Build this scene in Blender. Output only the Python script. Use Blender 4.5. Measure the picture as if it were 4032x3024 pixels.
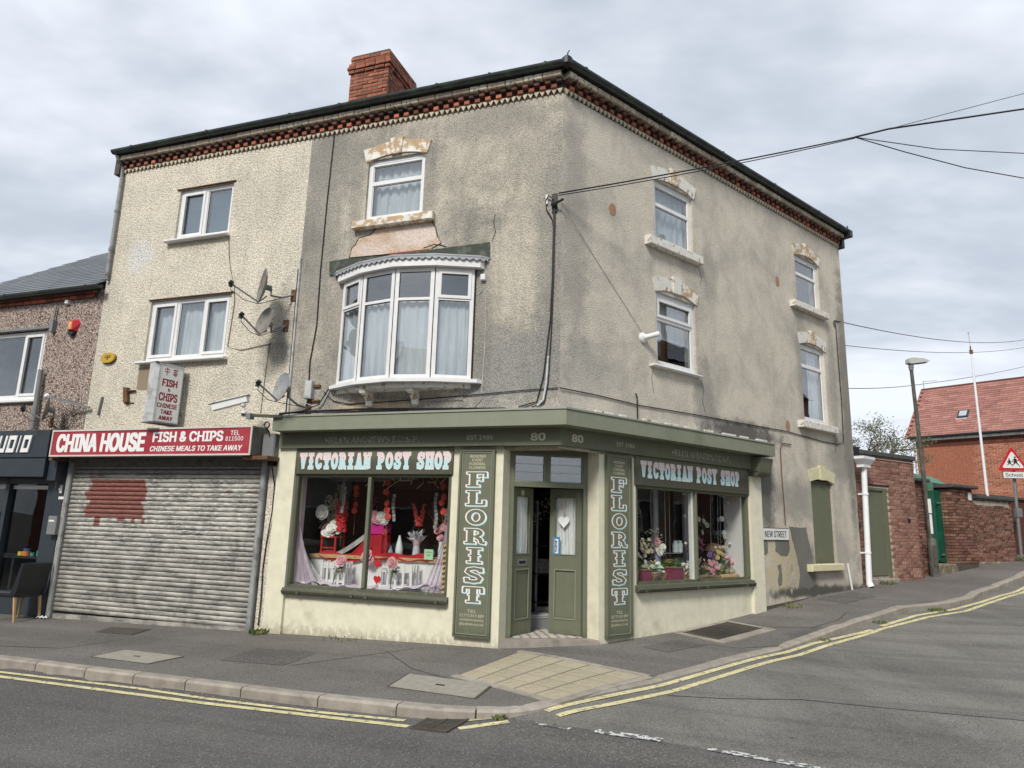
import bpy, bmesh, math, random
from mathutils import Vector, Matrix, noise as mnoise
rnd = random.Random(7)
sc = bpy.context.scene
for o in list(bpy.data.objects):
    bpy.data.objects.remove(o)
COL = sc.collection
R = math.radians

# ---------------------------------------------------------------- camera
cam_d = bpy.data.cameras.new('camera')
cam_d.sensor_width = 36.0
cam_d.lens = 36.0 * 2690.0 / 4032.0
cam_d.clip_start = 0.1
cam_d.clip_end = 2000
cam = bpy.data.objects.new('camera', cam_d)
COL.objects.link(cam)
pitch, roll = R(11.59), R(-1.589)
fwd = Vector((0, math.cos(pitch), math.sin(pitch)))
right = Vector((1, 0, 0))
down = fwd.cross(right)
r2 = right * math.cos(roll) + down * math.sin(roll)
d2 = down * math.cos(roll) - right * math.sin(roll)
cam.matrix_world = Matrix(((r2.x, -d2.x, -fwd.x, 0), (r2.y, -d2.y, -fwd.y, 0), (r2.z, -d2.z, -fwd.z, 1.6), (0, 0, 0, 1)))
sc.camera = cam

# ---------------------------------------------------------------- sun, sky, exposure
SUNV = Vector((0.40, 1.0, -1.0)).normalized()      # direction the light travels
sun_d = bpy.data.lights.new('sun', 'SUN')
sun_d.energy = 2.3
sun_d.angle = R(14)
sun_d.color = (1.0, 0.955, 0.88)
sun = bpy.data.objects.new('sun', sun_d)
sun.rotation_euler = SUNV.to_track_quat('-Z', 'Y').to_euler()
sun.location = (-10, -20, 30)
COL.objects.link(sun)
world = bpy.data.worlds.new('World')
sc.world = world
world.use_nodes = True
wn = world.node_tree
wn.nodes.clear()

def N(nt, typ, ins=None, **pr):
    n = nt.nodes.new(typ)
    for k, v in pr.items():
        setattr(n, k, v)
    for k, v in (ins or {}).items():
        s = n.inputs[k]
        if isinstance(v, bpy.types.NodeSocket):
            nt.links.new(v, s)
        else:
            s.default_value = v
    return n

def mth(nt, op, a, b=0.0, c=0.0, clamp=False):
    return N(nt, 'ShaderNodeMath', {0: a, 1: b, 2: c}, operation=op, use_clamp=clamp).outputs[0]

def rgb(c):
    return (c[0], c[1], c[2], 1.0)

def mix(nt, fac, a, b, bt='MIX'):
    n = nt.nodes.new('ShaderNodeMix')
    n.data_type = 'RGBA'
    n.blend_type = bt
    for i, v in ((0, fac), (6, a), (7, b)):
        if isinstance(v, bpy.types.NodeSocket):
            nt.links.new(v, n.inputs[i])
        else:
            n.inputs[i].default_value = v if i == 0 else (rgb(v) if len(v) == 3 else v)
    return n.outputs[2]

def mrange(nt, v, a, b, c=0.0, d=1.0, smooth=True):
    n = N(nt, 'ShaderNodeMapRange', {0: v, 1: a, 2: b, 3: c, 4: d})
    n.interpolation_type = 'SMOOTHSTEP' if smooth else 'LINEAR'
    return n.outputs[0]

def nz(nt, vec, scale, detail=4.0, rough=0.55, dist=0.0):
    return N(nt, 'ShaderNodeTexNoise', {'Vector': vec, 'Scale': scale, 'Detail': detail, 'Roughness': rough, 'Distortion': dist}).outputs[0]

def vscale(nt, vec, s, loc=(0, 0, 0)):
    return N(nt, 'ShaderNodeMapping', {'Vector': vec, 'Scale': s, 'Location': loc}).outputs[0]

# overcast sky: the Nishita sky seen faintly through a broken layer of cloud at one height
sky = N(wn, 'ShaderNodeTexSky', sky_type='NISHITA', sun_disc=False, sun_elevation=R(42.9), sun_rotation=R(201.8))
tc = N(wn, 'ShaderNodeTexCoord')
sep = N(wn, 'ShaderNodeSeparateXYZ', {0: tc.outputs['Generated']})
zz = mth(wn, 'ADD', mth(wn, 'MAXIMUM', sep.outputs[2], 0.0), 0.22)
cl = N(wn, 'ShaderNodeCombineXYZ', {0: mth(wn, 'DIVIDE', sep.outputs[0], zz), 1: mth(wn, 'DIVIDE', sep.outputs[1], zz), 2: 0.3})
c1 = nz(wn, vscale(wn, cl.outputs[0], (0.85, 1.25, 1), (3.1, 1.7, 0)), 1.25, 5.0, 0.52, 0.25)
c2 = nz(wn, vscale(wn, cl.outputs[0], (1.0, 1.4, 1), (7.1, 4.2, 0)), 3.2, 4.0, 0.5, 0.2)
c3 = nz(wn, vscale(wn, cl.outputs[0], (1.3, 2.2, 1), (1.1, 9.2, 0)), 7.5, 5.0, 0.55, 0.3)
cs = mth(wn, 'ADD', mth(wn, 'ADD', mth(wn, 'MULTIPLY', c1, 0.68), mth(wn, 'MULTIPLY', c2, 0.25)), mth(wn, 'MULTIPLY', c3, 0.07))
cf = mrange(wn, cs, 0.38, 0.62)
cloud = mix(wn, cf, (4.1, 4.55, 5.2), (6.9, 7.2, 7.8))
low = mrange(wn, sep.outputs[2], -0.02, 0.30, 1.0, 0.0)
cloud = mix(wn, mth(wn, 'MULTIPLY', low, 0.25), cloud, (5.2, 5.7, 6.3))
col = mix(wn, 0.95, sky.outputs[0], cloud)
bg = N(wn, 'ShaderNodeBackground', {'Color': col, 'Strength': 0.102})
wo = N(wn, 'ShaderNodeOutputWorld', {'Surface': bg.outputs[0]})
vs_ = sc.view_settings
vs_.view_transform = 'Standard'
vs_.look = 'None'
vs_.gamma = 1.0
vs_.use_curve_mapping = False
vs_.exposure = 0.48
sc.display_settings.display_device = 'sRGB'
sc.cycles.max_bounces = 6
sc.cycles.transparent_max_bounces = 16
sc.cycles.caustics_reflective = False
sc.cycles.caustics_refractive = False

# ---------------------------------------------------------------- frames: (s along a wall, d out of it, z up)
class Frame:
    def __init__(self, o, ds, dn, sg):
        self.o = Vector((o[0], o[1], 0)); self.ds = Vector((ds[0], ds[1], 0)); self.dn = Vector((dn[0], dn[1], 0)); self.sg = sg
        x = self.ds * sg
        self.m = Matrix(((x.x, dn[0], 0, 0), (x.y, dn[1], 0, 0), (0, 0, 1, 0), (0, 0, 0, 1)))
    def P(self, s, d, z=0.0):
        return self.o + self.ds * s + self.dn * d + Vector((0, 0, z))
    def mat(self, at):
        m = self.m.copy(); m.translation = self.P(*at); return m
C0 = (0.68193, 9.6)
FL = Frame(C0, (-0.94322, 0.33216), (-0.33216, -0.94322), 1)
FR = Frame(C0, (0.77660, 0.63000), (0.63000, -0.77660), -1)
FB = Frame((7.6356, 15.4728), (0.85264, 0.52250), (0.52250, -0.85264), -1)
FH = Frame((17.64, 30.0), (0.62115, -0.78369), (-0.78369, -0.62115), -1)
_p = FL.P(0.82, 0)
FD = Frame((_p.x, _p.y), (0.98533, 0.17064), (0.17064, -0.98533), -1)
FW = Frame((0, 0), (1, 0), (0, 1), 1)

# ---------------------------------------------------------------- mesh builder
class MB:
    def __init__(self):
        self.v = []; self.f = []; self.mi = []; self.cur = 0
    def add(self, vs, fs):
        b = len(self.v)
        self.v += [tuple(p) for p in vs]
        for f in fs:
            self.f.append(tuple(b + i for i in f)); self.mi.append(self.cur)
        return self
    def box(self, s0, s1, d0, d1, z0, z1):
        v = [(s, d, z) for z in (z0, z1) for d in (d0, d1) for s in (s0, s1)]
        return self.add(v, [(0, 1, 3, 2), (4, 6, 7, 5), (0, 4, 5, 1), (2, 3, 7, 6), (0, 2, 6, 4), (1, 5, 7, 3)])
    def bbox(self, s0, s1, d0, d1, z0, z1, c=0.01):
        # box with chamfered outer (d1) edges
        o = [(s0, z0), (s1, z0), (s1, z1), (s0, z1)]
        i = [(s0 + c, z0 + c), (s1 - c, z0 + c), (s1 - c, z1 - c), (s0 + c, z1 - c)]
        v = [(a, d0, b) for a, b in o] + [(a, d1 - c, b) for a, b in o] + [(a, d1, b) for a, b in i]
        fs = [(0, 1, 2, 3), (8, 9, 10, 11)]
        for k in range(4):
            j = (k + 1) % 4
            fs += [(k, j, 4 + j, 4 + k), (4 + k, 4 + j, 8 + j, 8 + k)]
        return self.add(v, fs)
    def prism(self, pts, ax, a, b):
        # pts 2D polygon; ax = extrusion axis: 'd': (s,z), 's': (d,z), 'z': (s,d)
        def p3(p, t):
            return (p[0], t, p[1]) if ax == 'd' else (t, p[0], p[1]) if ax == 's' else (p[0], p[1], t)
        n = len(pts)
        v = [p3(p, a) for p in pts] + [p3(p, b) for p in pts]
        return self.add(v, [tuple(range(n)), tuple(range(2 * n - 1, n - 1, -1))] + [(i, (i + 1) % n, n + (i + 1) % n, n + i) for i in range(n)])
    def strip2(self, A, B, ax, a, b):
        # solid between two polylines A (top) and B (bottom) of equal length
        for i in range(len(A) - 1):
            self.prism([A[i], A[i + 1], B[i + 1], B[i]], ax, a, b)
        return self
    def quad(self, a, b, c, d):
        return self.add([a, b, c, d], [(0, 1, 2, 3)])
    def tube(self, pts, r, n=8, cap=True, r1=None):
        pts = [Vector(p) for p in pts]
        b = len(self.v); m = len(pts)
        up = Vector((0, 0, 1))
        for i, p in enumerate(pts):
            t = (pts[min(i + 1, m - 1)] - pts[max(i - 1, 0)]).normalized()
            ref = up if abs(t.dot(up)) < 0.95 else Vector((1, 0, 0))
            x = t.cross(ref).normalized(); y = t.cross(x)
            rr = r if r1 is None else r + (r1 - r) * i / (m - 1)
            for k in range(n):
                a = 2 * math.pi * k / n
                self.v.append(tuple(p + x * (rr * math.cos(a)) + y * (rr * math.sin(a))))
        for i in range(m - 1):
            for k in range(n):
                j = (k + 1) % n
                self.f.append((b + i * n + k, b + i * n + j, b + (i + 1) * n + j, b + (i + 1) * n + k)); self.mi.append(self.cur)
        if cap:
            self.f.append(tuple(b + k for k in range(n))); self.mi.append(self.cur)
            self.f.append(tuple(b + (m - 1) * n + k for k in range(n))); self.mi.append(self.cur)
        return self
    def lathe(self, c, prof, n=12, axis=None):
        # prof [(r, h)], around axis through c
        ax = Vector(axis or (0, 0, 1)).normalized()
        ref = Vector((1, 0, 0)) if abs(ax.x) < 0.9 else Vector((0, 1, 0))
        x = ax.cross(ref).normalized(); y = ax.cross(x); c = Vector(c)
        b = len(self.v)
        for r, hgt in prof:
            for k in range(n):
                a = 2 * math.pi * k / n
                self.v.append(tuple(c + ax * hgt + x * (r * math.cos(a)) + y * (r * math.sin(a))))
        for i in range(len(prof) - 1):
            for k in range(n):
                j = (k + 1) % n
                self.f.append((b + i * n + k, b + i * n + j, b + (i + 1) * n + j, b + (i + 1) * n + k)); self.mi.append(self.cur)
        for i in (0, len(prof) - 1):
            if prof[i][0] > 1e-4:
                self.f.append(tuple(b + i * n + k for k in range(n))); self.mi.append(self.cur)
        return self
    def ball(self, c, r, n=8, m=5, sq=(1, 1, 1), jit=0.0):
        b = len(self.v)
        for i in range(m + 1):
            t = math.pi * i / m
            for k in range(n):
                a = 2 * math.pi * k / n
                q = r * (1 + (rnd.uniform(-jit, jit) if 0 < i < m else 0))
                self.v.append((c[0] + q * math.sin(t) * math.cos(a) * sq[0], c[1] + q * math.sin(t) * math.sin(a) * sq[1], c[2] + q * math.cos(t) * sq[2]))
        for i in range(m):
            for k in range(n):
                j = (k + 1) % n
                self.f.append((b + i * n + k, b + i * n + j, b + (i + 1) * n + j, b + (i + 1) * n + k)); self.mi.append(self.cur)
        return self
    def rose(self, c, r, out=(0, 1, 0.3)):
        # a flower head of cupped petals round a ball
        c = Vector(c); o = Vector(out).normalized()
        ref = Vector((1, 0, 0)) if abs(o.x) < 0.8 else Vector((0, 0, 1))
        x = o.cross(ref).normalized(); y = o.cross(x)
        self.ball(c, r * 0.42, 6, 4, jit=0.1)
        for ring, (k, tilt, rr) in enumerate(((5, 1.15, 0.62), (7, 0.75, 0.85), (8, 0.3, 1.0))):
            for i in range(k):
                a = 2 * math.pi * (i + 0.5 * ring) / k + rnd.uniform(-.15, .15)
                dr = x * math.cos(a) + y * math.sin(a)
                sd = o.cross(dr)
                w = r * rr * 0.5 * rnd.uniform(.85, 1.15)
                p0 = c + dr * r * 0.15
                p1 = p0 + (dr * math.cos(tilt) + o * math.sin(tilt)) * r * rr * 0.6
                p2 = p1 + (dr * math.cos(tilt - .5) + o * math.sin(tilt - .5)) * r * rr * 0.35
                self.add([p0 - sd * w * .3, p0 + sd * w * .3, p1 + sd * w, p2 + sd * w * .5, p2 - sd * w * .5, p1 - sd * w], [(0, 1, 2, 5), (5, 2, 3, 4)])
        return self
    def leaf(self, c, L, w, dr=None):
        d = Vector(dr or (rnd.uniform(-1, 1), rnd.uniform(-1, 1), rnd.uniform(-.4, 1))).normalized()
        s = d.cross(Vector((rnd.uniform(-1, 1), rnd.uniform(-1, 1), rnd.uniform(-1, 1)))).normalized()
        c = Vector(c)
        return self.add([c, c + d * L * .5 + s * w, c + d * L, c + d * L * .5 - s * w], [(0, 1, 2, 3)])
    def sheet(self, fn, nu, nv):
        b = len(self.v)
        for j in range(nv + 1):
            for i in range(nu + 1):
                self.v.append(tuple(fn(i / nu, j / nv)))
        for j in range(nv):
            for i in range(nu):
                a = b + j * (nu + 1) + i
                self.f.append((a, a + 1, a + nu + 2, a + nu + 1)); self.mi.append(self.cur)
        return self

def mesh_of(mb, mats, fr, at, smooth=False, recalc=True, name='mesh'):
    me = bpy.data.meshes.new(name)
    sg = fr.sg
    me.from_pydata([((p[0] - at[0]) * sg, p[1] - at[1], p[2] - at[2]) for p in mb.v], [], mb.f)
    if not isinstance(mats, (list, tuple)):
        mats = [mats]
    for m in mats:
        me.materials.append(m)
    if len(mats) > 1:
        me.polygons.foreach_set('material_index', mb.mi)
    if recalc:
        bm = bmesh.new(); bm.from_mesh(me)
        bmesh.ops.recalc_face_normals(bm, faces=bm.faces)
        bm.to_mesh(me); bm.free()
    if smooth:
        me.shade_smooth()
        me.set_sharp_from_angle(angle=R(38))
    me.update()
    return me

WM = {}   # world matrices of the empties and parts, by object name
def _link(name, data, world_m, parent=None):
    o = bpy.data.objects.new(name, data)
    COL.objects.link(o)
    if parent is not None:
        o.parent = parent
        o.matrix_basis = WM[parent.name].inverted() @ world_m
    else:
        o.matrix_basis = world_m
    WM[o.name] = world_m.copy()
    return o

class Thing:
    def __init__(self, fr, name, label, cat, at, group=None):
        self.fr = fr; self.at = at
        self.ob = _link(name, None, fr.mat(at))
        self.ob.empty_display_size = 0.2
        self.ob['label'] = label; self.ob['category'] = cat
        if group: self.ob['group'] = group
    def part(self, name, mb, mat, parent=None, smooth=False, fr=None, at=None, label=None, kind=None, recalc=True):
        fr = fr or self.fr
        if at is None:
            at = self.at if fr is self.fr else (0, 0, 0)
        me = mb if isinstance(mb, bpy.types.Mesh) else mesh_of(mb, mat, fr, at, smooth, recalc, name)
        o = _link(name, me, fr.mat(at), parent or self.ob)
        if label: o['label'] = label
        if kind: o['kind'] = kind
        return o
    def inst(self, name, me, at, parent=None, fr=None, rotz=0.0, kind=None, tilt=None):
        fr = fr or self.fr
        m = fr.mat(at)
        if rotz: m = m @ Matrix.Rotation(rotz, 4, 'Z')
        if tilt is not None: m = m @ tilt
        o = _link(name, me, m, parent or self.ob)
        if kind: o['kind'] = kind
        return o

def solo(fr, name, label, cat, mb, mat, at=(0, 0, 0), group=None, smooth=False, kind=None, recalc=True):
    o = _link(name, mesh_of(mb, mat, fr, at, smooth, recalc, name), fr.mat(at))
    if kind:
        o['kind'] = kind
    if label: o['label'] = label
    if cat: o['category'] = cat
    if group: o['group'] = group
    return o
def struct(fr, name, mb, mat, at=(0, 0, 0), smooth=False, recalc=True):
    return solo(fr, name, None, None, mb, mat, at, smooth=smooth, kind='structure', recalc=recalc)

class Sub:
    """lets a structure object own parts"""
    def __init__(self, ob, fr): self.ob = ob; self.fr = fr; self.at = (0, 0, 0)
    part = Thing.part; inst = Thing.inst

# ---------------------------------------------------------------- materials
def newmat(name):
    m = bpy.data.materials.new(name); m.use_nodes = True
    nt = m.node_tree
    bs = nt.nodes['Principled BSDF']
    return m, nt, bs
def coords(nt, ref=None):
    t = N(nt, 'ShaderNodeTexCoord')
    if ref is not None: t.object = ref
    return t.outputs['Object']
def setbump(nt, bs, hgt, strength, dist):
    b = N(nt, 'ShaderNodeBump', {'Height': hgt, 'Strength': strength, 'Distance': dist})
    nt.links.new(b.outputs[0], bs.inputs['Normal'])
def mat(name, c, rough=0.7, metal=0.0, var=0.12, vs=6.0, c2=None, c2s=3.0, c2t=(0.5, 0.62), bump=0.0, bs_=60.0, bd=0.004, orand=0.0, spec=0.35, emit=None, es=1.0, ohue=None):
    m, nt, bs = newmat(name)
    co = coords(nt)
    col = None
    base = rgb(c)
    n1 = nz(nt, co, vs, 5.0, 0.6)
    f = mrange(nt, n1, 0.3, 0.7, 1 - var, 1 + var, False)
    if c2 is not None:
        n2 = nz(nt, co, c2s, 6.0, 0.65)
        col = mix(nt, mrange(nt, n2, c2t[0], c2t[1]), c, c2)
    else:
        r = N(nt, 'ShaderNodeRGB'); r.outputs[0].default_value = base; col = r.outputs[0]
    if orand or ohue:
        oi = N(nt, 'ShaderNodeObjectInfo').outputs['Random']
        if ohue: col = mix(nt, oi, col, ohue)
        wn_ = N(nt, 'ShaderNodeTexWhiteNoise', {'W': mth(nt, 'MULTIPLY', oi, 77.3)}, noise_dimensions='1D').outputs[0]
        f = mth(nt, 'MULTIPLY', f, mrange(nt, wn_, 0, 1, 1 - orand, 1 + orand, False))
    vm = N(nt, 'ShaderNodeVectorMath', {0: col}, operation='SCALE')
    nt.links.new(f, vm.inputs['Scale'])
    nt.links.new(vm.outputs[0], bs.inputs['Base Color'])
    bs.inputs['Roughness'].default_value = rough
    bs.inputs['Metallic'].default_value = metal
    bs.inputs['Specular IOR Level'].default_value = spec
    if bump:
        setbump(nt, bs, nz(nt, co, bs_, 4.0, 0.6), bump, bd)
    if emit:
        bs.inputs['Emission Color'].default_value = rgb(emit); bs.inputs['Emission Strength'].default_value = es
    return m

def render_wall(name, base, dark, sg, grain=0.25, gscale=38.0, bump=0.9, bd=0.012, blobs=(), mott=0.6, streak=0.5, fleck=None, ms=0.9):
    """rough-cast render: grain, mottling, vertical weathering and stains at given places (s, z, rs, rz, amount, colour)"""
    m, nt, bs = newmat(name)
    co = coords(nt)
    n1 = nz(nt, co, ms, 10.0, 0.70, 0.3)
    n1b = nz(nt, vscale(nt, co, (2.2, 1, 0.35)), 1.7, 6.0, 0.62)
    f = mth(nt, 'MULTIPLY', mrange(nt, n1, 0.38, 0.68), mott)
    f = mth(nt, 'ADD', f, mth(nt, 'MULTIPLY', mrange(nt, n1b, 0.45, 0.72), streak), clamp=True)
    col = mix(nt, f, base, dark)
    sp = N(nt, 'ShaderNodeSeparateXYZ', {0: co})
    wob = nz(nt, co, 3.2, 9.0, 0.76)
    for (s, z, rs, rz, amt, cc) in blobs:
        dx = mth(nt, 'DIVIDE', mth(nt, 'SUBTRACT', sp.outputs[0], s * sg), rs)
        dz = mth(nt, 'DIVIDE', mth(nt, 'SUBTRACT', sp.outputs[2], z), rz)
        q = mth(nt, 'SQRT', mth(nt, 'ADD', mth(nt, 'MULTIPLY', dx, dx), mth(nt, 'MULTIPLY', dz, dz)))
        q = mth(nt, 'ADD', q, mth(nt, 'SUBTRACT', mth(nt, 'MULTIPLY', mth(nt, 'SUBTRACT', wob, 0.5), 2.2), 0.22))
        hard = 0.12 if amt > 0.93 else 0.75
        fac = mth(nt, 'MULTIPLY', mrange(nt, q, 1.0, 1.0 - hard), min(amt * 1.25, 1.0))
        col = mix(nt, fac, col, cc)
    g1 = nz(nt, co, gscale, 3.0, 0.7)
    g2 = N(nt, 'ShaderNodeTexVoronoi', {'Vector': co, 'Scale': gscale * 1.4}, feature='F1')
    gf = mrange(nt, mth(nt, 'ADD', g1, mth(nt, 'MULTIPLY', g2.outputs[0], 0.35)), 0.42, 0.85, 1 + grain, 1 - grain, False)
    if fleck is not None:
        wnz = N(nt, 'ShaderNodeTexWhiteNoise', {'Vector': g2.outputs['Position']}, noise_dimensions='3D')
        for (lo, hi, cc) in fleck:
            ff = mth(nt, 'MULTIPLY', mth(nt, 'GREATER_THAN', wnz.outputs[0], lo), mth(nt, 'LESS_THAN', wnz.outputs[0], hi))
            col = mix(nt, ff, col, cc)
    vm = N(nt, 'ShaderNodeVectorMath', {0: col}, operation='SCALE')
    nt.links.new(gf, vm.inputs['Scale'])
    nt.links.new(vm.outputs[0], bs.inputs['Base Color'])
    bs.inputs['Roughness'].default_value = 0.95
    bs.inputs['Specular IOR Level'].default_value = 0.15
    hh = mth(nt, 'SUBTRACT', g1, mth(nt, 'MULTIPLY', g2.outputs[0], 0.5))
    setbump(nt, bs, hh, bump, bd)
    return m

def glassmat(name, tint=(0.9, 0.93, 0.93), refl=1.0, rough=0.0, mn=0.05):
    m = bpy.data.materials.new(name); m.use_nodes = True
    nt = m.node_tree; nt.nodes.clear()
    out = N(nt, 'ShaderNodeOutputMaterial')
    ge = N(nt, 'ShaderNodeNewGeometry')
    dt = N(nt, 'ShaderNodeVectorMath', {0: ge.outputs['Normal'], 1: ge.outputs['Incoming']}, operation='DOT_PRODUCT').outputs['Value']
    fr = mth(nt, 'ADD', .04, mth(nt, 'MULTIPLY', .96, mth(nt, 'POWER', mth(nt, 'SUBTRACT', 1.0, mth(nt, 'ABSOLUTE', dt), clamp=True), 5.0)))
    fac = mth(nt, 'ADD', mth(nt, 'MULTIPLY', fr, refl), mn, clamp=True)
    co = coords(nt)
    bmp = N(nt, 'ShaderNodeBump', {'Height': nz(nt, co, 1.6, 2.0), 'Strength': 0.05, 'Distance': 0.05})
    tr = N(nt, 'ShaderNodeBsdfTransparent', {0: rgb(tint)})
    gl = N(nt, 'ShaderNodeBsdfGlossy', {'Color': (1, 1, 1, 1), 'Roughness': rough, 'Normal': bmp.outputs[0]})
    mx = N(nt, 'ShaderNodeMixShader', {0: fac, 1: tr.outputs[0], 2: gl.outputs[0]})
    nt.links.new(mx.outputs[0], out.inputs[0])
    return m
def clothmat(name, c, trans=0.3, var=0.15):
    m = bpy.data.materials.new(name); m.use_nodes = True
    nt = m.node_tree; nt.nodes.clear()
    out = N(nt, 'ShaderNodeOutputMaterial')
    co = coords(nt)
    f = mrange(nt, nz(nt, vscale(nt, co, (6, 6, 0.6)), 3.0, 4.0), 0.3, 0.7, 1 - var, 1 + var, False)
    vm = N(nt, 'ShaderNodeVectorMath', {0: rgb(c)[:3]}, operation='SCALE'); nt.links.new(f, vm.inputs['Scale'])
    df = N(nt, 'ShaderNodeBsdfDiffuse', {0: vm.outputs[0]})
    tl = N(nt, 'ShaderNodeBsdfTranslucent', {0: vm.outputs[0]})
    a = N(nt, 'ShaderNodeMixShader', {0: 0.12, 1: df.outputs[0], 2: tl.outputs[0]})
    tr = N(nt, 'ShaderNodeBsdfTransparent')
    b = N(nt, 'ShaderNodeMixShader', {0: trans, 1: a.outputs[0], 2: tr.outputs[0]})
    nt.links.new(b.outputs[0], out.inputs[0])
    return m

# ---------------------------------------------------------------- wall with openings, bricks, text
def wall(mb, s0, s1, z0, z1, holes, d=0.0, thick=0.25, top=True, ends=True, base=None):
    ss = sorted({s0, s1} | {h[0] for h in holes} | {h[1] for h in holes})
    zs = sorted({z0, z1} | {h[2] for h in holes} | {h[3] for h in holes})
    ss = [s for s in ss if s0 <= s <= s1]; zs = [z for z in zs if z0 <= z <= z1]
    def inh(s, z):
        return any(h[0] < s < h[1] and h[2] < z < h[3] for h in holes)
    for i in range(len(ss) - 1):
        for j in range(len(zs) - 1):
            if not inh((ss[i] + ss[i + 1]) / 2, (zs[j] + zs[j + 1]) / 2):
                mb.quad((ss[i], d, zs[j]), (ss[i + 1], d, zs[j]), (ss[i + 1], d, zs[j + 1]), (ss[i], d, zs[j + 1]))
    b = d - thick
    for a0, a1, b0, b1 in holes:
        mb.quad((a0, d, b0), (a0, b, b0), (a0, b, b1), (a0, d, b1))
        mb.quad((a1, d, b0), (a1, b, b0), (a1, b, b1), (a1, d, b1))
        mb.quad((a0, d, b0), (a1, d, b0), (a1, b, b0), (a0, b, b0))
        mb.quad((a0, d, b1), (a1, d, b1), (a1, b, b1), (a0, b, b1))
    if ends:
        for s in (s0, s1):
            mb.quad((s, d, z0), (s, b, z0), (s, b, z1), (s, d, z1))
    if top:
        for z in (z0, z1):
            mb.quad((s0, d, z), (s1, d, z), (s1, b, z), (s0, b, z))
    return mb

_bm = {}
def brick_mesh(L, H, D, m, key, ax='s'):
    k = (round(L, 3), round(H, 3), round(D, 3), key, ax)
    if k not in _bm:
        mb = MB()
        if ax == 's': mb.bbox(-L / 2, L / 2, -D, 0, -H / 2, H / 2, 0.005)
        else:
            t = MB().bbox(-L / 2, L / 2, -D, 0, -H / 2, H / 2, 0.005)
            mb.v = [(p[1], p[0], p[2]) for p in t.v]; mb.f = t.f; mb.mi = t.mi
        _bm[k] = mesh_of(mb, m, FW, (0, 0, 0), name='brick')
    return _bm[k]

def bricks(T, parent, m, fr, s0, s1, z0, z1, d, holes=(), H=0.065, L=0.215, J=0.010, D=0.05, limit=300, key='k', ax='s', pos=0.0, rough=0.003, near=0.0, skew=0.0, zfun=None, flip=1):
    """bricks laid in courses on the plane d (ax 's') or on the plane s=pos (ax 'd', s0..s1 then run along d)"""
    items = []
    row = 0
    z = z0
    while z + H * 0.6 <= z1:
        zc = z + H / 2
        s = s0 - (0 if row % 2 else (L + J) / 2)
        while s < s1:
            a, b = max(s, s0), min(s + L, s1)
            if b - a > 0.04:
                c = (a + b) / 2
                if not any(h[0] - .02 < c < h[1] + .02 and h[2] - .02 < zc < h[3] + .02 for h in holes) and (zfun is None or zc > zfun(c)):
                    for h in holes:
                        if h[2] < zc < h[3]:
                            if a < h[0] < b: b = h[0]
                            if a < h[1] < b: a = h[1]
                    if b - a > 0.03:
                        items.append(((a + b) / 2, zc, round(b - a, 2)))
            s += L + J
        z += H + J; row += 1
    items.sort(key=lambda t: abs(t[0] - near))
    rest = MB()
    for i, (c, zc, w) in enumerate(items):
        off = rnd.uniform(-rough, rough)
        if i < limit:
            me = brick_mesh(w, H, D, m, key + str(flip), ax)
            if ax == 's': T.inst('brick', me, (c, d + off, zc), parent, fr)
            else: T.inst('brick', me, (pos + off, c, zc), parent, fr, rotz=math.pi if flip < 0 else 0)
        else:
            if ax == 's': rest.bbox(c - w / 2, c + w / 2, d - D, d + off, zc - H / 2, zc + H / 2, 0.005)
            else: rest.box(pos - D if flip > 0 else pos, pos if flip > 0 else pos + D, c - w / 2, c + w / 2, zc - H / 2, zc + H / 2)
    if rest.v:
        T.part('brick_courses', rest, m, parent, fr=fr, at=(0, 0, 0), kind='stuff')
    return len(items)

# Blender's own bundled grotesque, when the build has it
import os
FONT = None
try:
    _fp = os.path.join(bpy.utils.system_resource('DATAFILES'), 'fonts', 'Inter.woff2')
    if os.path.exists(_fp): FONT = bpy.data.fonts.load(_fp)
except Exception:
    FONT = None
def text_mb(s, size, bold=0.0, width=1.0, shear=0.0, spacing=1.0, thick=0.0, align='LEFT', fit=None, lh=1.0):
    cu = bpy.data.curves.new('t', 'FONT')
    cu.body = s; cu.size = size; cu.offset = bold; cu.shear = shear; cu.space_character = spacing; cu.extrude = thick
    if FONT is not None: cu.font = FONT
    cu.resolution_u = 3; cu.space_line = lh
    cu.align_x = align
    ob = bpy.data.objects.new('t', cu); COL.objects.link(ob)
    dg = bpy.context.evaluated_depsgraph_get(); dg.update()
    me = bpy.data.meshes.new_from_object(ob.evaluated_get(dg))
    vs = [tuple(v.co) for v in me.vertices]; fs = [tuple(p.vertices) for p in me.polygons]
    bpy.data.objects.remove(ob); bpy.data.curves.remove(cu); bpy.data.meshes.remove(me)
    x0 = min(v[0] for v in vs); x1 = max(v[0] for v in vs); y0 = min(v[1] for v in vs); y1 = max(v[1] for v in vs)
    return vs, fs, (x0, x1, y0, y1)
def put_text(mb, fr, txt, sL, sR, z0, z1, d, bold=0.0, shear=0.0, thick=0.002, lh=1.0, align='LEFT', spacing=1.0):
    """lettering filling the box from sL (where reading starts) to sR, z0..z1"""
    vs, fs, (x0, x1, y0, y1) = text_mb(txt, 1.0, 0.0, 1.0, shear, spacing, 0.0, align, lh=lh)
    ww, hh = x1 - x0 + 2 * bold, y1 - y0 + bold
    steps = [(0, 0)] if bold == 0 else [(-1, -.5), (-1, .5), (0, -.5), (0, .5), (1, -.5), (1, .5)]
    for k, (ox, oy) in enumerate(steps):      # heavier weight: overlapping strokes of paint, each a hair above the last
        out = []
        for v in vs:
            u = (v[0] - x0 + bold + ox * bold) / ww; w = (v[1] - y0 + .5 * bold + oy * bold) / hh
            out.append((sL + (sR - sL) * u, d + .0002 * k, z0 + (z1 - z0) * w))
        mb.add(out, fs)
    return mb

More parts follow.
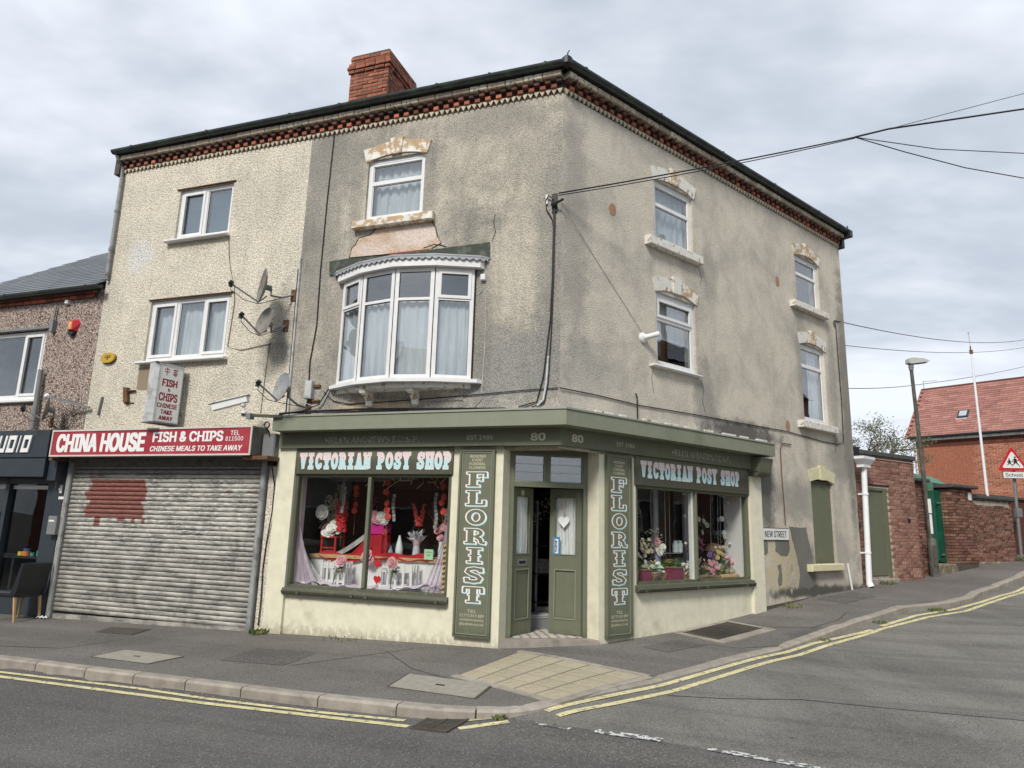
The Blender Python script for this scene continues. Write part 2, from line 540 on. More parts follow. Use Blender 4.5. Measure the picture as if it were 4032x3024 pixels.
# slab-serif show-card letters made of strokes in a 0.8 x 1 cell
def _arc(cx, cy, rx, ry, a0, a1, n=12):
    return [(cx + rx * math.cos(R(a0 + (a1 - a0) * i / n)), cy + ry * math.sin(R(a0 + (a1 - a0) * i / n))) for i in range(n + 1)]
GL = {
 'I': [([(.4, .05), (.4, .95)], .26), ([(.12, .06), (.68, .06)], .12), ([(.12, .94), (.68, .94)], .12), ([(.2, .5), (.6, .5)], .10)],
 'L': [([(.25, .05), (.25, .95)], .26), ([(.0, .06), (.72, .06)], .13), ([(.0, .94), (.5, .94)], .12), ([(.7, .03), (.7, .36)], .13), ([(.1, .5), (.4, .5)], .1)],
 'F': [([(.25, .05), (.25, .95)], .26), ([(.0, .06), (.5, .06)], .12), ([(.0, .94), (.76, .94)], .13), ([(.72, .97), (.72, .66)], .12), ([(.25, .52), (.58, .52)], .1), ([(.56, .64), (.56, .4)], .09)],
 'O': [(_arc(.4, .5, .27, .41, 0, 360, 20), .2)],
 'C': [(_arc(.42, .5, .29, .41, 40, 320, 16), .2), ([(.68, .98), (.68, .66)], .1), ([(.68, .3), (.68, .12)], .08)],
 'T': [([(.4, .05), (.4, .95)], .26), ([(.04, .93), (.76, .93)], .14), ([(.07, .95), (.07, .62)], .12), ([(.73, .95), (.73, .62)], .12), ([(.15, .06), (.65, .06)], .12), ([(.22, .5), (.58, .5)], .09)],
 'R': [([(.22, .05), (.22, .95)], .25), ([(.0, .06), (.42, .06)], .12), ([(.0, .94), (.45, .94)], .12), (_arc(.42, .72, .2, .2, 90, -90, 8), .16), ([(.22, .5), (.45, .5)], .1), ([(.42, .5), (.6, .3), (.64, .08), (.8, .06)], .18)],
 'P': [([(.24, .05), (.24, .95)], .25), ([(.0, .06), (.48, .06)], .12), ([(.0, .94), (.45, .94)], .12), (_arc(.42, .7, .22, .22, 90, -90, 8), .17), ([(.22, .47), (.45, .47)], .1)],
 'S': [([(.68, .72), (.6, .88), (.4, .93), (.2, .86), (.16, .7), (.3, .56), (.52, .46), (.64, .3), (.58, .13), (.38, .07), (.18, .12), (.12, .28)], .19), ([(.7, .97), (.7, .68)], .08), ([(.1, .32), (.1, .03)], .08)],
 'V': [([(.2, .95), (.42, .06)], .24), ([(.66, .95), (.45, .06)], .12), ([(0, .94), (.42, .94)], .12), ([(.5, .94), (.82, .94)], .12)],
 'Y': [([(.16, .95), (.4, .48)], .23), ([(.68, .95), (.42, .48)], .12), ([(.4, .5), (.4, .05)], .24), ([(0, .94), (.36, .94)], .12), ([(.5, .94), (.82, .94)], .12), ([(.18, .06), (.62, .06)], .12)],
 'A': [([(.14, .05), (.38, .96)], .12), ([(.38, .96), (.62, .05)], .24), ([(.2, .34), (.56, .34)], .1), ([(0, .06), (.3, .06)], .12), ([(.44, .06), (.82, .06)], .12)],
 'N': [([(.16, .05), (.16, .95)], .12), ([(.66, .05), (.66, .95)], .12), ([(.16, .93), (.64, .07)], .24), ([(0, .06), (.34, .06)], .12), ([(0, .94), (.26, .94)], .12), ([(.48, .94), (.82, .94)], .12)],
 'H': [([(.18, .05), (.18, .95)], .23), ([(.64, .05), (.64, .95)], .23), ([(.2, .5), (.62, .5)], .12), ([(0, .06), (.36, .06)], .12), ([(0, .94), (.36, .94)], .12), ([(.46, .06), (.82, .06)], .12), ([(.46, .94), (.82, .94)], .12)],
}
def ribbon(mb, pts, w, fn, d0, d1):
    n = len(pts)
    closed = abs(pts[0][0] - pts[-1][0]) < 1e-6 and abs(pts[0][1] - pts[-1][1]) < 1e-6
    L_, R_ = [], []
    for i in range(n):
        a = pts[i - 1] if i > 0 else (pts[-2] if closed else pts[0])
        b = pts[i + 1] if i < n - 1 else (pts[1] if closed else pts[-1])
        tx, ty = b[0] - a[0], b[1] - a[1]; l = math.hypot(tx, ty) or 1
        nx, ny = -ty / l * w / 2, tx / l * w / 2
        L_.append(fn(pts[i][0] + nx, pts[i][1] + ny)); R_.append(fn(pts[i][0] - nx, pts[i][1] - ny))
    v = []
    for i in range(n):
        for q in (L_[i], R_[i]):
            v.append((q[0], d1, q[1]))
    mb.add(v, [(2 * i, 2 * i + 2, 2 * i + 3, 2 * i + 1) for i in range(n - 1)])
def slab_text(mb, txt, sL, sR, z0, z1, d, e=0.0, dx=0.0, dz=0.0, gap=0.12, vert=False, ww=0.82):
    """e = extra half-width of every stroke in metres; d = distance from the board"""
    H = (z1 - z0)
    k = 0
    if not vert:
        units = sum(0.62 if c == ' ' else ww + gap for c in txt) - gap
        sc_ = (sR - sL) / units
    x = 0.0
    for c in txt:
        if c == ' ':
            x += 0.62; continue
        for pts, w in GL[c]:
            if vert: ax, az, ux, uz = sL, z0, (sR - sL) / 0.8, H
            else: ax, az, ux, uz = sL + x * sc_, z0, sc_, H
            fn = lambda u, v: (ax + u * ux + dx, az + v * uz + dz)
            au = abs(ux); ee = e / ((au + uz) / 2)
            p = list(pts)
            if ee and not (abs(p[0][0] - p[-1][0]) < 1e-6 and abs(p[0][1] - p[-1][1]) < 1e-6):
                for i0, i1 in ((0, 1), (-1, -2)):
                    q0, q1 = p[i0], p[i1]; l = math.hypot(q0[0] - q1[0], q0[1] - q1[1])
                    p[i0] = (q0[0] + (q0[0] - q1[0]) / l * ee, q0[1] + (q0[1] - q1[1]) / l * ee)
            ribbon(mb, p, w + 2 * ee, fn, d, d + 0.00018 * (k % 6)); k += 1
        x += ww + gap
    return mb
# ---------------------------------------------------------------- shared materials
M_ = {}
M_['white'] = mat('white_upvc', (.76, .76, .75), .35, var=.06, c2=(.62, .61, .57), c2s=2.5, c2t=(.6, .8))
M_['whitepaint'] = mat('white_peeling_paint', (.72, .70, .64), .8, var=.1, c2=(.36, .25, .14), c2s=9, c2t=(.56, .60), bump=.5, bs_=30)
M_['stonepeel'] = mat('sandstone_with_flaking_paint', (.50, .36, .22), .85, var=.15, c2=(.72, .70, .63), c2s=7, c2t=(.47, .52), bump=.5, bs_=30)
M_['creampaint'] = mat('cream_masonry_paint', (.73, .70, .54), .85, var=.08, c2=(.56, .53, .36), c2s=1.8, c2t=(.55, .8), bump=.25, bs_=45)
M_['cream_stone'] = mat('cream_painted_stone', (.66, .62, .40), .8, var=.1, c2=(.45, .40, .28), c2s=9, c2t=(.6, .68), bump=.4, bs_=30)
M_['green'] = mat('olive_green_paint', (.150, .160, .108), .55, var=.07, c2=(.145, .16, .10), c2s=3, c2t=(.5, .8))
M_['green_l'] = mat('sage_green_paint', (.235, .25, .185), .5, var=.06, c2=(.17, .19, .13), c2s=1.5, c2t=(.5, .75))
M_['dkgreenboard'] = mat('weathered_dark_green_board', (.055, .065, .05), .8, var=.25, vs=3, c2=(.09, .10, .08), c2s=6, bump=.2)
M_['lead'] = mat('grey_lead', (.36, .37, .38), .55, var=.2, vs=4)
M_['black'] = mat('black_plastic', (.018, .02, .022), .45, var=.2)
M_['gutter'] = mat('black_gutter_with_algae', (.035, .044, .042), .35, var=.3, c2=(.05, .075, .05), c2s=3, c2t=(.5, .7), spec=.5)
M_['brickred'] = mat('red_brick', (.42, .135, .08), .9, var=.25, vs=20, orand=.4, ohue=(.15, .055, .04), c2=(.05, .035, .03), c2s=11, c2t=(.55, .66), bump=.5, bs_=80)
M_['brickdark'] = mat('dark_red_brick', (.16, .055, .04), .9, var=.25, vs=20, orand=.3, bump=.5, bs_=80)
M_['brickchim'] = mat('chimney_orange_brick', (.46, .155, .08), .9, var=.35, vs=12, orand=.35, ohue=(.26, .09, .055), c2=(.05, .04, .032), c2s=6, c2t=(.42, .60), bump=.6, bs_=70)
M_['brickbrown'] = mat('brown_facing_brick', (.33, .185, .14), .9, var=.25, vs=18, orand=.25, ohue=(.23, .105, .08), c2=(.40, .29, .17), c2s=1.2, c2t=(.55, .8), bump=.5, bs_=70)
M_['brickold'] = mat('old_weathered_brick', (.25, .13, .095), .95, var=.3, vs=14, orand=.4, ohue=(.15, .065, .05), c2=(.36, .28, .15), c2s=1.6, c2t=(.5, .7), bump=.8, bs_=50)
M_['brickorange'] = mat('bright_orange_brick', (.46, .185, .11), .9, var=.2, vs=14, orand=.25, ohue=(.34, .12, .07), c2=(.40, .13, .08), c2s=30, c2t=(.45, .6))
M_['sootbrick'] = mat('soot_blackened_brick', (.20, .078, .055), .9, var=.4, vs=20, orand=.5, ohue=(.05, .04, .035), bump=.5, bs_=80)
M_['mortar'] = mat('lime_mortar', (.50, .43, .34), .95, var=.2, bump=.4)
M_['mortardk'] = mat('dark_joint', (.10, .085, .07), .95, var=.2)
M_['toothcream'] = mat('cream_painted_dogtooth_brick', (.52, .46, .34), .85, var=.15, vs=8, orand=.12, c2=(.34, .28, .18), c2s=5, c2t=(.55, .65))
M_['bandcream'] = mat('flaking_white_corbel_stone', (.66, .60, .47), .85, var=.15, vs=8, orand=.2, ohue=(.42, .33, .24), c2=(.10, .07, .06), c2s=5, c2t=(.56, .64))
M_['coping'] = mat('dark_concrete_coping', (.085, .085, .085), .9, var=.2, bump=.4)
M_['slate'] = mat('grey_slate', (.115, .125, .14), .55, var=.2, vs=10, orand=.22)
M_['redtile'] = mat('red_clay_roof_tile', (.38, .185, .15), .85, var=.2, vs=2, orand=.16, ohue=(.29, .13, .11), c2=(.22, .14, .11), c2s=6, c2t=(.58, .75))
M_['anthracite'] = mat('anthracite_panel', (.030, .040, .050), .45, var=.1, spec=.5)
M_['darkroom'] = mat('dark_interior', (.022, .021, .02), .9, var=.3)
M_['darkroom2'] = mat('dim_interior_fittings', (.06, .045, .035), .8, var=.4)
M_['glass'] = glassmat('window_glass', (.88, .91, .92), 1.2, 0.0, .09)
M_['shopglass'] = glassmat('shop_glass', (.97, .98, .97), .75, 0.0, .0)
M_['net'] = clothmat('net_curtain', (.90, .91, .91), .07)
M_['metal'] = mat('galvanised_steel', (.33, .34, .34), .5, .6, var=.15)
M_['greypaint'] = mat('grey_painted_metal', (.20, .21, .21), .55, var=.12)
M_['dish'] = mat('grey_dish_enamel', (.30, .31, .32), .5, var=.15, c2=(.22, .21, .19), c2s=4)
M_['dishold'] = mat('weathered_dish_enamel', (.23, .215, .19), .6, var=.2, c2=(.15, .13, .11), c2s=5)
M_['rust'] = mat('rusty_steel', (.14, .075, .04), .9, var=.4, vs=20)
M_['wood'] = mat('pale_wood', (.52, .34, .16), .6, var=.15)
M_['yellowline'] = mat('yellow_road_paint', (.62, .56, .31), .8, var=.15, vs=5, c2=(.22, .21, .18), c2s=16, c2t=(.54, .62), bump=.3)
M_['whiteline'] = mat('worn_white_road_paint', (.58, .58, .55), .8, var=.1, c2=(.12, .12, .12), c2s=18, c2t=(.45, .52), bump=.3)
M_['kerb'] = mat('concrete_kerb', (.33, .295, .25), .9, var=.2, vs=5, orand=.08, c2=(.18, .165, .145), c2s=3, c2t=(.5, .75), bump=.8, bs_=90)
M_['concrete'] = mat('concrete_cover', (.30, .28, .235), .9, var=.15, vs=10, bump=.6, bs_=90)
M_['iron'] = mat('cast_iron', (.095, .085, .07), .7, .3, var=.3, vs=12)
M_['buff'] = mat('buff_blister_slab', (.38, .335, .245), .9, var=.15, vs=4, orand=.06, c2=(.26, .22, .14), c2s=5, c2t=(.5, .75), bump=.4)
M_['grass'] = mat('weed_green', (.09, .13, .035), .8, var=.4, c2=(.20, .18, .07), c2s=9)
M_['leafy'] = mat('spring_leaf', (.15, .17, .075), .7, var=.3)
M_['bark'] = mat('grey_bark', (.14, .12, .10), .9, var=.3)
M_['signwhite'] = mat('white_sign_face', (.76, .76, .74), .45, var=.04)
M_['inkblack'] = mat('black_lettering', (.02, .02, .02), .6)
M_['inkwhite'] = mat('white_lettering', (.82, .82, .81), .5, var=.03)
M_['inkred'] = mat('dark_red_lettering', (.27, .022, .035), .5)
M_['inkcream'] = mat('cream_lettering', (.60, .56, .42), .6)
M_['inkgrey'] = mat('faded_grey_lettering', (.42, .43, .38), .6, c2=(.13, .15, .09), c2s=30, c2t=(.5, .55))
M_['trirred'] = mat('sign_red', (.52, .02, .03), .45)

def weather(m, z0, z1, dirt, thr=(.46, .60), sc_=7.0, amt=.9, spots=None):
    nt = m.node_tree; bs = nt.nodes['Principled BSDF']
    src = bs.inputs['Base Color'].links[0].from_socket
    co = coords(nt); sp = N(nt, 'ShaderNodeSeparateXYZ', {0: co})
    f = mrange(nt, sp.outputs[2], z0, z1, 1.0, 0.0)
    n = mrange(nt, mth(nt, 'ADD', nz(nt, vscale(nt, co, (1, 1, .6)), sc_, 8, .72), mth(nt, 'MULTIPLY', f, .16)), thr[0], thr[1])
    c = mix(nt, mth(nt, 'MULTIPLY', mth(nt, 'MULTIPLY', n, f), amt), src, dirt)
    if spots:
        v = nz(nt, co, 26.0, 6, .8)
        c = mix(nt, mth(nt, 'MULTIPLY', mrange(nt, v, spots[0], spots[0] + .03), spots[1]), c, spots[2])
    nt.links.new(c, bs.inputs['Base Color'])
weather(M_['creampaint'], -.15, .16, (.30, .27, .19), (.50, .66), 11.0, .65, spots=(.70, .7, (.36, .33, .24)))
weather(M_['green'], -.1, .2, (.07, .07, .05), spots=(.715, .55, (.26, .27, .20)))

def asphalt(name, base, two=None, bump=.7, patch=None):
    m, nt, bs = newmat(name)
    co = coords(nt)
    col = mix(nt, mrange(nt, nz(nt, co, .55, 6, .62), .38, .66), base, tuple(c * 1.28 for c in base))
    if two is not None:
        # the side street is surfaced with an older, paler asphalt beyond the joint along its give-way line
        (ax, ay, nx, ny), c2 = two
        sp = N(nt, 'ShaderNodeSeparateXYZ', {0: co})
        dd = mth(nt, 'ADD', mth(nt, 'MULTIPLY', mth(nt, 'SUBTRACT', sp.outputs[0], ax), nx), mth(nt, 'MULTIPLY', mth(nt, 'SUBTRACT', sp.outputs[1], ay), ny))
        dd = mth(nt, 'ADD', dd, mth(nt, 'MULTIPLY', mth(nt, 'SUBTRACT', nz(nt, co, 6, 4), .5), .12))
        c2n = mix(nt, mrange(nt, nz(nt, vscale(nt, co, (1, .35, 1)), .9, 6, .65), .4, .66), c2, tuple(c * .74 for c in c2))
        col = mix(nt, mrange(nt, dd, -.01, .03), col, c2n)
        worn = mrange(nt, mth(nt, 'ABSOLUTE', mth(nt, 'ADD', dd, .35)), .0, .45, .55, 0.0)
        col = mix(nt, mth(nt, 'MULTIPLY', worn, mrange(nt, nz(nt, co, 22, 4, .7), .42, .62)), col, (.17, .165, .15))
    if patch:
        for px_, py_, pr, pc, pa in patch:
            dv = N(nt, 'ShaderNodeVectorMath', {0: co, 1: (px_, py_, 0)}, operation='SUBTRACT').outputs[0]
            dv = vscale(nt, dv, (1, 1, 0))
            ln = N(nt, 'ShaderNodeVectorMath', {0: dv}, operation='LENGTH').outputs['Value']
            ln = mth(nt, 'ADD', ln, mth(nt, 'MULTIPLY', mth(nt, 'SUBTRACT', nz(nt, co, 3.5, 5, .6), .5), pr * 1.4))
            col = mix(nt, mth(nt, 'MULTIPLY', mrange(nt, ln, pr, pr * .3), pa), col, pc)
    gum = N(nt, 'ShaderNodeTexVoronoi', {'Vector': vscale(nt, co, (1, 1, 0)), 'Scale': 2.6}, feature='F1')
    gr_ = N(nt, 'ShaderNodeTexWhiteNoise', {'Vector': gum.outputs['Position']}, noise_dimensions='3D').outputs[0]
    gf_ = mth(nt, 'MULTIPLY', mth(nt, 'LESS_THAN', gum.outputs[0], mrange(nt, gr_, 0, 1, .02, .07, False)), mth(nt, 'GREATER_THAN', gr_, .5))
    col = mix(nt, mth(nt, 'MULTIPLY', gf_, .55), col, tuple(c * .45 for c in base))
    tw2 = N(nt, 'ShaderNodeMapping', {'Vector': co, 'Rotation': (0, 0, R(19.4)), 'Scale': (1, 1, 1)}).outputs[0]
    tw2 = nz(nt, vscale(nt, tw2, (.06, 1.1, 1)), 1.5, 5, .6)
    col = mix(nt, mth(nt, 'MULTIPLY', mrange(nt, tw2, .45, .62), .38), col, tuple(c * .68 for c in base))
    oil = mrange(nt, nz(nt, co, 1.9, 6, .7), .62, .72)
    col = mix(nt, mth(nt, 'MULTIPLY', oil, .35), col, tuple(c * .5 for c in base))
    g = nz(nt, co, 110, 2, .6)
    g2 = N(nt, 'ShaderNodeTexVoronoi', {'Vector': co, 'Scale': 95.0}, feature='F1')
    wnz = N(nt, 'ShaderNodeTexWhiteNoise', {'Vector': g2.outputs['Position']}, noise_dimensions='3D').outputs[0]
    col = mix(nt, mth(nt, 'MULTIPLY', mth(nt, 'GREATER_THAN', wnz, .93), .55), col, (.30, .28, .25))
    col = mix(nt, mth(nt, 'MULTIPLY', mth(nt, 'LESS_THAN', wnz, .12), .5), col, (.02, .02, .02))
    vm = N(nt, 'ShaderNodeVectorMath', {0: col}, operation='SCALE')
    nt.links.new(mrange(nt, g, .3, .7, .78, 1.22, False), vm.inputs['Scale'])
    nt.links.new(vm.outputs[0], bs.inputs['Base Color'])
    bs.inputs['Roughness'].default_value = .88
    bs.inputs['Specular IOR Level'].default_value = .25
    setbump(nt, bs, mth(nt, 'SUBTRACT', g, g2.outputs[0]), bump, .006)
    return m

# ---------------------------------------------------------------- lie of the land
GS = [-1, 0, 1.6, 2.9, 5.1, 7, 9, 12, 14.4, 16.8, 19.3, 30, 60, 150]
GZ = [-.05, -.05, 0, .03, .2, .38, .47, .59, .84, 1.0, 1.08, 1.6, 2.8, 5]
def interp(x, X, Y):
    if x <= X[0]: return Y[0]
    for i in range(1, len(X)):
        if x <= X[i]: return Y[i - 1] + (Y[i] - Y[i - 1]) * (x - X[i - 1]) / (X[i] - X[i - 1])
    return Y[-1]
def loc(x, y):
    vx, vy = x - C0[0], y - C0[1]
    return (vx * FL.ds.x + vy * FL.ds.y, vx * FL.dn.x + vy * FL.dn.y, vx * FR.ds.x + vy * FR.ds.y, vx * FR.dn.x + vy * FR.dn.y)
def hp(x, y):
    sl, dl, sr, dr = loc(x, y)
    return interp(sr, GS, GZ) - .02 * min(max(sl, 0), 12) - .035 * min(max(dl, dr, 0), 2.55)
def ups(x, y):
    sl, dl, sr, dr = loc(x, y)
    if sr > 5.2: return .1
    if sr > 2.2: return .1 * (.2 + .8 * (sr - 2.2) / 3)
    if sr > -1.6: return .02
    return .1 * min(1, .2 + .8 * (-1.6 - sr) / 1.0)
def hr(x, y):
    return hp(x, y) - ups(x, y)
def on(fr, s, d, f=hp, lift=0.0):
    p = fr.P(s, d); return (p.x, p.y, f(p.x, p.y) + lift)

# road sheet
def axis_pts(a, b, step, far):
    v = []; x = a
    while x < b: v.append(x); x += step
    v.append(b)
    lo, hi, st = a, b, step
    while lo > -far: st *= 1.5; lo -= st; v.insert(0, lo)
    st = step
    while hi < far: st *= 1.5; hi += st; v.append(hi)
    return v
xs = axis_pts(-11, 20, .33, 500); ys = axis_pts(1, 28, .33, 500)
mb = MB()
def road_z(x, y):
    z = hr(x, y)
    sl, dl, sr, dr = loc(x, y)
    if dl < -.25 and dr < -.25: z -= .6
    elif dl < 2.45 and dr < 1.2: z -= .07
    return z
nx = len(xs)
mb.v = [(x, y, road_z(x, y)) for y in ys for x in xs]
for j in range(len(ys) - 1):
    for i in range(nx - 1):
        mb.f.append((j * nx + i, j * nx + i + 1, (j + 1) * nx + i + 1, (j + 1) * nx + i)); mb.mi.append(0)
_l = math.hypot(2.14, 1.22)
M_['road'] = asphalt('road_asphalt', (.108, .105, .100), ((.09, 6.97, 1.22 / _l, 2.14 / _l), (.215, .207, .188)),
                     patch=[(-1.6, 5.6, 1.1, (.14, .14, .135), .5), (3.4, 6.3, 1.3, (.09, .09, .09), .5)])
road = struct(FW, 'road', mb, M_['road'], smooth=True)

# pavement between the buildings and the kerb
def kw(fr, s, d): p = fr.P(s, d); return (p.x, p.y)
KERB = [kw(FL, 60, 2.55), kw(FL, 20, 2.55), kw(FL, 9, 2.57), kw(FL, 6.76, 2.56), kw(FL, 5.1, 2.67), kw(FL, 3.1, 2.77), kw(FL, 2.1, 2.84), kw(FL, 1.14, 2.86), (-.65, 7.05), (-.3, 6.985), (.06, 7.01), (.3, 7.12),
        (.68, 7.44), (1.58, 8.21), (2.64, 9.14), (2.97, 9.46), (4.14, 10.45), (4.85, 11.05), (5.45, 11.58), (5.91, 11.96), (6.53, 12.39), (7.27, 12.94), (8.02, 13.27), (8.52, 13.57), (9.33, 14.22), (9.93, 14.92), (11.31, 16.17), (12.35, 16.95), kw(FR, 20, 1.3), kw(FR, 60, 1.3)]
INNER = [kw(FL, 60, -.4), kw(FL, 20, -.4), kw(FL, 9, -.3), kw(FL, 6.9, -.3), kw(FL, 5.3, -.3), kw(FL, 3.5, -.3), kw(FL, 2.6, -.3), kw(FL, 1.9, -.3), kw(FL, 1.2, -.3), kw(FL, .8, -.6), kw(FL, .5, -.9), kw(FR, .4, -.9),
         kw(FR, .8, -.6), kw(FR, 1.2, -.3), kw(FR, 1.6, -.3), kw(FR, 2.0, -.3), kw(FR, 3.2, -.3), kw(FR, 4.1, -.3), kw(FR, 5.0, -.3), kw(FR, 5.5, -.3), kw(FR, 6.3, -.3), kw(FR, 7.2, -.3), kw(FR, 8.2, -.3), kw(FR, 8.8, -.4), kw(FB, .7, -.6), kw(FB, 1.6, -.6), kw(FB, 3.6, -1.0), kw(FB, 5.5, -1.0), kw(FR, 22, -2.5), kw(FR, 62, -2.5)]
mb = MB()
rows = []
for i in range(len(KERB) - 1):
    L = math.hypot(KERB[i + 1][0] - KERB[i][0], KERB[i + 1][1] - KERB[i][1])
    n = max(1, min(12, int(L / .35)))
    for k in range(n):
        t = k / n
        rows.append(((KERB[i][0] * (1 - t) + KERB[i + 1][0] * t, KERB[i][1] * (1 - t) + KERB[i + 1][1] * t), (INNER[i][0] * (1 - t) + INNER[i + 1][0] * t, INNER[i][1] * (1 - t) + INNER[i + 1][1] * t)))
NC = 12
for (k, q) in rows:
    for c in range(NC + 1):
        t = c / NC
        x = k[0] * (1 - t) + q[0] * t; y = k[1] * (1 - t) + q[1] * t
        mb.v.append((x, y, hp(x, y)))
for i in range(len(rows) - 1):
    for c in range(NC):
        a = i * (NC + 1) + c
        mb.f.append((a, a + 1, a + NC + 2, a + NC + 1)); mb.mi.append(0)
M_['pave'] = asphalt('pavement_asphalt', (.150, .139, .128), patch=[(4.9, 10.7, .9, (.075, .073, .07), .8), (4.2, 10.1, .6, (.10, .096, .09), .6), (5.3, 12.6, .7, (.22, .21, .19), .5), (3.0, 10.2, .9, (.17, .165, .155), .5), (-5.5, 10.9, .9, (.11, .10, .095), .5)])
pavement = struct(FW, 'pavement', mb, M_['pave'], smooth=True)

# kerb stones
def polyline_walk(pts, step):
    out = []; d = 0; nxt = 0
    for i in range(len(pts) - 1):
        a, b = pts[i], pts[i + 1]; L = math.hypot(b[0] - a[0], b[1] - a[1])
        while nxt <= d + L + 1e-9:
            t = (nxt - d) / L
            out.append((a[0] + (b[0] - a[0]) * t, a[1] + (b[1] - a[1]) * t)); nxt += step
        d += L
    return out
def offset(pts, off):
    out = []
    for i, p in enumerate(pts):
        a = pts[max(0, i - 1)]; b = pts[min(len(pts) - 1, i + 1)]
        tx, ty = b[0] - a[0], b[1] - a[1]; l = math.hypot(tx, ty) or 1
        out.append((p[0] - ty / l * off, p[1] + tx / l * off))
    return out
kb = MB()
kp = polyline_walk(KERB[1:-1], .3)
ko = offset(kp, -.01); ki = offset(kp, .13)       # the street lies on the right hand of this line
for i in range(len(kp) - 1):
    v = []
    for q, dz in ((ko, -.02), (ki, -.02)):
        for p in (q[i], q[i + 1]): v.append((p[0], p[1], hp(*p) + dz))
    for q in (ko, ki):
        for p in (q[i], q[i + 1]): v.append((p[0], p[1], hp(*p) - .3))
    kb.add(v, [(0, 1, 3, 2), (0, 1, 5, 4), (2, 3, 7, 6)])
kerb = struct(FW, 'kerb', kb, M_['mortardk'])
SK = Sub(kerb, FW)
ks = polyline_walk(KERB[1:-1], .1)
i = 0
def kerb_piece(pp):
    o = offset(pp, -.025); n = offset(pp, .125)
    mb = MB(); m = len(pp)
    prof = []
    for k in range(m):
        h0 = hp(*pp[k]); g0 = hr(*o[k]) - .06
        e = .022
        oo = (o[k][0] + (n[k][0] - o[k][0]) * .18, o[k][1] + (n[k][1] - o[k][1]) * .18)
        prof.append([(o[k][0], o[k][1], g0), (o[k][0], o[k][1], h0 + .004 - e), (oo[0], oo[1], h0 + .004), (n[k][0], n[k][1], h0 + .004), (n[k][0], n[k][1], h0 - .1)])
    for q in prof: mb.v += q
    for k in range(m - 1):
        for j in range(4):
            a = k * 5 + j
            mb.f.append((a, a + 1, a + 6, a + 5)); mb.mi.append(0)
    mb.f.append((0, 1, 2, 3, 4)); mb.mi.append(0)
    b = (m - 1) * 5
    mb.f.append((b, b + 1, b + 2, b + 3, b + 4)); mb.mi.append(0)
    return mb
while i < len(ks) - 3:
    n = 9 + (rnd.randint(-1, 1))
    pp = ks[i:i + n + 1]
    if len(pp) < 3: break
    # joint of 8 mm
    q = list(pp)
    def lerp(a, b, t): return (a[0] + (b[0] - a[0]) * t, a[1] + (b[1] - a[1]) * t)
    q[0] = lerp(q[0], q[1], .07); q[-1] = lerp(q[-1], q[-2], .07)
    SK.part('kerb_stone', kerb_piece(q), M_['kerb'], at=(q[0][0], q[0][1], 0), smooth=True)
    i += n

# road markings
def ground_strip(pts, w, f, lift, jag=.12, step=.12, gaps=()):
    p = polyline_walk(pts, step); mb = MB()
    a = offset(p, w / 2); b = offset(p, -w / 2)
    for i in range(len(p)):
        ja, jb = rnd.uniform(-jag, jag) * w, rnd.uniform(-jag, jag) * w
        n_ = (a[i][0] - b[i][0], a[i][1] - b[i][1])
        A = (a[i][0] + n_[0] * ja, a[i][1] + n_[1] * ja); B = (b[i][0] - n_[0] * jb, b[i][1] - n_[1] * jb)
        C = ((A[0] + B[0]) / 2, (A[1] + B[1]) / 2)
        for q in (A, C, B): mb.v.append((q[0], q[1], f(*q) + lift))
    for i in range(len(p) - 1):
        if any(g0 <= i * step <= g1 for g0, g1 in gaps): continue
        for k in range(2):
            t = i * 3 + k
            mb.f.append((t, t + 1, t + 4, t + 3)); mb.mi.append(0)
    return mb
def road_l(x, y): return road_z(x, y) if False else hr(x, y)
YI = [kw(FL, 40, 2.83), kw(FL, 12, 2.83), kw(FL, 6.3, 2.84), kw(FL, 4.05, 2.90), kw(FL, 2.98, 3.0), kw(FL, 1.52, 3.04), kw(FL, .53, 3.0)]
YO = [kw(FL, 40, 3.0), kw(FL, 12, 3.0), kw(FL, 6.1, 3.02), kw(FL, 2.84, 3.16), kw(FL, .47, 3.17)]
YI2 = [(-.36, 6.965), (-.15, 7.0), (.12, 7.06)]; YO2 = [(-.40, 6.73), (-.2, 6.8), (.08, 6.88)]
YR = [(.42, 7.12), (1.0, 7.55), (1.69, 8.12), (3.12, 9.42), (4.60, 10.72), (5.98, 11.69)]
YRb = [(6.25, 11.9), (7.2, 12.55), (8.30, 13.22), (9.4, 14.1), (10.5, 15.08), (11.75, 16.07), kw(FR, 20, 1.55), kw(FR, 40, 1.55)]
YRo = [(.52, 6.98), (1.1, 7.35), (1.75, 7.88), (3.30, 9.31), (4.72, 10.58), (6.16, 11.72), (8.45, 13.08), (9.6, 14.1), (10.6, 14.98), (11.55, 15.75), kw(FR, 20, 1.8), kw(FR, 40, 1.8)]
YLW = 'yellow_line'
for k, (pl, w) in enumerate(((YI, .07), (YO, .085), (YI2, .08), (YO2, .08), (YR, .085), (YRb, .085), (YRo, .085))):
    struct(FW, YLW, ground_strip(pl, w, hr, .006 , jag=.10 if k not in (0,) else .2), M_['yellowline'])
for pl, w in (([(.30, 6.80), (.63, 6.60)], .05), ([(.82, 6.54), (1.40, 6.24)], .10), ([(1.69, 6.07), (2.30, 5.73), (2.6, 5.56)], .10), ([(3.0, 5.33), (3.6, 4.99)], .10), ([(4.0, 4.76), (4.6, 4.42)], .10)):
    struct(FW, 'white_line', ground_strip(pl, w, hr, .006, jag=.18, step=.06), M_['whiteline'])
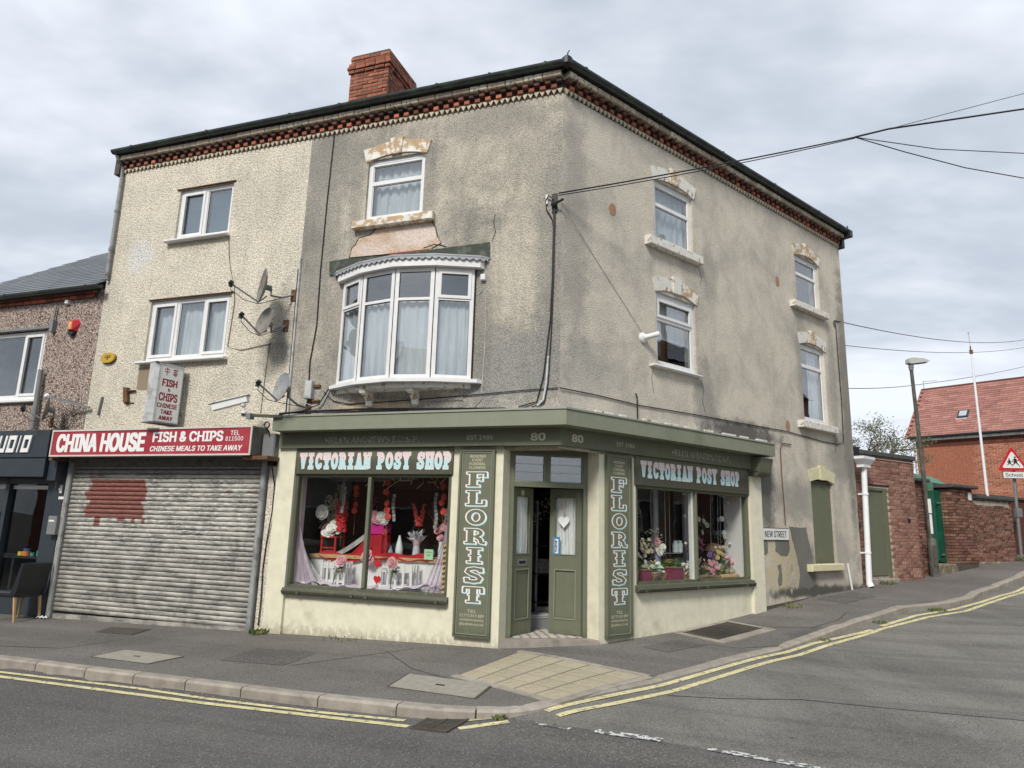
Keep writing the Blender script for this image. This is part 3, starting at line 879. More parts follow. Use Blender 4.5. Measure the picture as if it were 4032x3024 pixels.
# hairline crack with bitumen in the side street
M_['tar'] = mat('bitumen', (.02, .02, .02), .5)
M_['repair'] = asphalt('pavement_repair', (.115, .108, .102))
struct(FW, 'road_crack', ground_strip([(1.75, 7.78), (3.15, 7.73), (4.04, 7.35), (4.96, 7.02), (7, 6.0)], .014, hr, .005, jag=.4, step=.1), M_['tar'])
for cp in ([(2.9, 10.35), (3.3, 10.15), (4.0, 10.42)], [(4.3, 11.5), (4.9, 11.45), (5.6, 12.0), (6.0, 12.55)], [(-2.6, 8.9), (-1.9, 9.4), (-1.2, 9.9)], [(-7.2, 10.2), (-6.1, 10.0), (-5.7, 10.5)], [(-.5, 8.1), (-1.1, 8.7), (-1.6, 9.75)]):
    struct(FW, 'pavement_crack', ground_strip(cp, .012, hp, .003, jag=.5, step=.06), M_['tar'])
for q4 in ([(-3.6, 9.2), (-2.7, 8.9), (-2.5, 9.6), (-3.4, 9.95)], [(2.2, 9.75), (2.9, 10.3), (2.55, 10.6), (1.9, 10.05)], [(6.3, 13.2), (7.4, 14.1), (7.1, 14.6), (6.0, 13.7)]):
    n8 = 8
    mbp = MB().sheet(lambda u, v: (lambda p: (p[0], p[1], hp(*p) + .004))((lambda a, b: (a[0] * (1 - v) + b[0] * v, a[1] * (1 - v) + b[1] * v))((q4[0][0] * (1 - u) + q4[1][0] * u, q4[0][1] * (1 - u) + q4[1][1] * u), (q4[3][0] * (1 - u) + q4[2][0] * u, q4[3][1] * (1 - u) + q4[2][1] * u))), n8, n8)
    struct(FW, 'pavement_repair', mbp, M_['repair'])
# grit and small litter gathered in the channel and against the walls
gr = MB()
def grit(x, y, f, r):
    z = f(x, y)
    gr.add([(x - r, y, z), (x, y - r * .8, z), (x + r * 1.1, y, z), (x, y + r * .7, z), (x, y, z + r * .8)], [(0, 1, 4), (1, 2, 4), (2, 3, 4), (3, 0, 4)])
ch = polyline_walk(KERB[3:24], .03)
cho = offset(ch, -.09)
for p in cho:
    if rnd.random() < .55: grit(p[0] + rnd.gauss(0, .05), p[1] + rnd.gauss(0, .05), lambda x, y: hr(x, y) + .003, rnd.uniform(.004, .012))
for k in range(260):
    fr_ = FL if rnd.random() < .6 else FR
    q = fr_.P(rnd.uniform(0, 9), abs(rnd.gauss(.05, .09)) + .03); grit(q.x, q.y, hp, rnd.uniform(.004, .011))
M_['grit'] = mat('pale_grit', (.26, .23, .19), .9, var=.5, vs=40)
solo(FW, 'grit', 'loose grit and crumbs along the kerb and walls', 'grit', gr, M_['grit'], (0, 7, -.2), kind='stuff')

# ---------------------------------------------------------------- covers, grates and paving let into the ground
def bil(c, u, v):
    a = [c[0][k] * (1 - u) + c[1][k] * u for k in (0, 1)]; b = [c[3][k] * (1 - u) + c[2][k] * u for k in (0, 1)]
    return (a[0] * (1 - v) + b[0] * v, a[1] * (1 - v) + b[1] * v)
def ground_slab(mb, c, f, z0, z1, u0=0, u1=1, v0=0, v1=1):
    P = [bil(c, u, v) for u, v in ((u0, v0), (u1, v0), (u1, v1), (u0, v1))]
    vs = [(p[0], p[1], f(*p) + z) for z in (z0, z1) for p in P]
    return mb.add(vs, [(0, 1, 2, 3), (4, 5, 6, 7), (0, 1, 5, 4), (1, 2, 6, 5), (2, 3, 7, 6), (3, 0, 4, 7)])
def cover(name, label, c, m, handle=True):
    cx_, cy_ = bil(c, .5, .5)
    T = Thing(FW, name, label, 'manhole cover', (cx_, cy_, hp(cx_, cy_)), None)
    fr_ = MB()
    for a in ((0, 1, 0, .02), (0, 1, .98, 1), (0, .012, .02, .98), (.988, 1, .02, .98)): ground_slab(fr_, c, hp, -.03, .006, *a)
    T.part('frame', fr_, M_['iron'])
    T.part('lid', ground_slab(MB(), c, hp, -.03, .009, .016, .984, .026, .974), m)
    if handle:
        T.part('lifting_slot', ground_slab(MB(), c, hp, .0, .0105, .46, .54, .45, .55), M_['tar'])
    return T
cover('manhole_cover', 'pale concrete rectangular access cover beside the tactile paving', [(-1.26, 7.88), (-1.12, 8.45), (-.10, 7.94), (-.27, 7.38)], M_['concrete'])
cover('manhole_cover', 'sandy concrete access cover in the pavement before the roller shutter', [(-5.38, 9.44), (-5.17, 9.87), (-4.15, 9.41), (-4.40, 9.0)], M_['concrete'])
cover('manhole_cover', 'dark rusty iron cover right in front of the shutter', [(-6.38, 11.22), (-6.37, 11.65), (-5.62, 11.42), (-5.66, 10.96)], M_['iron'], False)
# gully grate in the channel
c = [(-.84, 6.71), (-.70, 7.12), (-.30, 7.0), (-.50, 6.59)]
T = Thing(FW, 'drain_grate', 'cast iron gully grate in the road on the yellow lines', 'drain grate', (-.6, 6.85, hr(-.6, 6.85)))
fr_ = MB()
for a in ((0, 1, 0, .06), (0, 1, .94, 1), (0, .06, .06, .94), (.94, 1, .06, .94), (.06, .94, .48, .52)): ground_slab(fr_, c, hr, -.05, .016, *a)
T.part('frame', fr_, M_['iron'])
T.part('pit', ground_slab(MB(), c, hr, .0055, .0065, .06, .94, .06, .94), M_['tar'])
for k in range(9):
    u = .09 + k * .095
    for v0, v1 in ((.06, .48), (.52, .94)):
        T.part('bar', ground_slab(MB(), c, hr, -.02, .014, u, u + .045, v0, v1), M_['iron'])
# cellar grille by the side window
T = Thing(FR, 'cellar_grille', 'perforated iron cellar grille in a stone surround beneath the side shop window', 'grille', (3.2, .45, .05))
def gq(fr, s0, s1, d0, d1): return [kw(fr, s0, d0), kw(fr, s1, d0), kw(fr, s1, d1), kw(fr, s0, d1)]
for a in ((2.45, 2.58, .02, .92), (3.78, 3.9, .02, .92), (2.58, 3.78, .74, .92), (2.58, 3.78, .02, .10)):
    T.part('stone_edging', ground_slab(MB(), gq(FR, *a), hp, -.05, .010), M_['kerb'], fr=FW, at=(0, 0, 0))
T.part('pit', ground_slab(MB(), gq(FR, 2.58, 3.78, .10, .74), hp, .002, .005), M_['tar'], fr=FW, at=(0, 0, 0))
gm = MB()
for k in range(45):
    s = 2.6 + k * .0265
    ground_slab(gm, gq(FR, s, s + .012, .10, .74), hp, .0, .012)
for k in range(22):
    d = .11 + k * .029
    ground_slab(gm, gq(FR, 2.58, 3.78, d, d + .010), hp, .0, .010)
for s in (2.58, 3.16, 3.76): ground_slab(gm, gq(FR, s, s + .025, .10, .74), hp, .0, .016)
T.part('mesh_plate', gm, M_['iron'], fr=FW, at=(0, 0, 0))
# tactile paving at the dropped kerb
c = [(.19, 9.60), (1.63, 8.48), (.52, 7.36), (-.52, 8.36)]
tp = struct(FW, 'tactile_paving', ground_slab(MB(), c, hp, -.05, .002, 0, 1, 0, 1), M_['mortardk'])
ST = Sub(tp, FW)
n = 5
for i in range(n):
    for j in range(n):
        g = .007
        b = ground_slab(MB(), c, hp, -.04, .007, i / n + g, (i + 1) / n - g, j / n + g, (j + 1) / n - g)
        for a in range(6):
            for e in range(6):
                u = (i + (a + .5) / 6) / n; v = (j + (e + .5) / 6) / n
                x, y = bil(c, u, v)
                b.lathe((x, y, hp(x, y) + .006), [(.013, 0), (.009, .004), (.0001, .005)], 6)
        cx_, cy_ = bil(c, (i + .5) / n, (j + .5) / n)
        ST.part('slab', b, M_['buff'], at=(cx_, cy_, 0))
# pale stone edging round the tactile paving
for a, b in (((.52, 7.30), (-.58, 8.36)), ((1.70, 8.47), (.52, 7.30)), ((.19, 9.67), (1.70, 8.50))):
    L = math.hypot(b[0] - a[0], b[1] - a[1]); k = max(1, int(L / .6)); ux, uy = (b[0] - a[0]) / L, (b[1] - a[1]) / L
    for q in range(k):
        p0 = (a[0] + ux * (L * q / k + .005), a[1] + uy * (L * q / k + .005)); p1 = (a[0] + ux * (L * (q + 1) / k - .005), a[1] + uy * (L * (q + 1) / k - .005))
        nx_, ny_ = -uy * .05, ux * .05
        ST.part('edging_stone', ground_slab(MB(), [(p0[0] - nx_, p0[1] - ny_), (p1[0] - nx_, p1[1] - ny_), (p1[0] + nx_, p1[1] + ny_), (p0[0] + nx_, p0[1] + ny_)], hp, -.04, .008), M_['kerb'])
# weeds
def tuft(label, x, y, f, n, rad, hgt, cat='weed', m='grass'):
    mb = MB()
    for k in range(n):
        a = rnd.uniform(0, 6.28); r = rad * math.sqrt(rnd.random())
        px_, py_ = x + r * math.cos(a), y + r * math.sin(a)
        mb.leaf((px_, py_, f(px_, py_) + .004), hgt * rnd.uniform(.4, 1.2), .008 + hgt * .06, (rnd.uniform(-.6, .6), rnd.uniform(-.6, .6), 1))
    solo(FW, 'weed_tuft', label, cat, mb, M_[m], (x, y, f(x, y)), group='weeds at the foot of walls and kerbs', kind='stuff')
def tuft_at(label, fr, s, d, f, n, rad, h_): p = fr.P(s, d); tuft(label, p.x, p.y, f, n, rad, h_)
tuft_at('bushy weed clump between the shutter and the cream pier', FL, 4.68, .12, hp, 240, .14, .07)
tuft('small weed on the kerb edge beside the drain', -.03, 6.97, hr, 120, .07, .04)
tuft('low weeds along the raised kerb nearest the shop', 4.85, 10.93, hr, 70, .10, .028)
tuft('weed clump growing in the gutter of the side street kerb', 6.35, 12.10, hr, 90, .12, .035)
tuft('thick grass tuft in the kerb gutter furthest uphill', 7.9, 13.10, hr, 150, .2, .05)
tuft_at('straggly weeds at the foot of the grey wall', FR, 5.7, .10, hp, 150, .28, .05)
tuft_at('grass under the dark green outbuilding door', FB, 1.0, .02, hp, 220, .3, .07)
tuft_at('sparse weeds under the front shop window', FL, 3.2, .05, hp, 60, .35, .04)
tuft_at('mossy weeds at the base of the far brick pier', FB, 7.95, -.1, hp, 120, .2, .12)
def ragged(pts, step=.05, amp=.012):
    out = []
    for i in range(len(pts)):
        a, b = pts[i], pts[(i + 1) % len(pts)]; L = math.hypot(b[0] - a[0], b[1] - a[1]); n = max(1, int(L / step))
        for k in range(n):
            t = k / n; out.append((a[0] + (b[0] - a[0]) * t + rnd.uniform(-amp, amp), a[1] + (b[1] - a[1]) * t + rnd.uniform(-amp, amp)))
    return out
# ---------------------------------------------------------------- render finishes
GREY = (.56, .51, .42); GDK = (.22, .212, .19)
peel = (.47, .36, .27)
# stains: s, z, half width, half height, amount, colour
M_['renderL'] = render_wall('grey_roughcast_front', GREY, GDK, 1, grain=.34, mott=.72, streak=.36, blobs=(
    (4.35, 6.6, .55, 2.6, .45, (0.24, 0.232, 0.21)), (4.1, 7.9, .9, .9, .5, (0.285, 0.27, 0.24)), (.05, 5.3, .4, 2.6, .45, (0.24, 0.232, 0.21)),
    (.7, 3.9, .9, .7, .6, (0.255, 0.255, 0.247)), (1.2, 8.0, 1.2, .35, .45, (0.285, 0.27, 0.24)), (1.25, 4.7, .22, 1.3, .5, (0.255, 0.24, 0.21)),
    (3.9, 4.6, .25, 1.2, .4, (0.27, 0.255, 0.225)), (.35, 7.2, .35, 1.0, .35, (0.27, 0.255, 0.225)), (2.6, 3.35, 1.6, .2, .5, (0.24, 0.225, 0.21)),
    (2.25, 7.1, .16, 1.0, .4, (0.285, 0.27, 0.24)), (3.65, 7.1, .16, 1.0, .4, (0.285, 0.27, 0.24)), (3.0, 3.3, .9, .15, .6, (0.7, 0.54, 0.36))))
M_['renderR'] = render_wall('grey_roughcast_side', (.67, .61, .51), (.36, .338, .295), -1, grain=.2, gscale=44, bump=.7, mott=.62, streak=.16, ms=1.1, blobs=(
    (.25, 6.2, .35, 2.4, .4, (0.285, 0.27, 0.247)), (.5, 3.9, .6, .5, .35, (0.3, 0.3, 0.285)), (3.5, 3.75, .35, .9, .55, (0.255, 0.247, 0.225)), (3.75, 6.2, .3, .7, .4, (0.3, 0.285, 0.255)),
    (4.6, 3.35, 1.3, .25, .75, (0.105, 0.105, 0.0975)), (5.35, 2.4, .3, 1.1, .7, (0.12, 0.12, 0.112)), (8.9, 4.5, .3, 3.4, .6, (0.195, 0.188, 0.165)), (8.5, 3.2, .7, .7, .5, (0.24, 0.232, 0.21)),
    (7.0, 5.2, .3, 2.2, .4, (0.285, 0.27, 0.24)), (8.3, 4.8, .2, 1.8, .4, (0.3, 0.285, 0.255)), (6.6, 2.2, 1.2, .5, .45, (0.255, 0.247, 0.225)), (7.9, 1.2, .9, .5, .4, (0.3, 0.285, 0.255)),
    (6.15, .95, .95, .8, .8, (0.495, 0.427, 0.3)), (5.6, 1.0, .4, .6, .55, (0.6, 0.525, 0.36)), 
    (6.85, .75, .22, .6, .9, (0.195, 0.188, 0.173)), 
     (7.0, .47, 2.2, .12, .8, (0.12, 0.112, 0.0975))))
M_['renderC'] = render_wall('cream_spatterdash', (.76, .70, .575), (.46, .43, .36), 1, grain=.34, gscale=30, bump=1.0, bd=.02, mott=.40, streak=.32, blobs=(
    (8.35, 6.45, .3, .42, .55, (0.7, 0.7, 0.7)), (5.0, 4.3, .35, .4, .5, (0.24, 0.225, 0.195)), (9.0, 5.0, .25, 2.5, .3, (0.54, 0.495, 0.42)), (5.6, 7.2, .9, .7, .25, (0.51, 0.465, 0.39)),
    (4.85, 4.9, .25, .7, .35, (0.3, 0.285, 0.255)), (7.0, 4.2, 1.0, .1, .5, (0.48, 0.42, 0.33)), (6.9, 6.52, .7, .12, .45, (0.495, 0.435, 0.345))), ms=1.4)
M_['pebble'] = render_wall('brown_pebbledash', (.36, .28, .24), (.24, .18, .155), 1, grain=.45, gscale=34, bump=1.0, bd=.02, mott=.35, streak=.2, fleck=((.0, .22, (.115, .075, .065)), (.22, .48, (.52, .42, .36)), (.9, 1.0, (.66, .58, .50))), blobs=((9.6, 3.4, .5, .3, .6, (.09, .08, .07)),))
M_['patch'] = render_wall('bare_pink_plaster', (.62, .48, .40), (.47, .35, .22), 1, grain=.12, gscale=20, bump=.8, mott=.95, streak=.0, ms=4.5, blobs=((2.4, 6.15, .5, .2, .6, (.70, .60, .54)), (3.3, 6.0, .4, .15, .5, (.66, .56, .5))))

# ---------------------------------------------------------------- the corner shop building
T = Thing(FL, 'corner_shop_building', 'three storey grey rendered corner building with olive green florist shopfront', 'building', (0, 0, 0))
FLOR = T
L3 = (2.36, 3.44, 6.50, 7.64)      # third floor window in the front
mb = MB()
BAYH = (1.38, 3.71, 3.72, 5.44)
wall(mb, 0.0, 4.65, 2.66, 8.60, [L3, BAYH], ends=False)
T.part('front_wall', mb, M_['renderL'])
RW_ = [(2.20, 3.28, 6.44, 7.60), (2.20, 3.28, 4.22, 5.53), (6.93, 7.95, 6.40, 7.54), (6.95, 7.98, 3.84, 5.54), (7.05, 7.96, .98, 2.68)]
mb = MB()
wall(mb, 0.0, 9.05, 2.66, 8.60, RW_[:4] + [(7.05, 7.96, 2.66, 2.68)], ends=False, top=False)
wall(mb, 5.10, 9.05, -.1, 2.66, [(7.05, 7.96, .98, 2.66)], ends=False, top=False)
mb.quad((9.05, 0, -.1), (9.05, -6, -.1), (9.05, -6, 8.6), (9.05, 0, 8.6))
T.part('side_wall', mb, M_['renderR'], fr=FR)
# backs, so that the block is solid from every side
mb = MB()
p = [FL.P(4.65, -7.5), FL.P(4.65, -.26), FR.P(9.05, -.26), FR.P(9.05, -6)]
for a, b in ((p[0], p[1]), (p[3], p[0])):
    mb.quad((a.x, a.y, -.3), (b.x, b.y, -.3), (b.x, b.y, 8.5), (a.x, a.y, 8.5))
T.part('rear_wall', mb, M_['renderR'], fr=FW, at=(0, 0, 0))
# old gap of bare plaster under the top window, a shallow recessed patch with cracked lips
pts = [(3.20, 6.36), (3.30, 6.27), (3.52, 6.24), (3.58, 6.12), (3.64, 6.08), (3.68, 5.9), (2.95, 5.885), (2.40, 5.885), (2.15, 5.90), (1.99, 5.97), (2.06, 6.1), (2.10, 6.25), (2.17, 6.36)]
T.part('bare_plaster_patch', MB().prism(ragged(pts, .06, .014), 'd', .001, .004), M_['patch'])
cr = MB()
for q in (pts[:6] + [pts[6]], [pts[6], (3.4, 5.87), (3.0, 5.885), (2.6, 5.875)], pts[8:13], [(2.3, 5.92), (2.12, 5.96), (2.0, 5.94), (1.9, 5.9)], [(4.9, 6.2), (4.88, 6.3)][:0]):
    if q: cr.tube([(a, .006, b) for a, b in q], .008, 4)
T.part('crack', cr, M_['tar'])
bk = MB().box(2.2, 2.9, .002, .012, 5.86, 5.895)
T.part('exposed_brick_course', bk, M_['brickred'])

# roof (hipped slates behind the gutter)
def roofz(d): return 8.62 - d * .62
mb = MB()
rp = {'a': FL.P(4.65, .18), 'c': (FL.P(0, .18) + FR.P(0, .18)) / 2, 'e': FR.P(9.15, .18)}
cc = FL.P(-.10, .18)
ins = FL.P(2.6, -3.2); ia = FL.P(4.65, -3.2); ie = FR.P(6.2, -3.0)
ra = FL.P(4.65, -7.5); re = FR.P(9.15, -6)
v = [(q.x, q.y, z) for q, z in ((rp['a'], 8.60), (cc, 8.60), (rp['e'], 8.60), (ia, 10.5), (ins, 10.5), (ie, 10.5), (ra, 8.6), (re, 8.6))]
mb.add(v, [(0, 1, 4, 3), (1, 2, 5, 4), (2, 7, 5), (3, 4, 5, 7, 6)])
T.part('roof', mb, M_['slate'], fr=FW, at=(0, 0, 0))

# eaves: cornice of corbel stones, two staggered rows of dentil bricks and a dogtooth course
BB = {}
def shared(key, mb, m, sg=1):
    if key not in BB:
        BB[key] = mesh_of(mb, m, FW, (0, 0, 0), name=key)
    return BB[key]
tooth = MB()
tooth.add([(-.048, 0, .0), (.048, 0, .0), (0, .058, .0), (-.048, 0, .085), (.048, 0, .085), (0, .058, .085)], [(0, 1, 2), (3, 4, 5), (0, 1, 4, 3), (1, 2, 5, 4), (2, 0, 3, 5)])
tooth2 = MB().prism([(-.048, .088), (.048, .088), (0, .0)], 'd', 0, .035)
def eaves(T, fr, s0, s1, skip=None, tag=''):
    E = T.part('cornice', MB().box(s0, s1, 0, .02, 8.335, 8.49).box(s0, s1, 0, .003, 8.262, 8.335), M_['sootbrick'], fr=fr, at=(0, 0, 0))  # thin dark strip behind the dogteeth put in to darken their gaps
    top = T.part('cornice_soffit', MB().box(s0, s1, 0, .16, 8.595, 8.62), M_['mortardk'], fr=fr, at=(0, 0, 0))
    n = int((s1 - s0) / .183)
    p = (s1 - s0) / n
    me = shared('dentil', MB().bbox(-.044, .044, 0, .105, -.036, .036, .006), M_['sootbrick'])
    me2 = shared('dentil_low', MB().bbox(-.046, .046, 0, .065, -.034, .034, .006), M_['brickred'])
    for i in range(n):
        T.inst('brick', me, (s0 + (i + .25) * p, .0 + rnd.uniform(-.004, .004), 8.447), E, fr)
        T.inst('brick', me2, (s0 + (i + .75) * p, .0 + rnd.uniform(-.004, .004), 8.374), E, fr)
    mt = shared('dogtooth', tooth2, M_['toothcream'])
    nt_ = int((s1 - s0) / .0965); pt = (s1 - s0) / nt_
    for i in range(nt_):
        T.inst('dogtooth_brick', mt, (s0 + (i + .5) * pt, 0, 8.25), E, fr)
    nb = int((s1 - s0) / .31); pb = (s1 - s0) / nb
    mc = shared('corbel%.3f' % pb, MB().bbox(-pb / 2 + .006, pb / 2 - .006, 0, .15, 8.487, 8.592, .008), M_['bandcream'])
    for i in range(nb):
        T.inst('corbel_stone', mc, (s0 + (i + .5) * pb, rnd.uniform(-.006, .006), 0), E, fr)
def gutter(T, fr, s0, s1, z=8.66, d0=.15, r=.068, jt=1.85, mt='gutter', cap=True):
    prof = [(d0 + r + r * math.cos(R(a)), z + r * 1.05 * math.sin(R(a)) - .0) for a in range(180, 361, 20)]
    inner = [(d0 + r + (r - .008) * math.cos(R(a)), z + (r - .008) * math.sin(R(a))) for a in range(360, 179, -20)]
    G = T.part('gutter', MB().prism(prof + inner, 's', s0, s1), M_[mt], fr=fr, at=(0, 0, 0), smooth=True)
    T.part('fascia_board', MB().box(s0, s1, .14, .158, z - .09, z + .01), M_['black'], fr=fr, at=(0, 0, 0))
    k = s0 + .3
    while k < s1:
        pj = [(d0 + r + (r + .012) * math.cos(R(a)), z + .006 + (r + .014) * math.sin(R(a))) for a in range(180, 361, 30)]
        T.part('gutter_joint', MB().prism(pj, 's', k, k + .045), M_[mt], G, fr=fr, at=(0, 0, 0))
        k += jt
    return G
eaves(T, FL, 0.0, 4.65); eaves(T, FR, 0.0, 9.05)
gutter(T, FL, -.10, 4.65, jt=.93); gutter(T, FR, -.10, 9.12)
q = FL.P(-.11, .21, 8.67)
T.part('gutter_corner', MB().lathe((q.x, q.y, 8.56), [(.04, 0), (.085, .03), (.085, .13), (.05, .17), (.0, .19)], 10).tube([(q.x, q.y, 8.72), (q.x + .01, q.y, 8.80), (q.x + .03, q.y, 8.84)], .012, 6), M_['black'], fr=FW, at=(0, 0, 0))
T.part('gutter_end_ornament', MB().box(9.05, 9.20, .05, .29, 8.50, 8.66).tube([(9.16, .2, 8.66), (9.17, .2, 8.76), (9.13, .2, 8.80)], .012, 6).box(9.0, 9.12, -.05, .12, 8.25, 8.50), M_['black'], fr=FR, at=(0, 0, 0))

# ---------------------------------------------------------------- upvc windows
def curtain_fn(s0, s1, z0, z1, d, amp=.02, waves=9, gather=0.0):
    ph = rnd.uniform(0, 6); waves *= rnd.uniform(.6, 1.3); amp *= rnd.uniform(.7, 1.5)
    def f(u, v):
        a = amp * (math.sin(u * waves * 6.283 + ph) + .5 * math.sin(u * waves * 11.3 + 2 * ph + v * 1.3)) 
        return (s0 + (s1 - s0) * u + .012 * math.sin(v * 5 + u * 30), d + a * (1.15 - .4 * v), z0 + (z1 - z0) * v)
    return f
def frame_ring(mb, s0, s1, z0, z1, w, d0, d1, c=.008):
    # bevelled rectangular frame
    for a0, a1, b0, b1 in ((s0, s1, z0, z0 + w), (s0, s1, z1 - w, z1), (s0, s0 + w, z0 + w, z1 - w), (s1 - w, s1, z0 + w, z1 - w)):
        mb.box(a0, a1, d0, d1, b0, b1)
    return mb
def upvc(T, fr, box, d=-.05, vs=(), tz=None, sash=(), fw=.078, curtain=True, name='window', label=None, head=None, dark=True):
    """box s0,s1,z0,z1; vs = mullion positions; tz = transom height; sash = set of (col,row) with an opening casement"""
    s0, s1, z0, z1 = box
    fm = frame_ring(MB(), s0, s1, z0, z1, fw, d - .06, d)
    cols = [s0 + fw] + [x for v in vs for x in (v - fw * .45, v + fw * .45)] + [s1 - fw]
    for v in vs: fm.box(v - fw * .45, v + fw * .45, d - .058, d - .002, z0 + fw, z1 - fw)
    rows = [z0 + fw, z1 - fw]
    if tz: rows = [z0 + fw, tz - fw * .4, tz + fw * .4, z1 - fw]
    for i in range(0, len(cols), 2):
        if tz: fm.box(cols[i], cols[i + 1], d - .057, d - .003, tz - fw * .4, tz + fw * .4)
    W = T.part(name, fm, M_['white'], fr=fr, at=(s0, 0, z0), label=label)
    for i in range(0, len(cols), 2):
        for j in range(0, len(rows), 2):
            a0, a1, b0, b1 = cols[i], cols[i + 1], rows[j], rows[j + 1]
            w2 = .012
            if (i // 2, j // 2) in sash:
                cs = frame_ring(MB(), a0 - .012, a1 + .012, b0 - .012, b1 + .012, .05, d - .03, d + .018)
                T.part('casement', cs, M_['white'], W, fr=fr, at=(a0, 0, b0))
                w2 = .038
            else:
                T.part('glazing_bead', frame_ring(MB(), a0, a1, b0, b1, .014, d - .045, d - .018), M_['black'] if False else M_['white'], W, fr=fr, at=(a0, 0, b0))
            T.part('pane', MB().box(a0 + w2, a1 - w2, d - .034, d - .028, b0 + w2, b1 - w2), M_['glass'], W, fr=fr, at=(a0, 0, b0))
            T.part('gasket', frame_ring(MB(), a0 + w2 - .002, a1 - w2 + .002, b0 + w2 - .002, b1 - w2 + .002, .006, d - .034, d - .024), M_['black'], W, fr=fr, at=(a0, 0, b0))
    if dark:
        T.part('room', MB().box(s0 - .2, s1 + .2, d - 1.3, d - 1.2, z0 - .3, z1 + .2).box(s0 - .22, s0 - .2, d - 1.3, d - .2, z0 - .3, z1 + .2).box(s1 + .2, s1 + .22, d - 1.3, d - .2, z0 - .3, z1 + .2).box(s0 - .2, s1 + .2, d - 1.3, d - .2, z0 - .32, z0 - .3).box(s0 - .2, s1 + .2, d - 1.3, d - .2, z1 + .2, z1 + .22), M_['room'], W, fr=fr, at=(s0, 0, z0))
    if curtain:
        T.part('net_curtain', MB().sheet(curtain_fn(s0 + .03, s1 - .03, z0 + .04, (z1 - .03) if curtain is True else curtain, d - .14), 60, 6), M_['net'], W, fr=fr, at=(s0, 0, z0), smooth=True, recalc=False)
    return W
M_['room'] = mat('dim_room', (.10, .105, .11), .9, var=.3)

def lintel(T, W, fr, s0, s1, z0, mat_l, mat_k, mat_r, h=.27, rise=.09, d=.022):
    # segmental head of two arched stones and a keystone; s0..s1 opening, z0 springing
    c = (s0 + s1) / 2; w = (s1 - s0) / 2
    def under(s): return z0 + rise * (1 - ((s - c) / w) ** 2)
    def over(s): return z0 + h * .86 + (.12) * (1 - abs(s - c) / (w + .1))
    kw_ = .10
    for a, b, m, nm in ((s0 - .005, c - kw_, mat_l, 'lintel_stone'), (c + kw_, s1 + .005, mat_r, 'lintel_stone')):
        xs_ = [a + (b - a) * i / 6 for i in range(7)]
        A = [(x, over(x)) for x in xs_]; B = [(x, under(max(s0, min(s1, x)))) for x in xs_]
        if a < c - kw_ - .1: A[0] = (a - .07, A[0][1] - .012)
        else: A[-1] = (b + .07, A[-1][1] - .012)
        pts = A + B[::-1]
        T.part(nm, MB().prism(pts, 'd', -.05, d), m, W, fr=fr, at=(a, 0, z0))
    T.part('keystone', MB().prism([(c - kw_ + .004, under(c - kw_) - .015), (c + kw_ - .004, under(c - kw_) - .015), (c + kw_ + .02, over(c) + .015), (c - kw_ - .02, over(c) + .015)], 'd', -.05, d + .022), mat_k, W, fr=fr, at=(c, 0, z0))
    hd = [(s0 + (s1 - s0) * i / 8, under(s0 + (s1 - s0) * i / 8)) for i in range(9)]
    T.part('arch_infill', MB().prism([(s0, z0 - .03)] + hd + [(s1, z0 - .03)], 'd', -.09, -.045), M_['white'] if mat_k is not M_['cream_stone'] else M_['green'], W, fr=fr, at=(s0, 0, z0))
def sill(T, W, fr, s0, s1, z0, z1, m, dd=.10, name='sill'):
    T.part(name, MB().bbox(s0, s1, -.08, dd, z0, z1, .012), m, W, fr=fr, at=(s0, 0, z0))
wp, sp_ = M_['whitepaint'], M_['stonepeel']
# the holes have rectangular heads; the arch infill and lintel cover the top of each
W = upvc(T, FL, (2.36, 3.44, 6.54, 7.62), tz=7.22)
lintel(T, W, FL, 2.33, 3.47, 7.61, sp_, sp_, sp_); sill(T, W, FL, 2.12, 3.61, 6.365, 6.50, sp_, .12)
W = upvc(T, FR, (2.20, 3.28, 6.48, 7.58), tz=7.17)
lintel(T, W, FR, 2.17, 3.31, 7.57, wp, sp_, wp); sill(T, W, FR, 1.92, 3.42, 6.29, 6.445, wp, .12)
W = upvc(T, FR, (2.20, 3.28, 4.26, 5.50), tz=5.08, sash=((0, 1),), curtain=False)
lintel(T, W, FR, 2.17, 3.31, 5.52, wp, wp, sp_); sill(T, W, FR, 2.0, 3.33, 4.195, 4.225, M_['white'], .10)
T.part('roller_blind', MB().box(2.26, 3.22, -.20, -.19, 4.78, 5.45), M_['net'], W, fr=FR, at=(2.2, 0, 4.2))
W = upvc(T, FR, (6.93, 7.95, 6.44, 7.52), tz=7.14, curtain=False)
lintel(T, W, FR, 6.90, 7.98, 7.51, sp_, sp_, sp_); sill(T, W, FR, 6.62, 8.10, 6.27, 6.405, wp, .12)
W = upvc(T, FR, (6.95, 7.98, 3.88, 5.52), tz=5.07, curtain=False)
T.part('side_curtain', MB().sheet(curtain_fn(7.55, 7.92, 3.92, 5.44, -.18, .02, 4), 24, 5), M_['net'], W, fr=FR, at=(7, 0, 4), smooth=True, recalc=False)
lintel(T, W, FR, 6.92, 8.01, 5.51, wp, sp_, wp); sill(T, W, FR, 6.66, 8.16, 3.70, 3.845, wp, .12)
# boarded ground floor window
W = T.part('boarded_window', MB().box(7.05, 7.96, -.10, -.06, .98, 2.62), M_['green'], fr=FR, at=(7.05, 0, 1.0))
lintel(T, W, FR, 7.02, 7.99, 2.62, M_['cream_stone'], M_['cream_stone'], M_['cream_stone'], h=.25, rise=.07); sill(T, W, FR, 6.70, 8.02, .85, .985, M_['cream_stone'], .12)
# dark footing strip along the foot of the side wall
T.part('exposed_footing', MB().prism([(5.12, .13), (9.05, .41), (9.05, .49), (5.12, .27)], 'd', .0, .012), M_['mortardk'], fr=FR, at=(5.1, 0, 0))

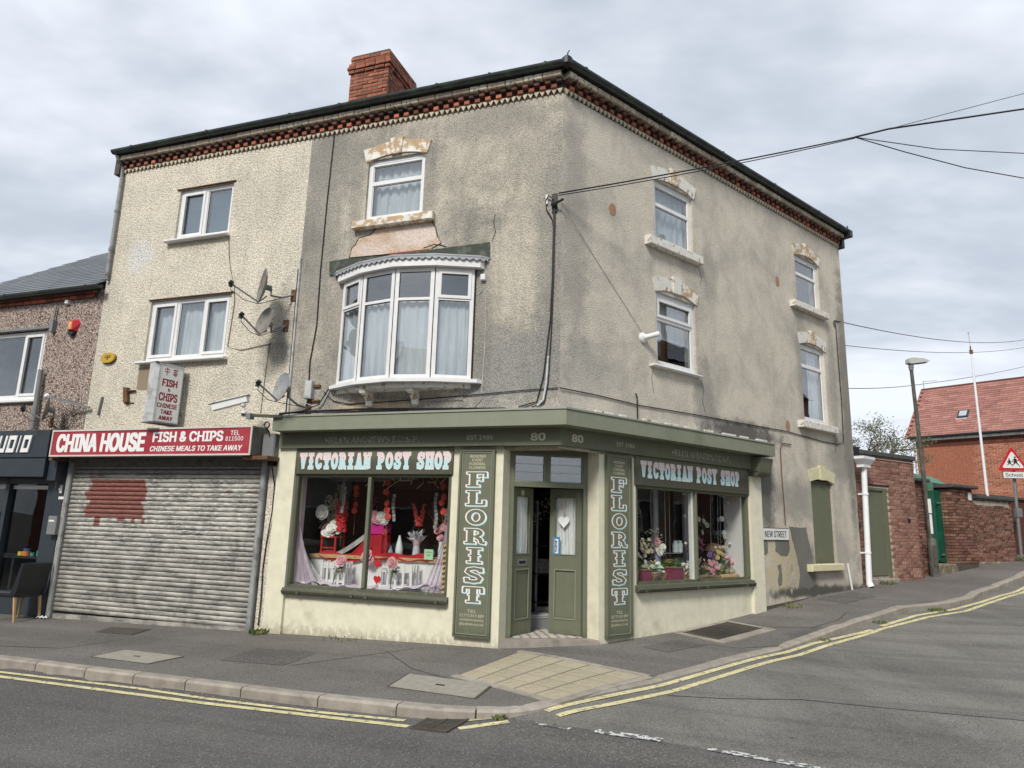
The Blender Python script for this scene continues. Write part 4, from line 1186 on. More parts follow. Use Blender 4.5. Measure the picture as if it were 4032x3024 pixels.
# ---------------------------------------------------------------- bow window
BN = [(3.72, .04), (3.19, .29), (2.55, .40), (1.92, .29), (1.36, .04)]
zb, zt, ztr = 3.70, 5.45, 4.95
W = T.part('bow_window', MB().prism([(3.85, .0), (3.80, .10), (3.22, .36), (2.55, .48), (1.88, .36), (1.24, .10), (1.20, .0)], 'z', 3.64, 3.695), M_['white'], at=(2.5, 0, 3.6))
T.part('bay_soffit', MB().prism([(3.72, .0), (3.66, .05), (3.19, .27), (2.55, .38), (1.92, .27), (1.42, .05), (1.38, .0)], 'z', 3.57, 3.638), M_['greypaint'] if False else M_['whitepaint'], W, at=(2.5, 0, 3.6))
def facet(a, b, mb_, u0, u1, d0, d1, z0, z1):
    # box on the facet a->b between fractions (metres) u0,u1 along it, d0..d1 outward
    ax, ay = a; L = math.hypot(b[0] - ax, b[1] - ay); ux, uy = (b[0] - ax) / L, (b[1] - ay) / L
    nx_, ny_ = (uy, -ux) if (-ux) > 0 else (-uy, ux)
    if ny_ < 0: nx_, ny_ = -nx_, -ny_
    vs = [(ax + ux * u + nx_ * d, ay + uy * u + ny_ * d, z) for z in (z0, z1) for d in (d0, d1) for u in (u0, u1)]
    mb_.add(vs, [(0, 1, 3, 2), (4, 6, 7, 5), (0, 4, 5, 1), (2, 3, 7, 6), (0, 2, 6, 4), (1, 5, 7, 3)])
    return mb_
for k in range(4):
    a, b = BN[k], BN[k + 1]; L = math.hypot(b[0] - a[0], b[1] - a[1])
    f = MB(); w = .062
    g = .008
    for u0, u1, z0, z1 in ((g, L - g, zb, zb + w), (g, L - g, zt - w, zt), (g, g + w, zb + w, zt - w), (L - g - w, L - g, zb + w, zt - w), (g + w, L - g - w, ztr - .022, ztr + .022)):
        facet(a, b, f, u0, u1, -.05, .0, z0, z1)
    Fm = T.part('window_frame', f, M_['white'], W, at=(a[0], 0, zb))
    lights = [(zb + w, ztr - .022), (ztr + .022, zt - w)]
    for j, (z0, z1) in enumerate(lights):
        i0 = .01
        if j == 1 and k in (0, 3):
            cs = MB()
            for u0, u1, y0, y1 in ((g + w - .015, L - g - w + .015, z0 - .012, z0 + .035), (g + w - .015, L - g - w + .015, z1 - .035, z1 + .012), (g + w - .015, g + w + .032, z0 + .035, z1 - .035), (L - g - w - .032, L - g - w + .015, z0 + .035, z1 - .035)):
                facet(a, b, cs, u0, u1, -.02, .016, y0, y1)
            T.part('casement', cs, M_['white'], W, at=(a[0], 0, zb)); i0 = .034
        T.part('pane', facet(a, b, MB(), g + w + i0 - .004, L - g - w - i0 + .004, -.03, -.024, z0 + i0 - .004, z1 - i0 + .004), M_['glass'], W, at=(a[0], 0, zb))
        gs = MB()
        for u0, u1, y0, y1 in ((g + w, L - g - w, z0, z0 + .007), (g + w, L - g - w, z1 - .007, z1), (g + w, g + w + .007, z0, z1), (L - g - w - .007, L - g - w, z0, z1)):
            o_ = i0 - .01
            facet(a, b, gs, u0 + (o_ if u0 < L / 2 else -o_) * (u1 - u0 < .1), u1 + (o_ if u0 < L / 2 else -o_) * (u1 - u0 < .1), -.03, -.019, y0 + (o_ if y0 < (z0 + z1) / 2 else -o_) * (y1 - y0 < .1), y1 + (o_ if y0 < (z0 + z1) / 2 else -o_) * (y1 - y0 < .1))
        T.part('gasket', gs, M_['black'], W, at=(a[0], 0, zb))
    # joint post between facets
    T.part('bay_pole', MB().box(b[0] - .006, b[0] + .006, b[1] - .05, b[1] - .004, zb, zt), M_['black'], W, at=(b[0], 0, zb))
    if True:
        cf = curtain_fn(.06 if k == 0 else 0, L - (.06 if k == 3 else 0), zb + .04, ztr + .0, 0, .014, 5)
        ux, uy = (b[0] - a[0]) / L, (b[1] - a[1]) / L
        def g_(u, v, cf=cf, a=a, ux=ux, uy=uy):
            q = cf(u, v); return (a[0] + ux * q[0], a[1] + uy * q[0] - .10 + q[1], q[2])
        T.part('net_curtain', MB().sheet(g_, 40, 5), M_['net'], W, at=(a[0], 0, zb), smooth=True, recalc=False)
T.part('room', MB().box(1.2, 3.9, -1.6, -1.5, 3.4, 5.7).box(1.2, 3.9, -1.5, -.26, 5.6, 5.7).box(1.2, 3.9, -1.5, -.26, 3.3, 3.4).box(1.15, 1.2, -1.6, -.26, 3.3, 5.7).box(3.9, 3.95, -1.6, -.26, 3.3, 5.7), M_['room'], W, at=(2.5, 0, 3.6))
# flat lead roof with a scalloped apron over a white fascia
def outset(o, z):
    return [(3.90 + o * .4, .03), (3.80 + o * .5, .10 + o), (3.22, .37 + o), (2.55, .49 + o), (1.88, .37 + o), (1.26 - o * .5, .10 + o), (1.16 - o * .4, .03)]
T.part('bay_fascia', MB().prism([(3.84, .0)] + outset(0, 0)[1:6] + [(1.22, .0)], 'z', 5.452, 5.60), M_['white'], W, at=(2.5, 0, 5.4))
T.part('lead_roof', MB().prism([(3.96, .0)] + outset(.035, 0)[1:6] + [(1.12, .0)], 'z', 5.605, 5.63), M_['lead'], W, at=(2.5, 0, 5.6))
ap = polyline_walk(outset(.03, 0), .012)
am = MB()
for i in range(len(ap) - 1):
    def sc_z(i): t = (i * .012 / .105) % 1.0; return 5.548 + .036 * abs(2 * t - 1) ** 2.0
    a, b = ap[i], ap[i + 1]
    za, zb2 = sc_z(i), sc_z(i + 1)
    am.add([(a[0], a[1], za), (b[0], b[1], zb2), (b[0], b[1], 5.61), (a[0], a[1], 5.61), (a[0], a[1] - .006, za), (b[0], b[1] - .006, zb2), (b[0], b[1] - .006, 5.61), (a[0], a[1] - .006, 5.61)], [(0, 1, 2, 3), (4, 5, 6, 7), (0, 1, 5, 4)])
T.part('scalloped_apron', am, M_['lead'], W, at=(2.5, 0, 5.5))
T.part('flashing_board', MB().prism([(4.03, 5.62), (4.05, 5.87), (3.72, 5.885), (2.9, 5.86), (2.3, 5.87), (1.15, 5.885), (1.14, 5.64)], 'd', .0, .022), M_['dkgreenboard'], W, at=(2.5, 0, 5.5))
for s in (3.02, 2.22):
    T.part('bracket', MB().prism([(.0, 3.57), (.30, 3.57), (.28, 3.52), (.17, 3.50), (.10, 3.44), (.07, 3.36), (.0, 3.34)], 's', s, s + .10), M_['whitepaint'], W, at=(s, 0, 3.4))
T.part('under_bay_board', MB().box(1.5, 3.6, 0, .015, 3.40, 3.57), M_['dkgreenboard'] if False else M_['renderL'], W, at=(0, 0, 0))  # board under the bay in the same render as the wall

# ---------------------------------------------------------------- chimney on the party ridge
ch0, ch1, cd0, cd1 = 3.80, 4.66, -2.15, -1.0
Cm = T.part('chimney', MB().box(ch0 + .006, ch1 - .006, cd0 + .006, cd1 - .006, 8.9, 10.66).box(ch0 + .03, ch1 - .03, cd0 + .03, cd1 - .03, 10.66, 10.69), M_['mortardk'], at=(4.2, -1.5, 9))
for (z0, z1, o) in ((9.30, 10.26, 0.0), (10.26, 10.335, .03), (10.335, 10.41, .055), (10.41, 10.485, .03), (10.485, 10.66, .005)):
    bricks(T, Cm, M_['brickchim'], FL, ch0 - o, ch1 + o, z0, z1, cd1 + o, limit=150, key='chim', near=ch0, rough=.006)
    bricks(T, Cm, M_['brickchim'], FL, cd0 - o, cd1 + o - .002, z0 + .0, z1, 0, limit=150, key='chim', ax='d', pos=ch0 - o, flip=-1, near=cd1, rough=.006)
T.part('lead_flashing', MB().box(ch0 - .03, ch1 + .03, cd0 - .03, cd1 + .03, 9.1, 9.3), M_['lead'], Cm, at=(4.2, -1.5, 9))

# patches of cement, lost render and flaked paint with their own edges
M_['cement'] = render_wall('dark_cement_patch', (.20, .195, .17), (.14, .138, .125), -1, grain=.15, gscale=50, bump=.3, mott=.6, streak=.3)
M_['limewash'] = render_wall('flaked_white_limewash', (.50, .47, .40), (.36, .31, .22), -1, grain=.2, gscale=30, bump=.4, mott=.7, streak=.3, ms=6)
M_['barebrickpatch'] = render_wall('pink_spalled_patch', (.40, .245, .155), (.33, .2, .13), -1, grain=.1, bump=.3)
def poly_patch(name, fr, pts, m, th=.003, amp=.012):
    FLOR.part(name, MB().prism(ragged(pts, .05, amp), 'd', -.002, th), m, fr=fr, at=(0, 0, 0))
poly_patch('cement_patch', FR, [(6.10, 1.70), (6.74, 1.69), (6.80, 1.5), (6.95, 1.1), (6.93, .8), (6.98, .62), (6.72, .50), (6.55, .58), (6.34, .55), (6.42, .8), (6.36, 1.05), (6.30, 1.25), (6.18, 1.5)], M_['cement'], .004)
poly_patch('cement_patch', FR, [(5.58, 1.44), (6.06, 1.44), (6.08, 1.25), (5.98, 1.15), (5.74, 1.16), (5.57, 1.26)], M_['cement'], .006)
poly_patch('cement_patch', FR, [(5.62, .98), (5.73, 1.0), (5.77, .8), (5.74, .62), (5.63, .60), (5.60, .72), (5.66, .86)], M_['cement'], .004, .008)
poly_patch('cement_patch', FR, [(5.12, 1.43), (5.30, 1.43), (5.32, 1.22), (5.22, 1.16), (5.12, 1.18)], M_['cement'], .003)
for s, z, r in ((6.1, .95, .07), (6.18, .72, .09), (6.28, .58, .05), (6.02, .62, .045), (6.25, .86, .05), (5.95, 1.05, .03), (6.3, 1.02, .03), (6.08, .5, .05)):
    poly_patch('limewash_flake', FR, [(s + r * math.cos(a) * .8, z + r * 1.2 * math.sin(a)) for a in (0, .8, 1.7, 2.6, 3.5, 4.4, 5.3)], M_['limewash'], .005, .018)
for s, z in ((1.12, 6.65), (6.16, 6.7), (6.26, 3.68)):
    poly_patch('spalled_patch', FR, [(s + .085 * math.cos(a), z + .12 * math.sin(a)) for a in (0, .7, 1.5, 2.3, 3.1, 4.0, 4.8, 5.6)], M_['barebrickpatch'], .003, .012)
# ---------------------------------------------------------------- florist shopfront
T = FLOR
G, GLt, CR = M_['green'], M_['green_l'], M_['creampaint']
# piers and stall risers, front
T.part('pier', MB().box(.82, 1.62, -.22, .0, -.3, 2.70), CR, at=(1.2, 0, 0))
T.part('pier', MB().box(4.35, 4.69, -.22, .045, -.35, 2.70), CR, at=(4.5, 0, 0))
T.part('stall_riser', MB().box(1.62, 4.35, -.22, -.012, -.35, .47), CR, at=(3, 0, 0))
# side
T.part('pier', MB().box(.82, 1.63, -.22, .0, -.3, 2.70), CR, fr=FR, at=(1.2, 0, 0))
T.part('stall_riser', MB().box(1.63, 4.73, -.22, -.012, -.3, .66), CR, fr=FR, at=(3, 0, 0))
T.part('pier', MB().box(4.73, 5.10, -.22, .05, -.2, 2.60), CR, fr=FR, at=(4.9, 0, 0))
T.part('console_bracket', MB().prism([(.0, 2.58), (.20, 2.58), (.24, 2.64), (.30, 2.90), (.0, 2.90)], 's', 4.72, 5.13).prism([(.02, 2.66), (.235, 2.66), (.275, 2.87), (.02, 2.87)], 's', 4.70, 5.15), G, fr=FR, at=(4.9, 0, 2.6))
# splay reveals in cream beside the recessed door
T.part('door_reveal', MB().prism([(0.0, .004), (0.0, -.30), (.135, -.30), (.135, -.2)], 'z', -.1, 2.70), CR, fr=FD, at=(0, 0, 0))
T.part('door_reveal', MB().prism([(1.431, .004), (1.431, -.30), (1.315, -.30), (1.315, -.2)], 'z', -.1, 2.70), CR, fr=FD, at=(0, 0, 0))
# name band (fascia) running round the corner with a blunted nose
def around(mb, d0, d1, z0, z1, sl, sr, topd=None):
    A = FL.P(sl, d1); B = None
    # corner of two offset planes
    def corner(d):
        # intersection of L plane offset d and R plane offset d
        p = FL.P(0, d); q = FR.P(0, d)
        a, b, c_, e = FL.ds.x, -FR.ds.x, FL.ds.y, -FR.ds.y
        det = a * e - b * c_
        rx, ry = q.x - p.x, q.y - p.y
        t = (rx * e - b * ry) / det
        return (p.x + FL.ds.x * t, p.y + FL.ds.y * t)
    o = corner(d1); i_ = corner(d0)
    for (E, s, dd) in ((FL, sl, 0), (FR, sr, 0)):
        p1 = E.P(s, d1); p0 = E.P(s, d0)
        P4 = [(p0.x, p0.y), (p1.x, p1.y), o, i_]
        if topd is None:
            mb.prism(P4, 'z', z0, z1)
        else:
            it = corner(topd); pt = E.P(s, topd)
            b4 = P4; t4 = [(p0.x, p0.y), (pt.x, pt.y), it, i_]
            mb.add([(x, y, z0) for x, y in b4] + [(x, y, z1) for x, y in t4], [(0, 1, 2, 3), (7, 6, 5, 4), (0, 1, 5, 4), (1, 2, 6, 5), (2, 3, 7, 6), (3, 0, 4, 7)])
    return mb
T.part('name_band', around(MB(), -.20, .10, 2.70, 2.955, 4.66, 4.74), G, fr=FW, at=(0, 0, 0))
T.part('cornice_board', around(MB(), -.0, .35, 2.95, 3.165, 4.62, 5.12), GLt, fr=FW, at=(0, 0, 0))
T.part('cornice_top', around(MB(), -.0, .365, 3.166, 3.19, 4.63, 5.13, topd=.36), GLt, fr=FW, at=(0, 0, 0))
T.part('lead_capping', around(MB(), -.0, .33, 3.191, 3.20, 4.60, 5.10), M_['lead'], fr=FW, at=(0, 0, 0))
lm = MB()
for k in range(9):
    s = .4 + k * .52
    lm.box(s, s + rnd.uniform(.12, .4), .30, .345, 3.195, 3.225)
T.part('lead_tack', lm, M_['whitepaint'], fr=FR, at=(2.5, 0, 3.2), kind='stuff')
T.part('moulding', MB().box(.78, 1.66, .10, .125, 2.700, 2.722), G, at=(1, 0, 2.7))
# sign boards under the band
T.part('sign_board', MB().bbox(1.60, 4.35, -.10, .035, 2.29, 2.70, .006), G, at=(3, 0, 2.5))
T.part('sign_board', MB().bbox(1.60, 4.72, -.10, .035, 2.24, 2.70, .006), G, fr=FR, at=(3, 0, 2.5))
# two layer show-card lettering: pale blue shade, pink-and-blue face
def gradmat(name, lo, hi, z0, z1):
    m, nt, bs = newmat(name)
    sp = N(nt, 'ShaderNodeSeparateXYZ', {0: coords(nt)})
    g = nz(nt, coords(nt), 14, 3)
    col = mix(nt, mrange(nt, mth(nt, 'ADD', sp.outputs[2], mth(nt, 'MULTIPLY', mth(nt, 'SUBTRACT', g, .5), .10)), z0, z1), lo, hi)
    nt.links.new(col, bs.inputs['Base Color']); bs.inputs['Roughness'].default_value = .5
    return m
BLU = (.50, .76, .80); PNK = (.84, .66, .67); WHT = (.84, .84, .80)
M_['vps'] = gradmat('pink_to_pale_blue_sign_paint', BLU, PNK, .10, .16)
M_['vpsw'] = mat('white_sign_paint', WHT, .5, var=.04)
M_['pink'] = mat('pink_sign_paint', (.78, .42, .44), .5, var=.05)
M_['blue'] = mat('pale_blue_sign_paint', (.42, .72, .80), .5, var=.05)
for fr, a, b in ((FL, 4.27, 1.62), (FR, 1.72, 4.42)):
    z0, z1 = 2.385, 2.62
    T.part('lettering', slab_text(MB(), 'VICTORIAN POSY SHOP', a, b, z0, z1, .0365, e=.013, dx=.0, dz=-.006, ww=.84, gap=.09), M_['vpsw'], fr=fr, at=(0, 0, z0), kind='stuff')
    T.part('lettering', slab_text(MB(), 'VICTORIAN POSY SHOP', a, b, z0, z1, .0385, e=.005, ww=.84, gap=.09), M_['vps'], fr=fr, at=(0, 0, z0), kind='stuff')
    ig = MB()
    T.part('lettering', put_text(MB(), fr, 'HELEN ANDREWS I.C.S.F.', *((3.78, 2.14) if fr is FL else (2.42, 4.05)), 2.765, 2.865, .1005, bold=.01, thick=.001), M_['inkgrey'], fr=fr, at=(0, 0, 2.8), kind='stuff')
    T.part('lettering', put_text(MB(), fr, 'EST 1986', *((1.36, .96) if fr is FL else (1.10, 1.50)), 2.79, 2.855, .1005, thick=.001), M_['inkcream'], fr=fr, at=(0, 0, 2.8), kind='stuff')
    T.part('house_number', put_text(MB(), fr, '80', *((.385, .165) if fr is FL else (.16, .385)), 2.765, 2.875, .1005, bold=.03, thick=.001), M_['inkcream'], fr=fr, at=(0, 0, 2.8), kind='stuff')
# FLORIST panels on the two piers
for fr in (FL, FR):
    W = T.part('florist_panel', MB().bbox(.935, 1.485, .0, .040, .045, 2.655, .010), G, fr=fr, at=(1.2, 0, .05))
    T.part('panel_moulding', frame_ring(MB(), .935, 1.485, .045, 2.655, .03, .040, .062), G, W, fr=fr, at=(1.2, 0, .05))
    T.part('panel_moulding', frame_ring(MB(), .975, 1.445, .085, 2.615, .012, .040, .050), GLt, W, fr=fr, at=(1.2, 0, .05))
    a, b = (1.36, 1.04) if fr is FL else (1.05, 1.37)
    zt_, hh, st = 2.325, .21, .267
    lay = [(.0115, -.011, .0405, 'blue', -.011), (.0115, 0.0, .0418, 'pink', .007), (.0115, 0.0, .0430, 'vpsw', 0), (.001, 0.0, .0445, 'green', 0)]
    sgn = 1 if fr is FL else -1
    for e, dz, dd, mm, dx in lay:
        m_ = MB()
        for i, chh in enumerate('FLORIST'):
            zb_ = zt_ - hh - i * st + .0
            slab_text(m_, chh, a, b, zb_, zb_ + hh, dd, e=e if mm != 'green' else -.003, dz=dz, dx=dx * sgn * (-1 if False else 1), vert=True)
        T.part('lettering', m_, M_[mm], W, fr=fr, at=(1.2, 0, .05), kind='stuff')
    c0, c1 = (1.33, 1.08) if fr is FL else (1.09, 1.34)
    for i, (t, k0, k1) in enumerate((('WEDDING', 0, 0), ('EVENT', .04, .04), ('FUNERAL', 0, 0), ('FLOWERS', 0, 0))):
        T.part('lettering', put_text(MB(), fr, t, c0 + (-k0 if fr is FL else k0), c1 + (k1 if fr is FL else -k1), 2.535 - i * .055, 2.575 - i * .055, .0405, thick=.001, bold=.01), M_['inkcream'], W, fr=fr, at=(1.2, 0, .05), kind='stuff')
    c0, c1 = (1.39, 1.03) if fr is FL else (1.03, 1.39)
    for i, (t, k) in enumerate((('TEL', .11), ('01773 819 889', 0), ('victorianposy', 0), ('@yahoo.co.uk', 0))):
        T.part('lettering', put_text(MB(), fr, t, c0 + (-k if fr is FL else k), c1 + (k if fr is FL else -k), .375 - i * .058, .415 - i * .058, .0405, thick=.001, bold=.006), M_['inkcream'], W, fr=fr, at=(1.2, 0, .05), kind='stuff')

# ---------------------------------------------------------------- shop windows
def shop_window(fr, s0, s1, z0, z1, mull, sillz):
    W = T.part('shop_window', frame_ring(MB(), s0, s1, z0, z1, .05, -.10, -.02), G, fr=fr, at=(s0, 0, z0))
    for k, s in enumerate((s0, s1 - .05)):
        m_ = MB()
        for q in range(3): m_.box(s + .004 + q * .016, s + .014 + q * .016, -.02, -.006, z0 + .05, z1 - .01)
        T.part('fluting', m_, G, W, fr=fr, at=(s0, 0, z0))
    T.part('mullion', MB().bbox(mull - .028, mull + .028, -.09, .0, z0 + .05, z1 - .05, .008), G, W, fr=fr, at=(s0, 0, z0))
    if fr is FR: T.part('inner_mullion', MB().box(mull - .07, mull - .03, -.12, -.05, z0 + .05, z1 - .05), M_['white'], W, fr=fr, at=(s0, 0, z0))
    for a, b in ((s0 + .05, mull - .028), (mull + .028, s1 - .05)):
        T.part('pane', MB().box(a, b, -.062, -.056, z0 + .05, z1 - .05), M_['shopglass'], W, fr=fr, at=(s0, 0, z0))
    T.part('sill', MB().prism([(-.12, sillz), (.07, sillz - .01), (.085, sillz + .03), (.06, sillz + .045), (.05, sillz + .075), (-.02, z0 + .015), (-.12, z0 + .015)], 's', s0 - .03, s1 + .03), G, W, fr=fr, at=(s0, 0, z0))
    T.part('sill_edge', MB().box(s0 - .02, s1 + .02, .02, .078, sillz - .018, sillz - .011), M_['black'], W, fr=fr, at=(s0, 0, z0))
    for k in (s0 + .1, mull - .15, mull + .1, s1 - .3):
        T.part('sill_clip', MB().box(k, k + .05, .08, .10, sillz - .01, sillz + .035), G, W, fr=fr, at=(s0, 0, z0))
    return W
WL = shop_window(FL, 1.62, 4.35, .545, 2.30, 3.0, .475)
WR = shop_window(FR, 1.63, 4.73, .745, 2.25, 3.17, .665)
# display rooms behind the glass
DR, DF = M_['darkroom'], M_['darkroom2']
M_['lining'] = mat('white_display_lining', (.74, .73, .73), .7, var=.05)
M_['lilacwall'] = mat('pale_lilac_reveal', (.55, .50, .54), .7, var=.1)
def display_room(fr, s0, s1, z0, z1, dep, W, floor_m):
    T.part('display_floor', MB().box(s0, s1, -dep, -.10, z0 - .03, z0), floor_m, W, fr=fr, at=(s0, 0, z0))
    m_ = MB().box(s0, s1, -dep - .03, -dep, z0, z1).box(s0, s1, -dep, -.10, z1, z1 + .03)
    m_.box(s0 - .03, s0, -dep, -.10, z0, z1).box(s1, s1 + .03, -dep, -.10, z0, z1)
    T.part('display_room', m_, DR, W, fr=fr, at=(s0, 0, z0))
display_room(FL, 1.58, 4.40, .56, 2.55, 1.25, WL, M_['lining'])
display_room(FR, 1.66, 4.72, .75, 2.5, 1.2, WR, M_['wood'])
T.part('white_reveal', MB().box(4.37, 4.395, -.34, -.12, .56, 2.5), M_['lilacwall'], WL, at=(4.3, 0, .5))
T.part('white_reveal', MB().box(4.66, 4.70, -.48, -.12, .76, 2.45), M_['lining'], WR, fr=FR, at=(4.6, 0, .5))
for s in (3.38, 4.30): T.part('white_post', MB().box(s, s + .13, -1.15, -1.08, .76, 2.45), M_['greypost'] if 'greypost' in M_ else M_['lilacwall'], WR, fr=FR, at=(s, 0, .5))
T.part('ceiling_beam', MB().box(1.75, 3.1, -1.15, -1.0, 2.12, 2.34), M_['wooddk'] if 'wooddk' in M_ else DF, WL, at=(2, 0, 2))
T.part('bulkhead', MB().box(3.2, 4.36, -1.15, -.95, 2.25, 2.5), M_['greypaint'], WL, at=(2, 0, 2))
# raised platform with a pale wood edge
T.part('platform', MB().box(1.62, 4.36, -1.2, -.60, .56, .985), M_['lining'], WL, at=(3, 0, .5))
T.part('platform_top', MB().box(1.62, 4.36, -1.2, -.56, .985, 1.04), M_['wood'], WL, at=(3, 0, .5))

# ---------------------------------------------------------------- door in the splayed corner
EN = T.part('entrance', MB().box(.0, 1.431, -.30, .02, -.2, .035), M_['kerb'], fr=FD, at=(0, 0, 0))
T.part('soffit', MB().prism([(.82 * 0, .10), (1.431, .10), (1.431, -.3), (0, -.3)], 'z', 2.685, 2.699), G, EN, fr=FD, at=(0, 0, 0))
fm = MB().box(.135, .20, -.30, -.19, .035, 2.685).box(1.25, 1.315, -.30, -.19, .035, 2.685).box(.20, 1.25, -.30, -.19, 2.62, 2.685).box(.20, 1.25, -.30, -.18, 2.145, 2.215).box(.665, .735, -.29, -.20, 2.215, 2.62)
T.part('door_frame', fm, G, EN, fr=FD, at=(0, 0, 0))
for a, b in ((.20, .665), (.735, 1.25)):
    T.part('fanlight_frame', frame_ring(MB(), a, b, 2.215, 2.62, .018, -.25, -.205), GLt, EN, fr=FD, at=(a, 0, 2))
    T.part('pane', MB().box(a + .018, b - .018, -.24, -.236, 2.233, 2.602), M_['glass'], EN, fr=FD, at=(a, 0, 2))
    for z in (2.36, 2.48): T.part('louvre_edge', MB().box(a + .018, b - .018, -.236, -.226, z, z + .006), M_['metal'], EN, fr=FD, at=(a, 0, 2))
def leaf_fr(hinge, ang):
    # frame whose s axis runs from the hinge to the free edge, d axis towards the street
    o = FD.P(hinge, -.27)
    x = FD.ds * math.cos(ang) - FD.dn * math.sin(ang)
    if hinge > .7: x = -FD.ds * math.cos(ang) - FD.dn * math.sin(ang)
    y = Vector((x.y, -x.x, 0))
    if y.dot(FD.dn) < 0: y = -y
    sg = 1 if (x.x * y.y - x.y * y.x) > 0 else -1
    return Frame((o.x, o.y), (x.x, x.y), (y.x, y.y), sg)
for k, (hg, ang) in enumerate(((.205, R(43)), (1.245, R(38)))):
    lf = leaf_fr(hg, ang); w = .515; zb_, zt2 = .05, 2.14
    m_ = MB()
    st = .085
    m_.box(0, st, -.045, 0, zb_, zt2).box(w - st, w, -.045, 0, zb_, zt2).box(st, w - st, -.045, 0, zt2 - .12, zt2).box(st, w - st, -.045, 0, zb_, .26).box(st, w - st, -.045, 0, .96, 1.17)
    D_ = T.part('door_leaf', m_, G, fr=lf, at=(0, 0, 0), label='left door leaf standing open' if k == 0 else 'right door leaf standing open')
    T.part('door_panel', MB().bbox(st, w - st, -.03, -.014, .26, .96, .012), G, D_, fr=lf, at=(0, 0, 0))
    T.part('panel_moulding', frame_ring(MB(), st - .005, w - st + .005, .255, .965, .018, -.002, .010), GLt, D_, fr=lf, at=(0, 0, 0))
    T.part('pane', MB().box(st, w - st, -.026, -.020, 1.17, zt2 - .12), M_['shopglass'], D_, fr=lf, at=(0, 0, 0))
    T.part('panel_moulding', frame_ring(MB(), st - .003, w - st + .003, 1.167, zt2 - .117, .014, -.004, .008), G, D_, fr=lf, at=(0, 0, 0))
    T.part('door_curtain', MB().sheet(curtain_fn(st, w - st, 1.17, zt2 - .13, -.05, .008, 5), 30, 4), M_['net2'] if 'net2' in M_ else M_['net'], D_, fr=lf, at=(0, 0, 0), recalc=False, smooth=True)
    if k == 0:
        T.part('letter_plate', frame_ring(MB(), .15, .365, 1.01, 1.10, .02, 0, .010).box(.17, .345, 0, .004, 1.03, 1.08), M_['metal'], D_, fr=lf, at=(0, 0, 0))
        T.part('letter_flap', MB().box(.175, .34, .004, .008, 1.035, 1.075), M_['black'], D_, fr=lf, at=(0, 0, 0))
        T.part('small_notice', MB().box(.2, .27, 0, .003, 2.03, 2.10), M_['inkcream'], D_, fr=lf, at=(0, 0, 0))
    else:
        T.part('lock', MB().lathe((.46, 0, 1.40), [(.014, 0), (.014, .01), (.0, .012)], 10, (0, 1, 0)), M_['metal'], D_, fr=lf, at=(0, 0, 0))
        # heart hanging on a ribbon and blue opening sign
        hp_ = []
        for i in range(28):
            t = 2 * math.pi * i / 28
            hp_.append((.28 + .0062 * 16 * math.sin(t) ** 3 * .9, 1.66 + .0062 * (13 * math.cos(t) - 5 * math.cos(2 * t) - 2 * math.cos(3 * t) - math.cos(4 * t))))
        H_ = Thing(lf, 'heart_ornament', 'white wooden heart hanging by a ribbon on the right door', 'ornament', (.28, 0, 1.66))
        H_.part('heart', MB().prism(hp_, 'd', .004, .016), M_['inkwhite'])
        H_.part('ribbon', MB().tube([(.28, .006, 1.74), (.25, .006, 1.90), (.27, .006, 2.04)], .004, 5).tube([(.28, .006, 1.74), (.31, .006, 1.90), (.29, .006, 2.04)], .004, 5), M_['wood'])
        B_ = Thing(lf, 'open_sign', 'small blue card sign in the glass of the right door', 'sign', (.40, 0, 1.2))
        M_['signblue'] = mat('blue_card', (.05, .22, .50), .5)
        B_.part('card', MB().box(.345, .465, -.004, .003, 1.16, 1.43), M_['signblue'])
        B_.part('inset', MB().box(.37, .44, .003, .005, 1.19, 1.40), M_['inkwhite'])
        B_.part('print', put_text(MB(), lf, 'OPEN', .385, .425, 1.21, 1.38, .0052, thick=.001, bold=.02), M_['inkblack'], kind='stuff')
# hall behind the door
hl = MB().box(.05, .06, -3.4, -.30, 0, 2.68).box(1.37, 1.38, -3.4, -.30, 0, 2.68).box(.05, 1.38, -3.4, -3.38, 0, 2.68).box(.05, 1.38, -3.4, -.30, 2.68, 2.70).box(.05, 1.38, -3.4, -.25, 0.0, .03)
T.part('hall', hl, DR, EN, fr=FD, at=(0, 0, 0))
# tiled floor: pale octagons with dark red insets
M_['tilew'] = mat('pale_hall_tile', (.62, .58, .52), .35, var=.1, orand=.06)
M_['tiler'] = mat('oxblood_inset_tile', (.17, .035, .03), .4)
tw = .135
oc = MB().prism([(-.064, -.03), (-.03, -.064), (.03, -.064), (.064, -.03), (.064, .03), (.03, .064), (-.03, .064), (-.064, .03)], 'z', 0, .006)
tm = mesh_of(oc, M_['tilew'], FW, (0, 0, 0), name='tile')
dm = mesh_of(MB().prism([(-.034, 0), (0, -.034), (.034, 0), (0, .034)], 'z', 0, .006), M_['tiler'], FW, (0, 0, 0), name='inset')
FT = T.part('tiled_floor', MB().box(.14, 1.31, -1.7, -.20, .030, .036), M_['mortardk'], fr=FD, at=(0, 0, 0))
for i in range(9):
    for j in range(11):
        T.inst('tile', tm, (.17 + i * tw, -.27 - j * tw, .0365), FT, FD)
        if i < 8: T.inst('inset_tile', dm, (.17 + (i + .5) * tw, -.27 - (j + .5) * tw, .0365), FT, FD)
M_['galv'] = mat('dull_grey_paint', (.30, .305, .30), .6, var=.15, c2=(.19, .19, .18), c2s=5)
M_['signend'] = mat('grimy_grey_box', (.17, .165, .15), .8, var=.3, vs=5, c2=(.09, .085, .08), c2s=5)
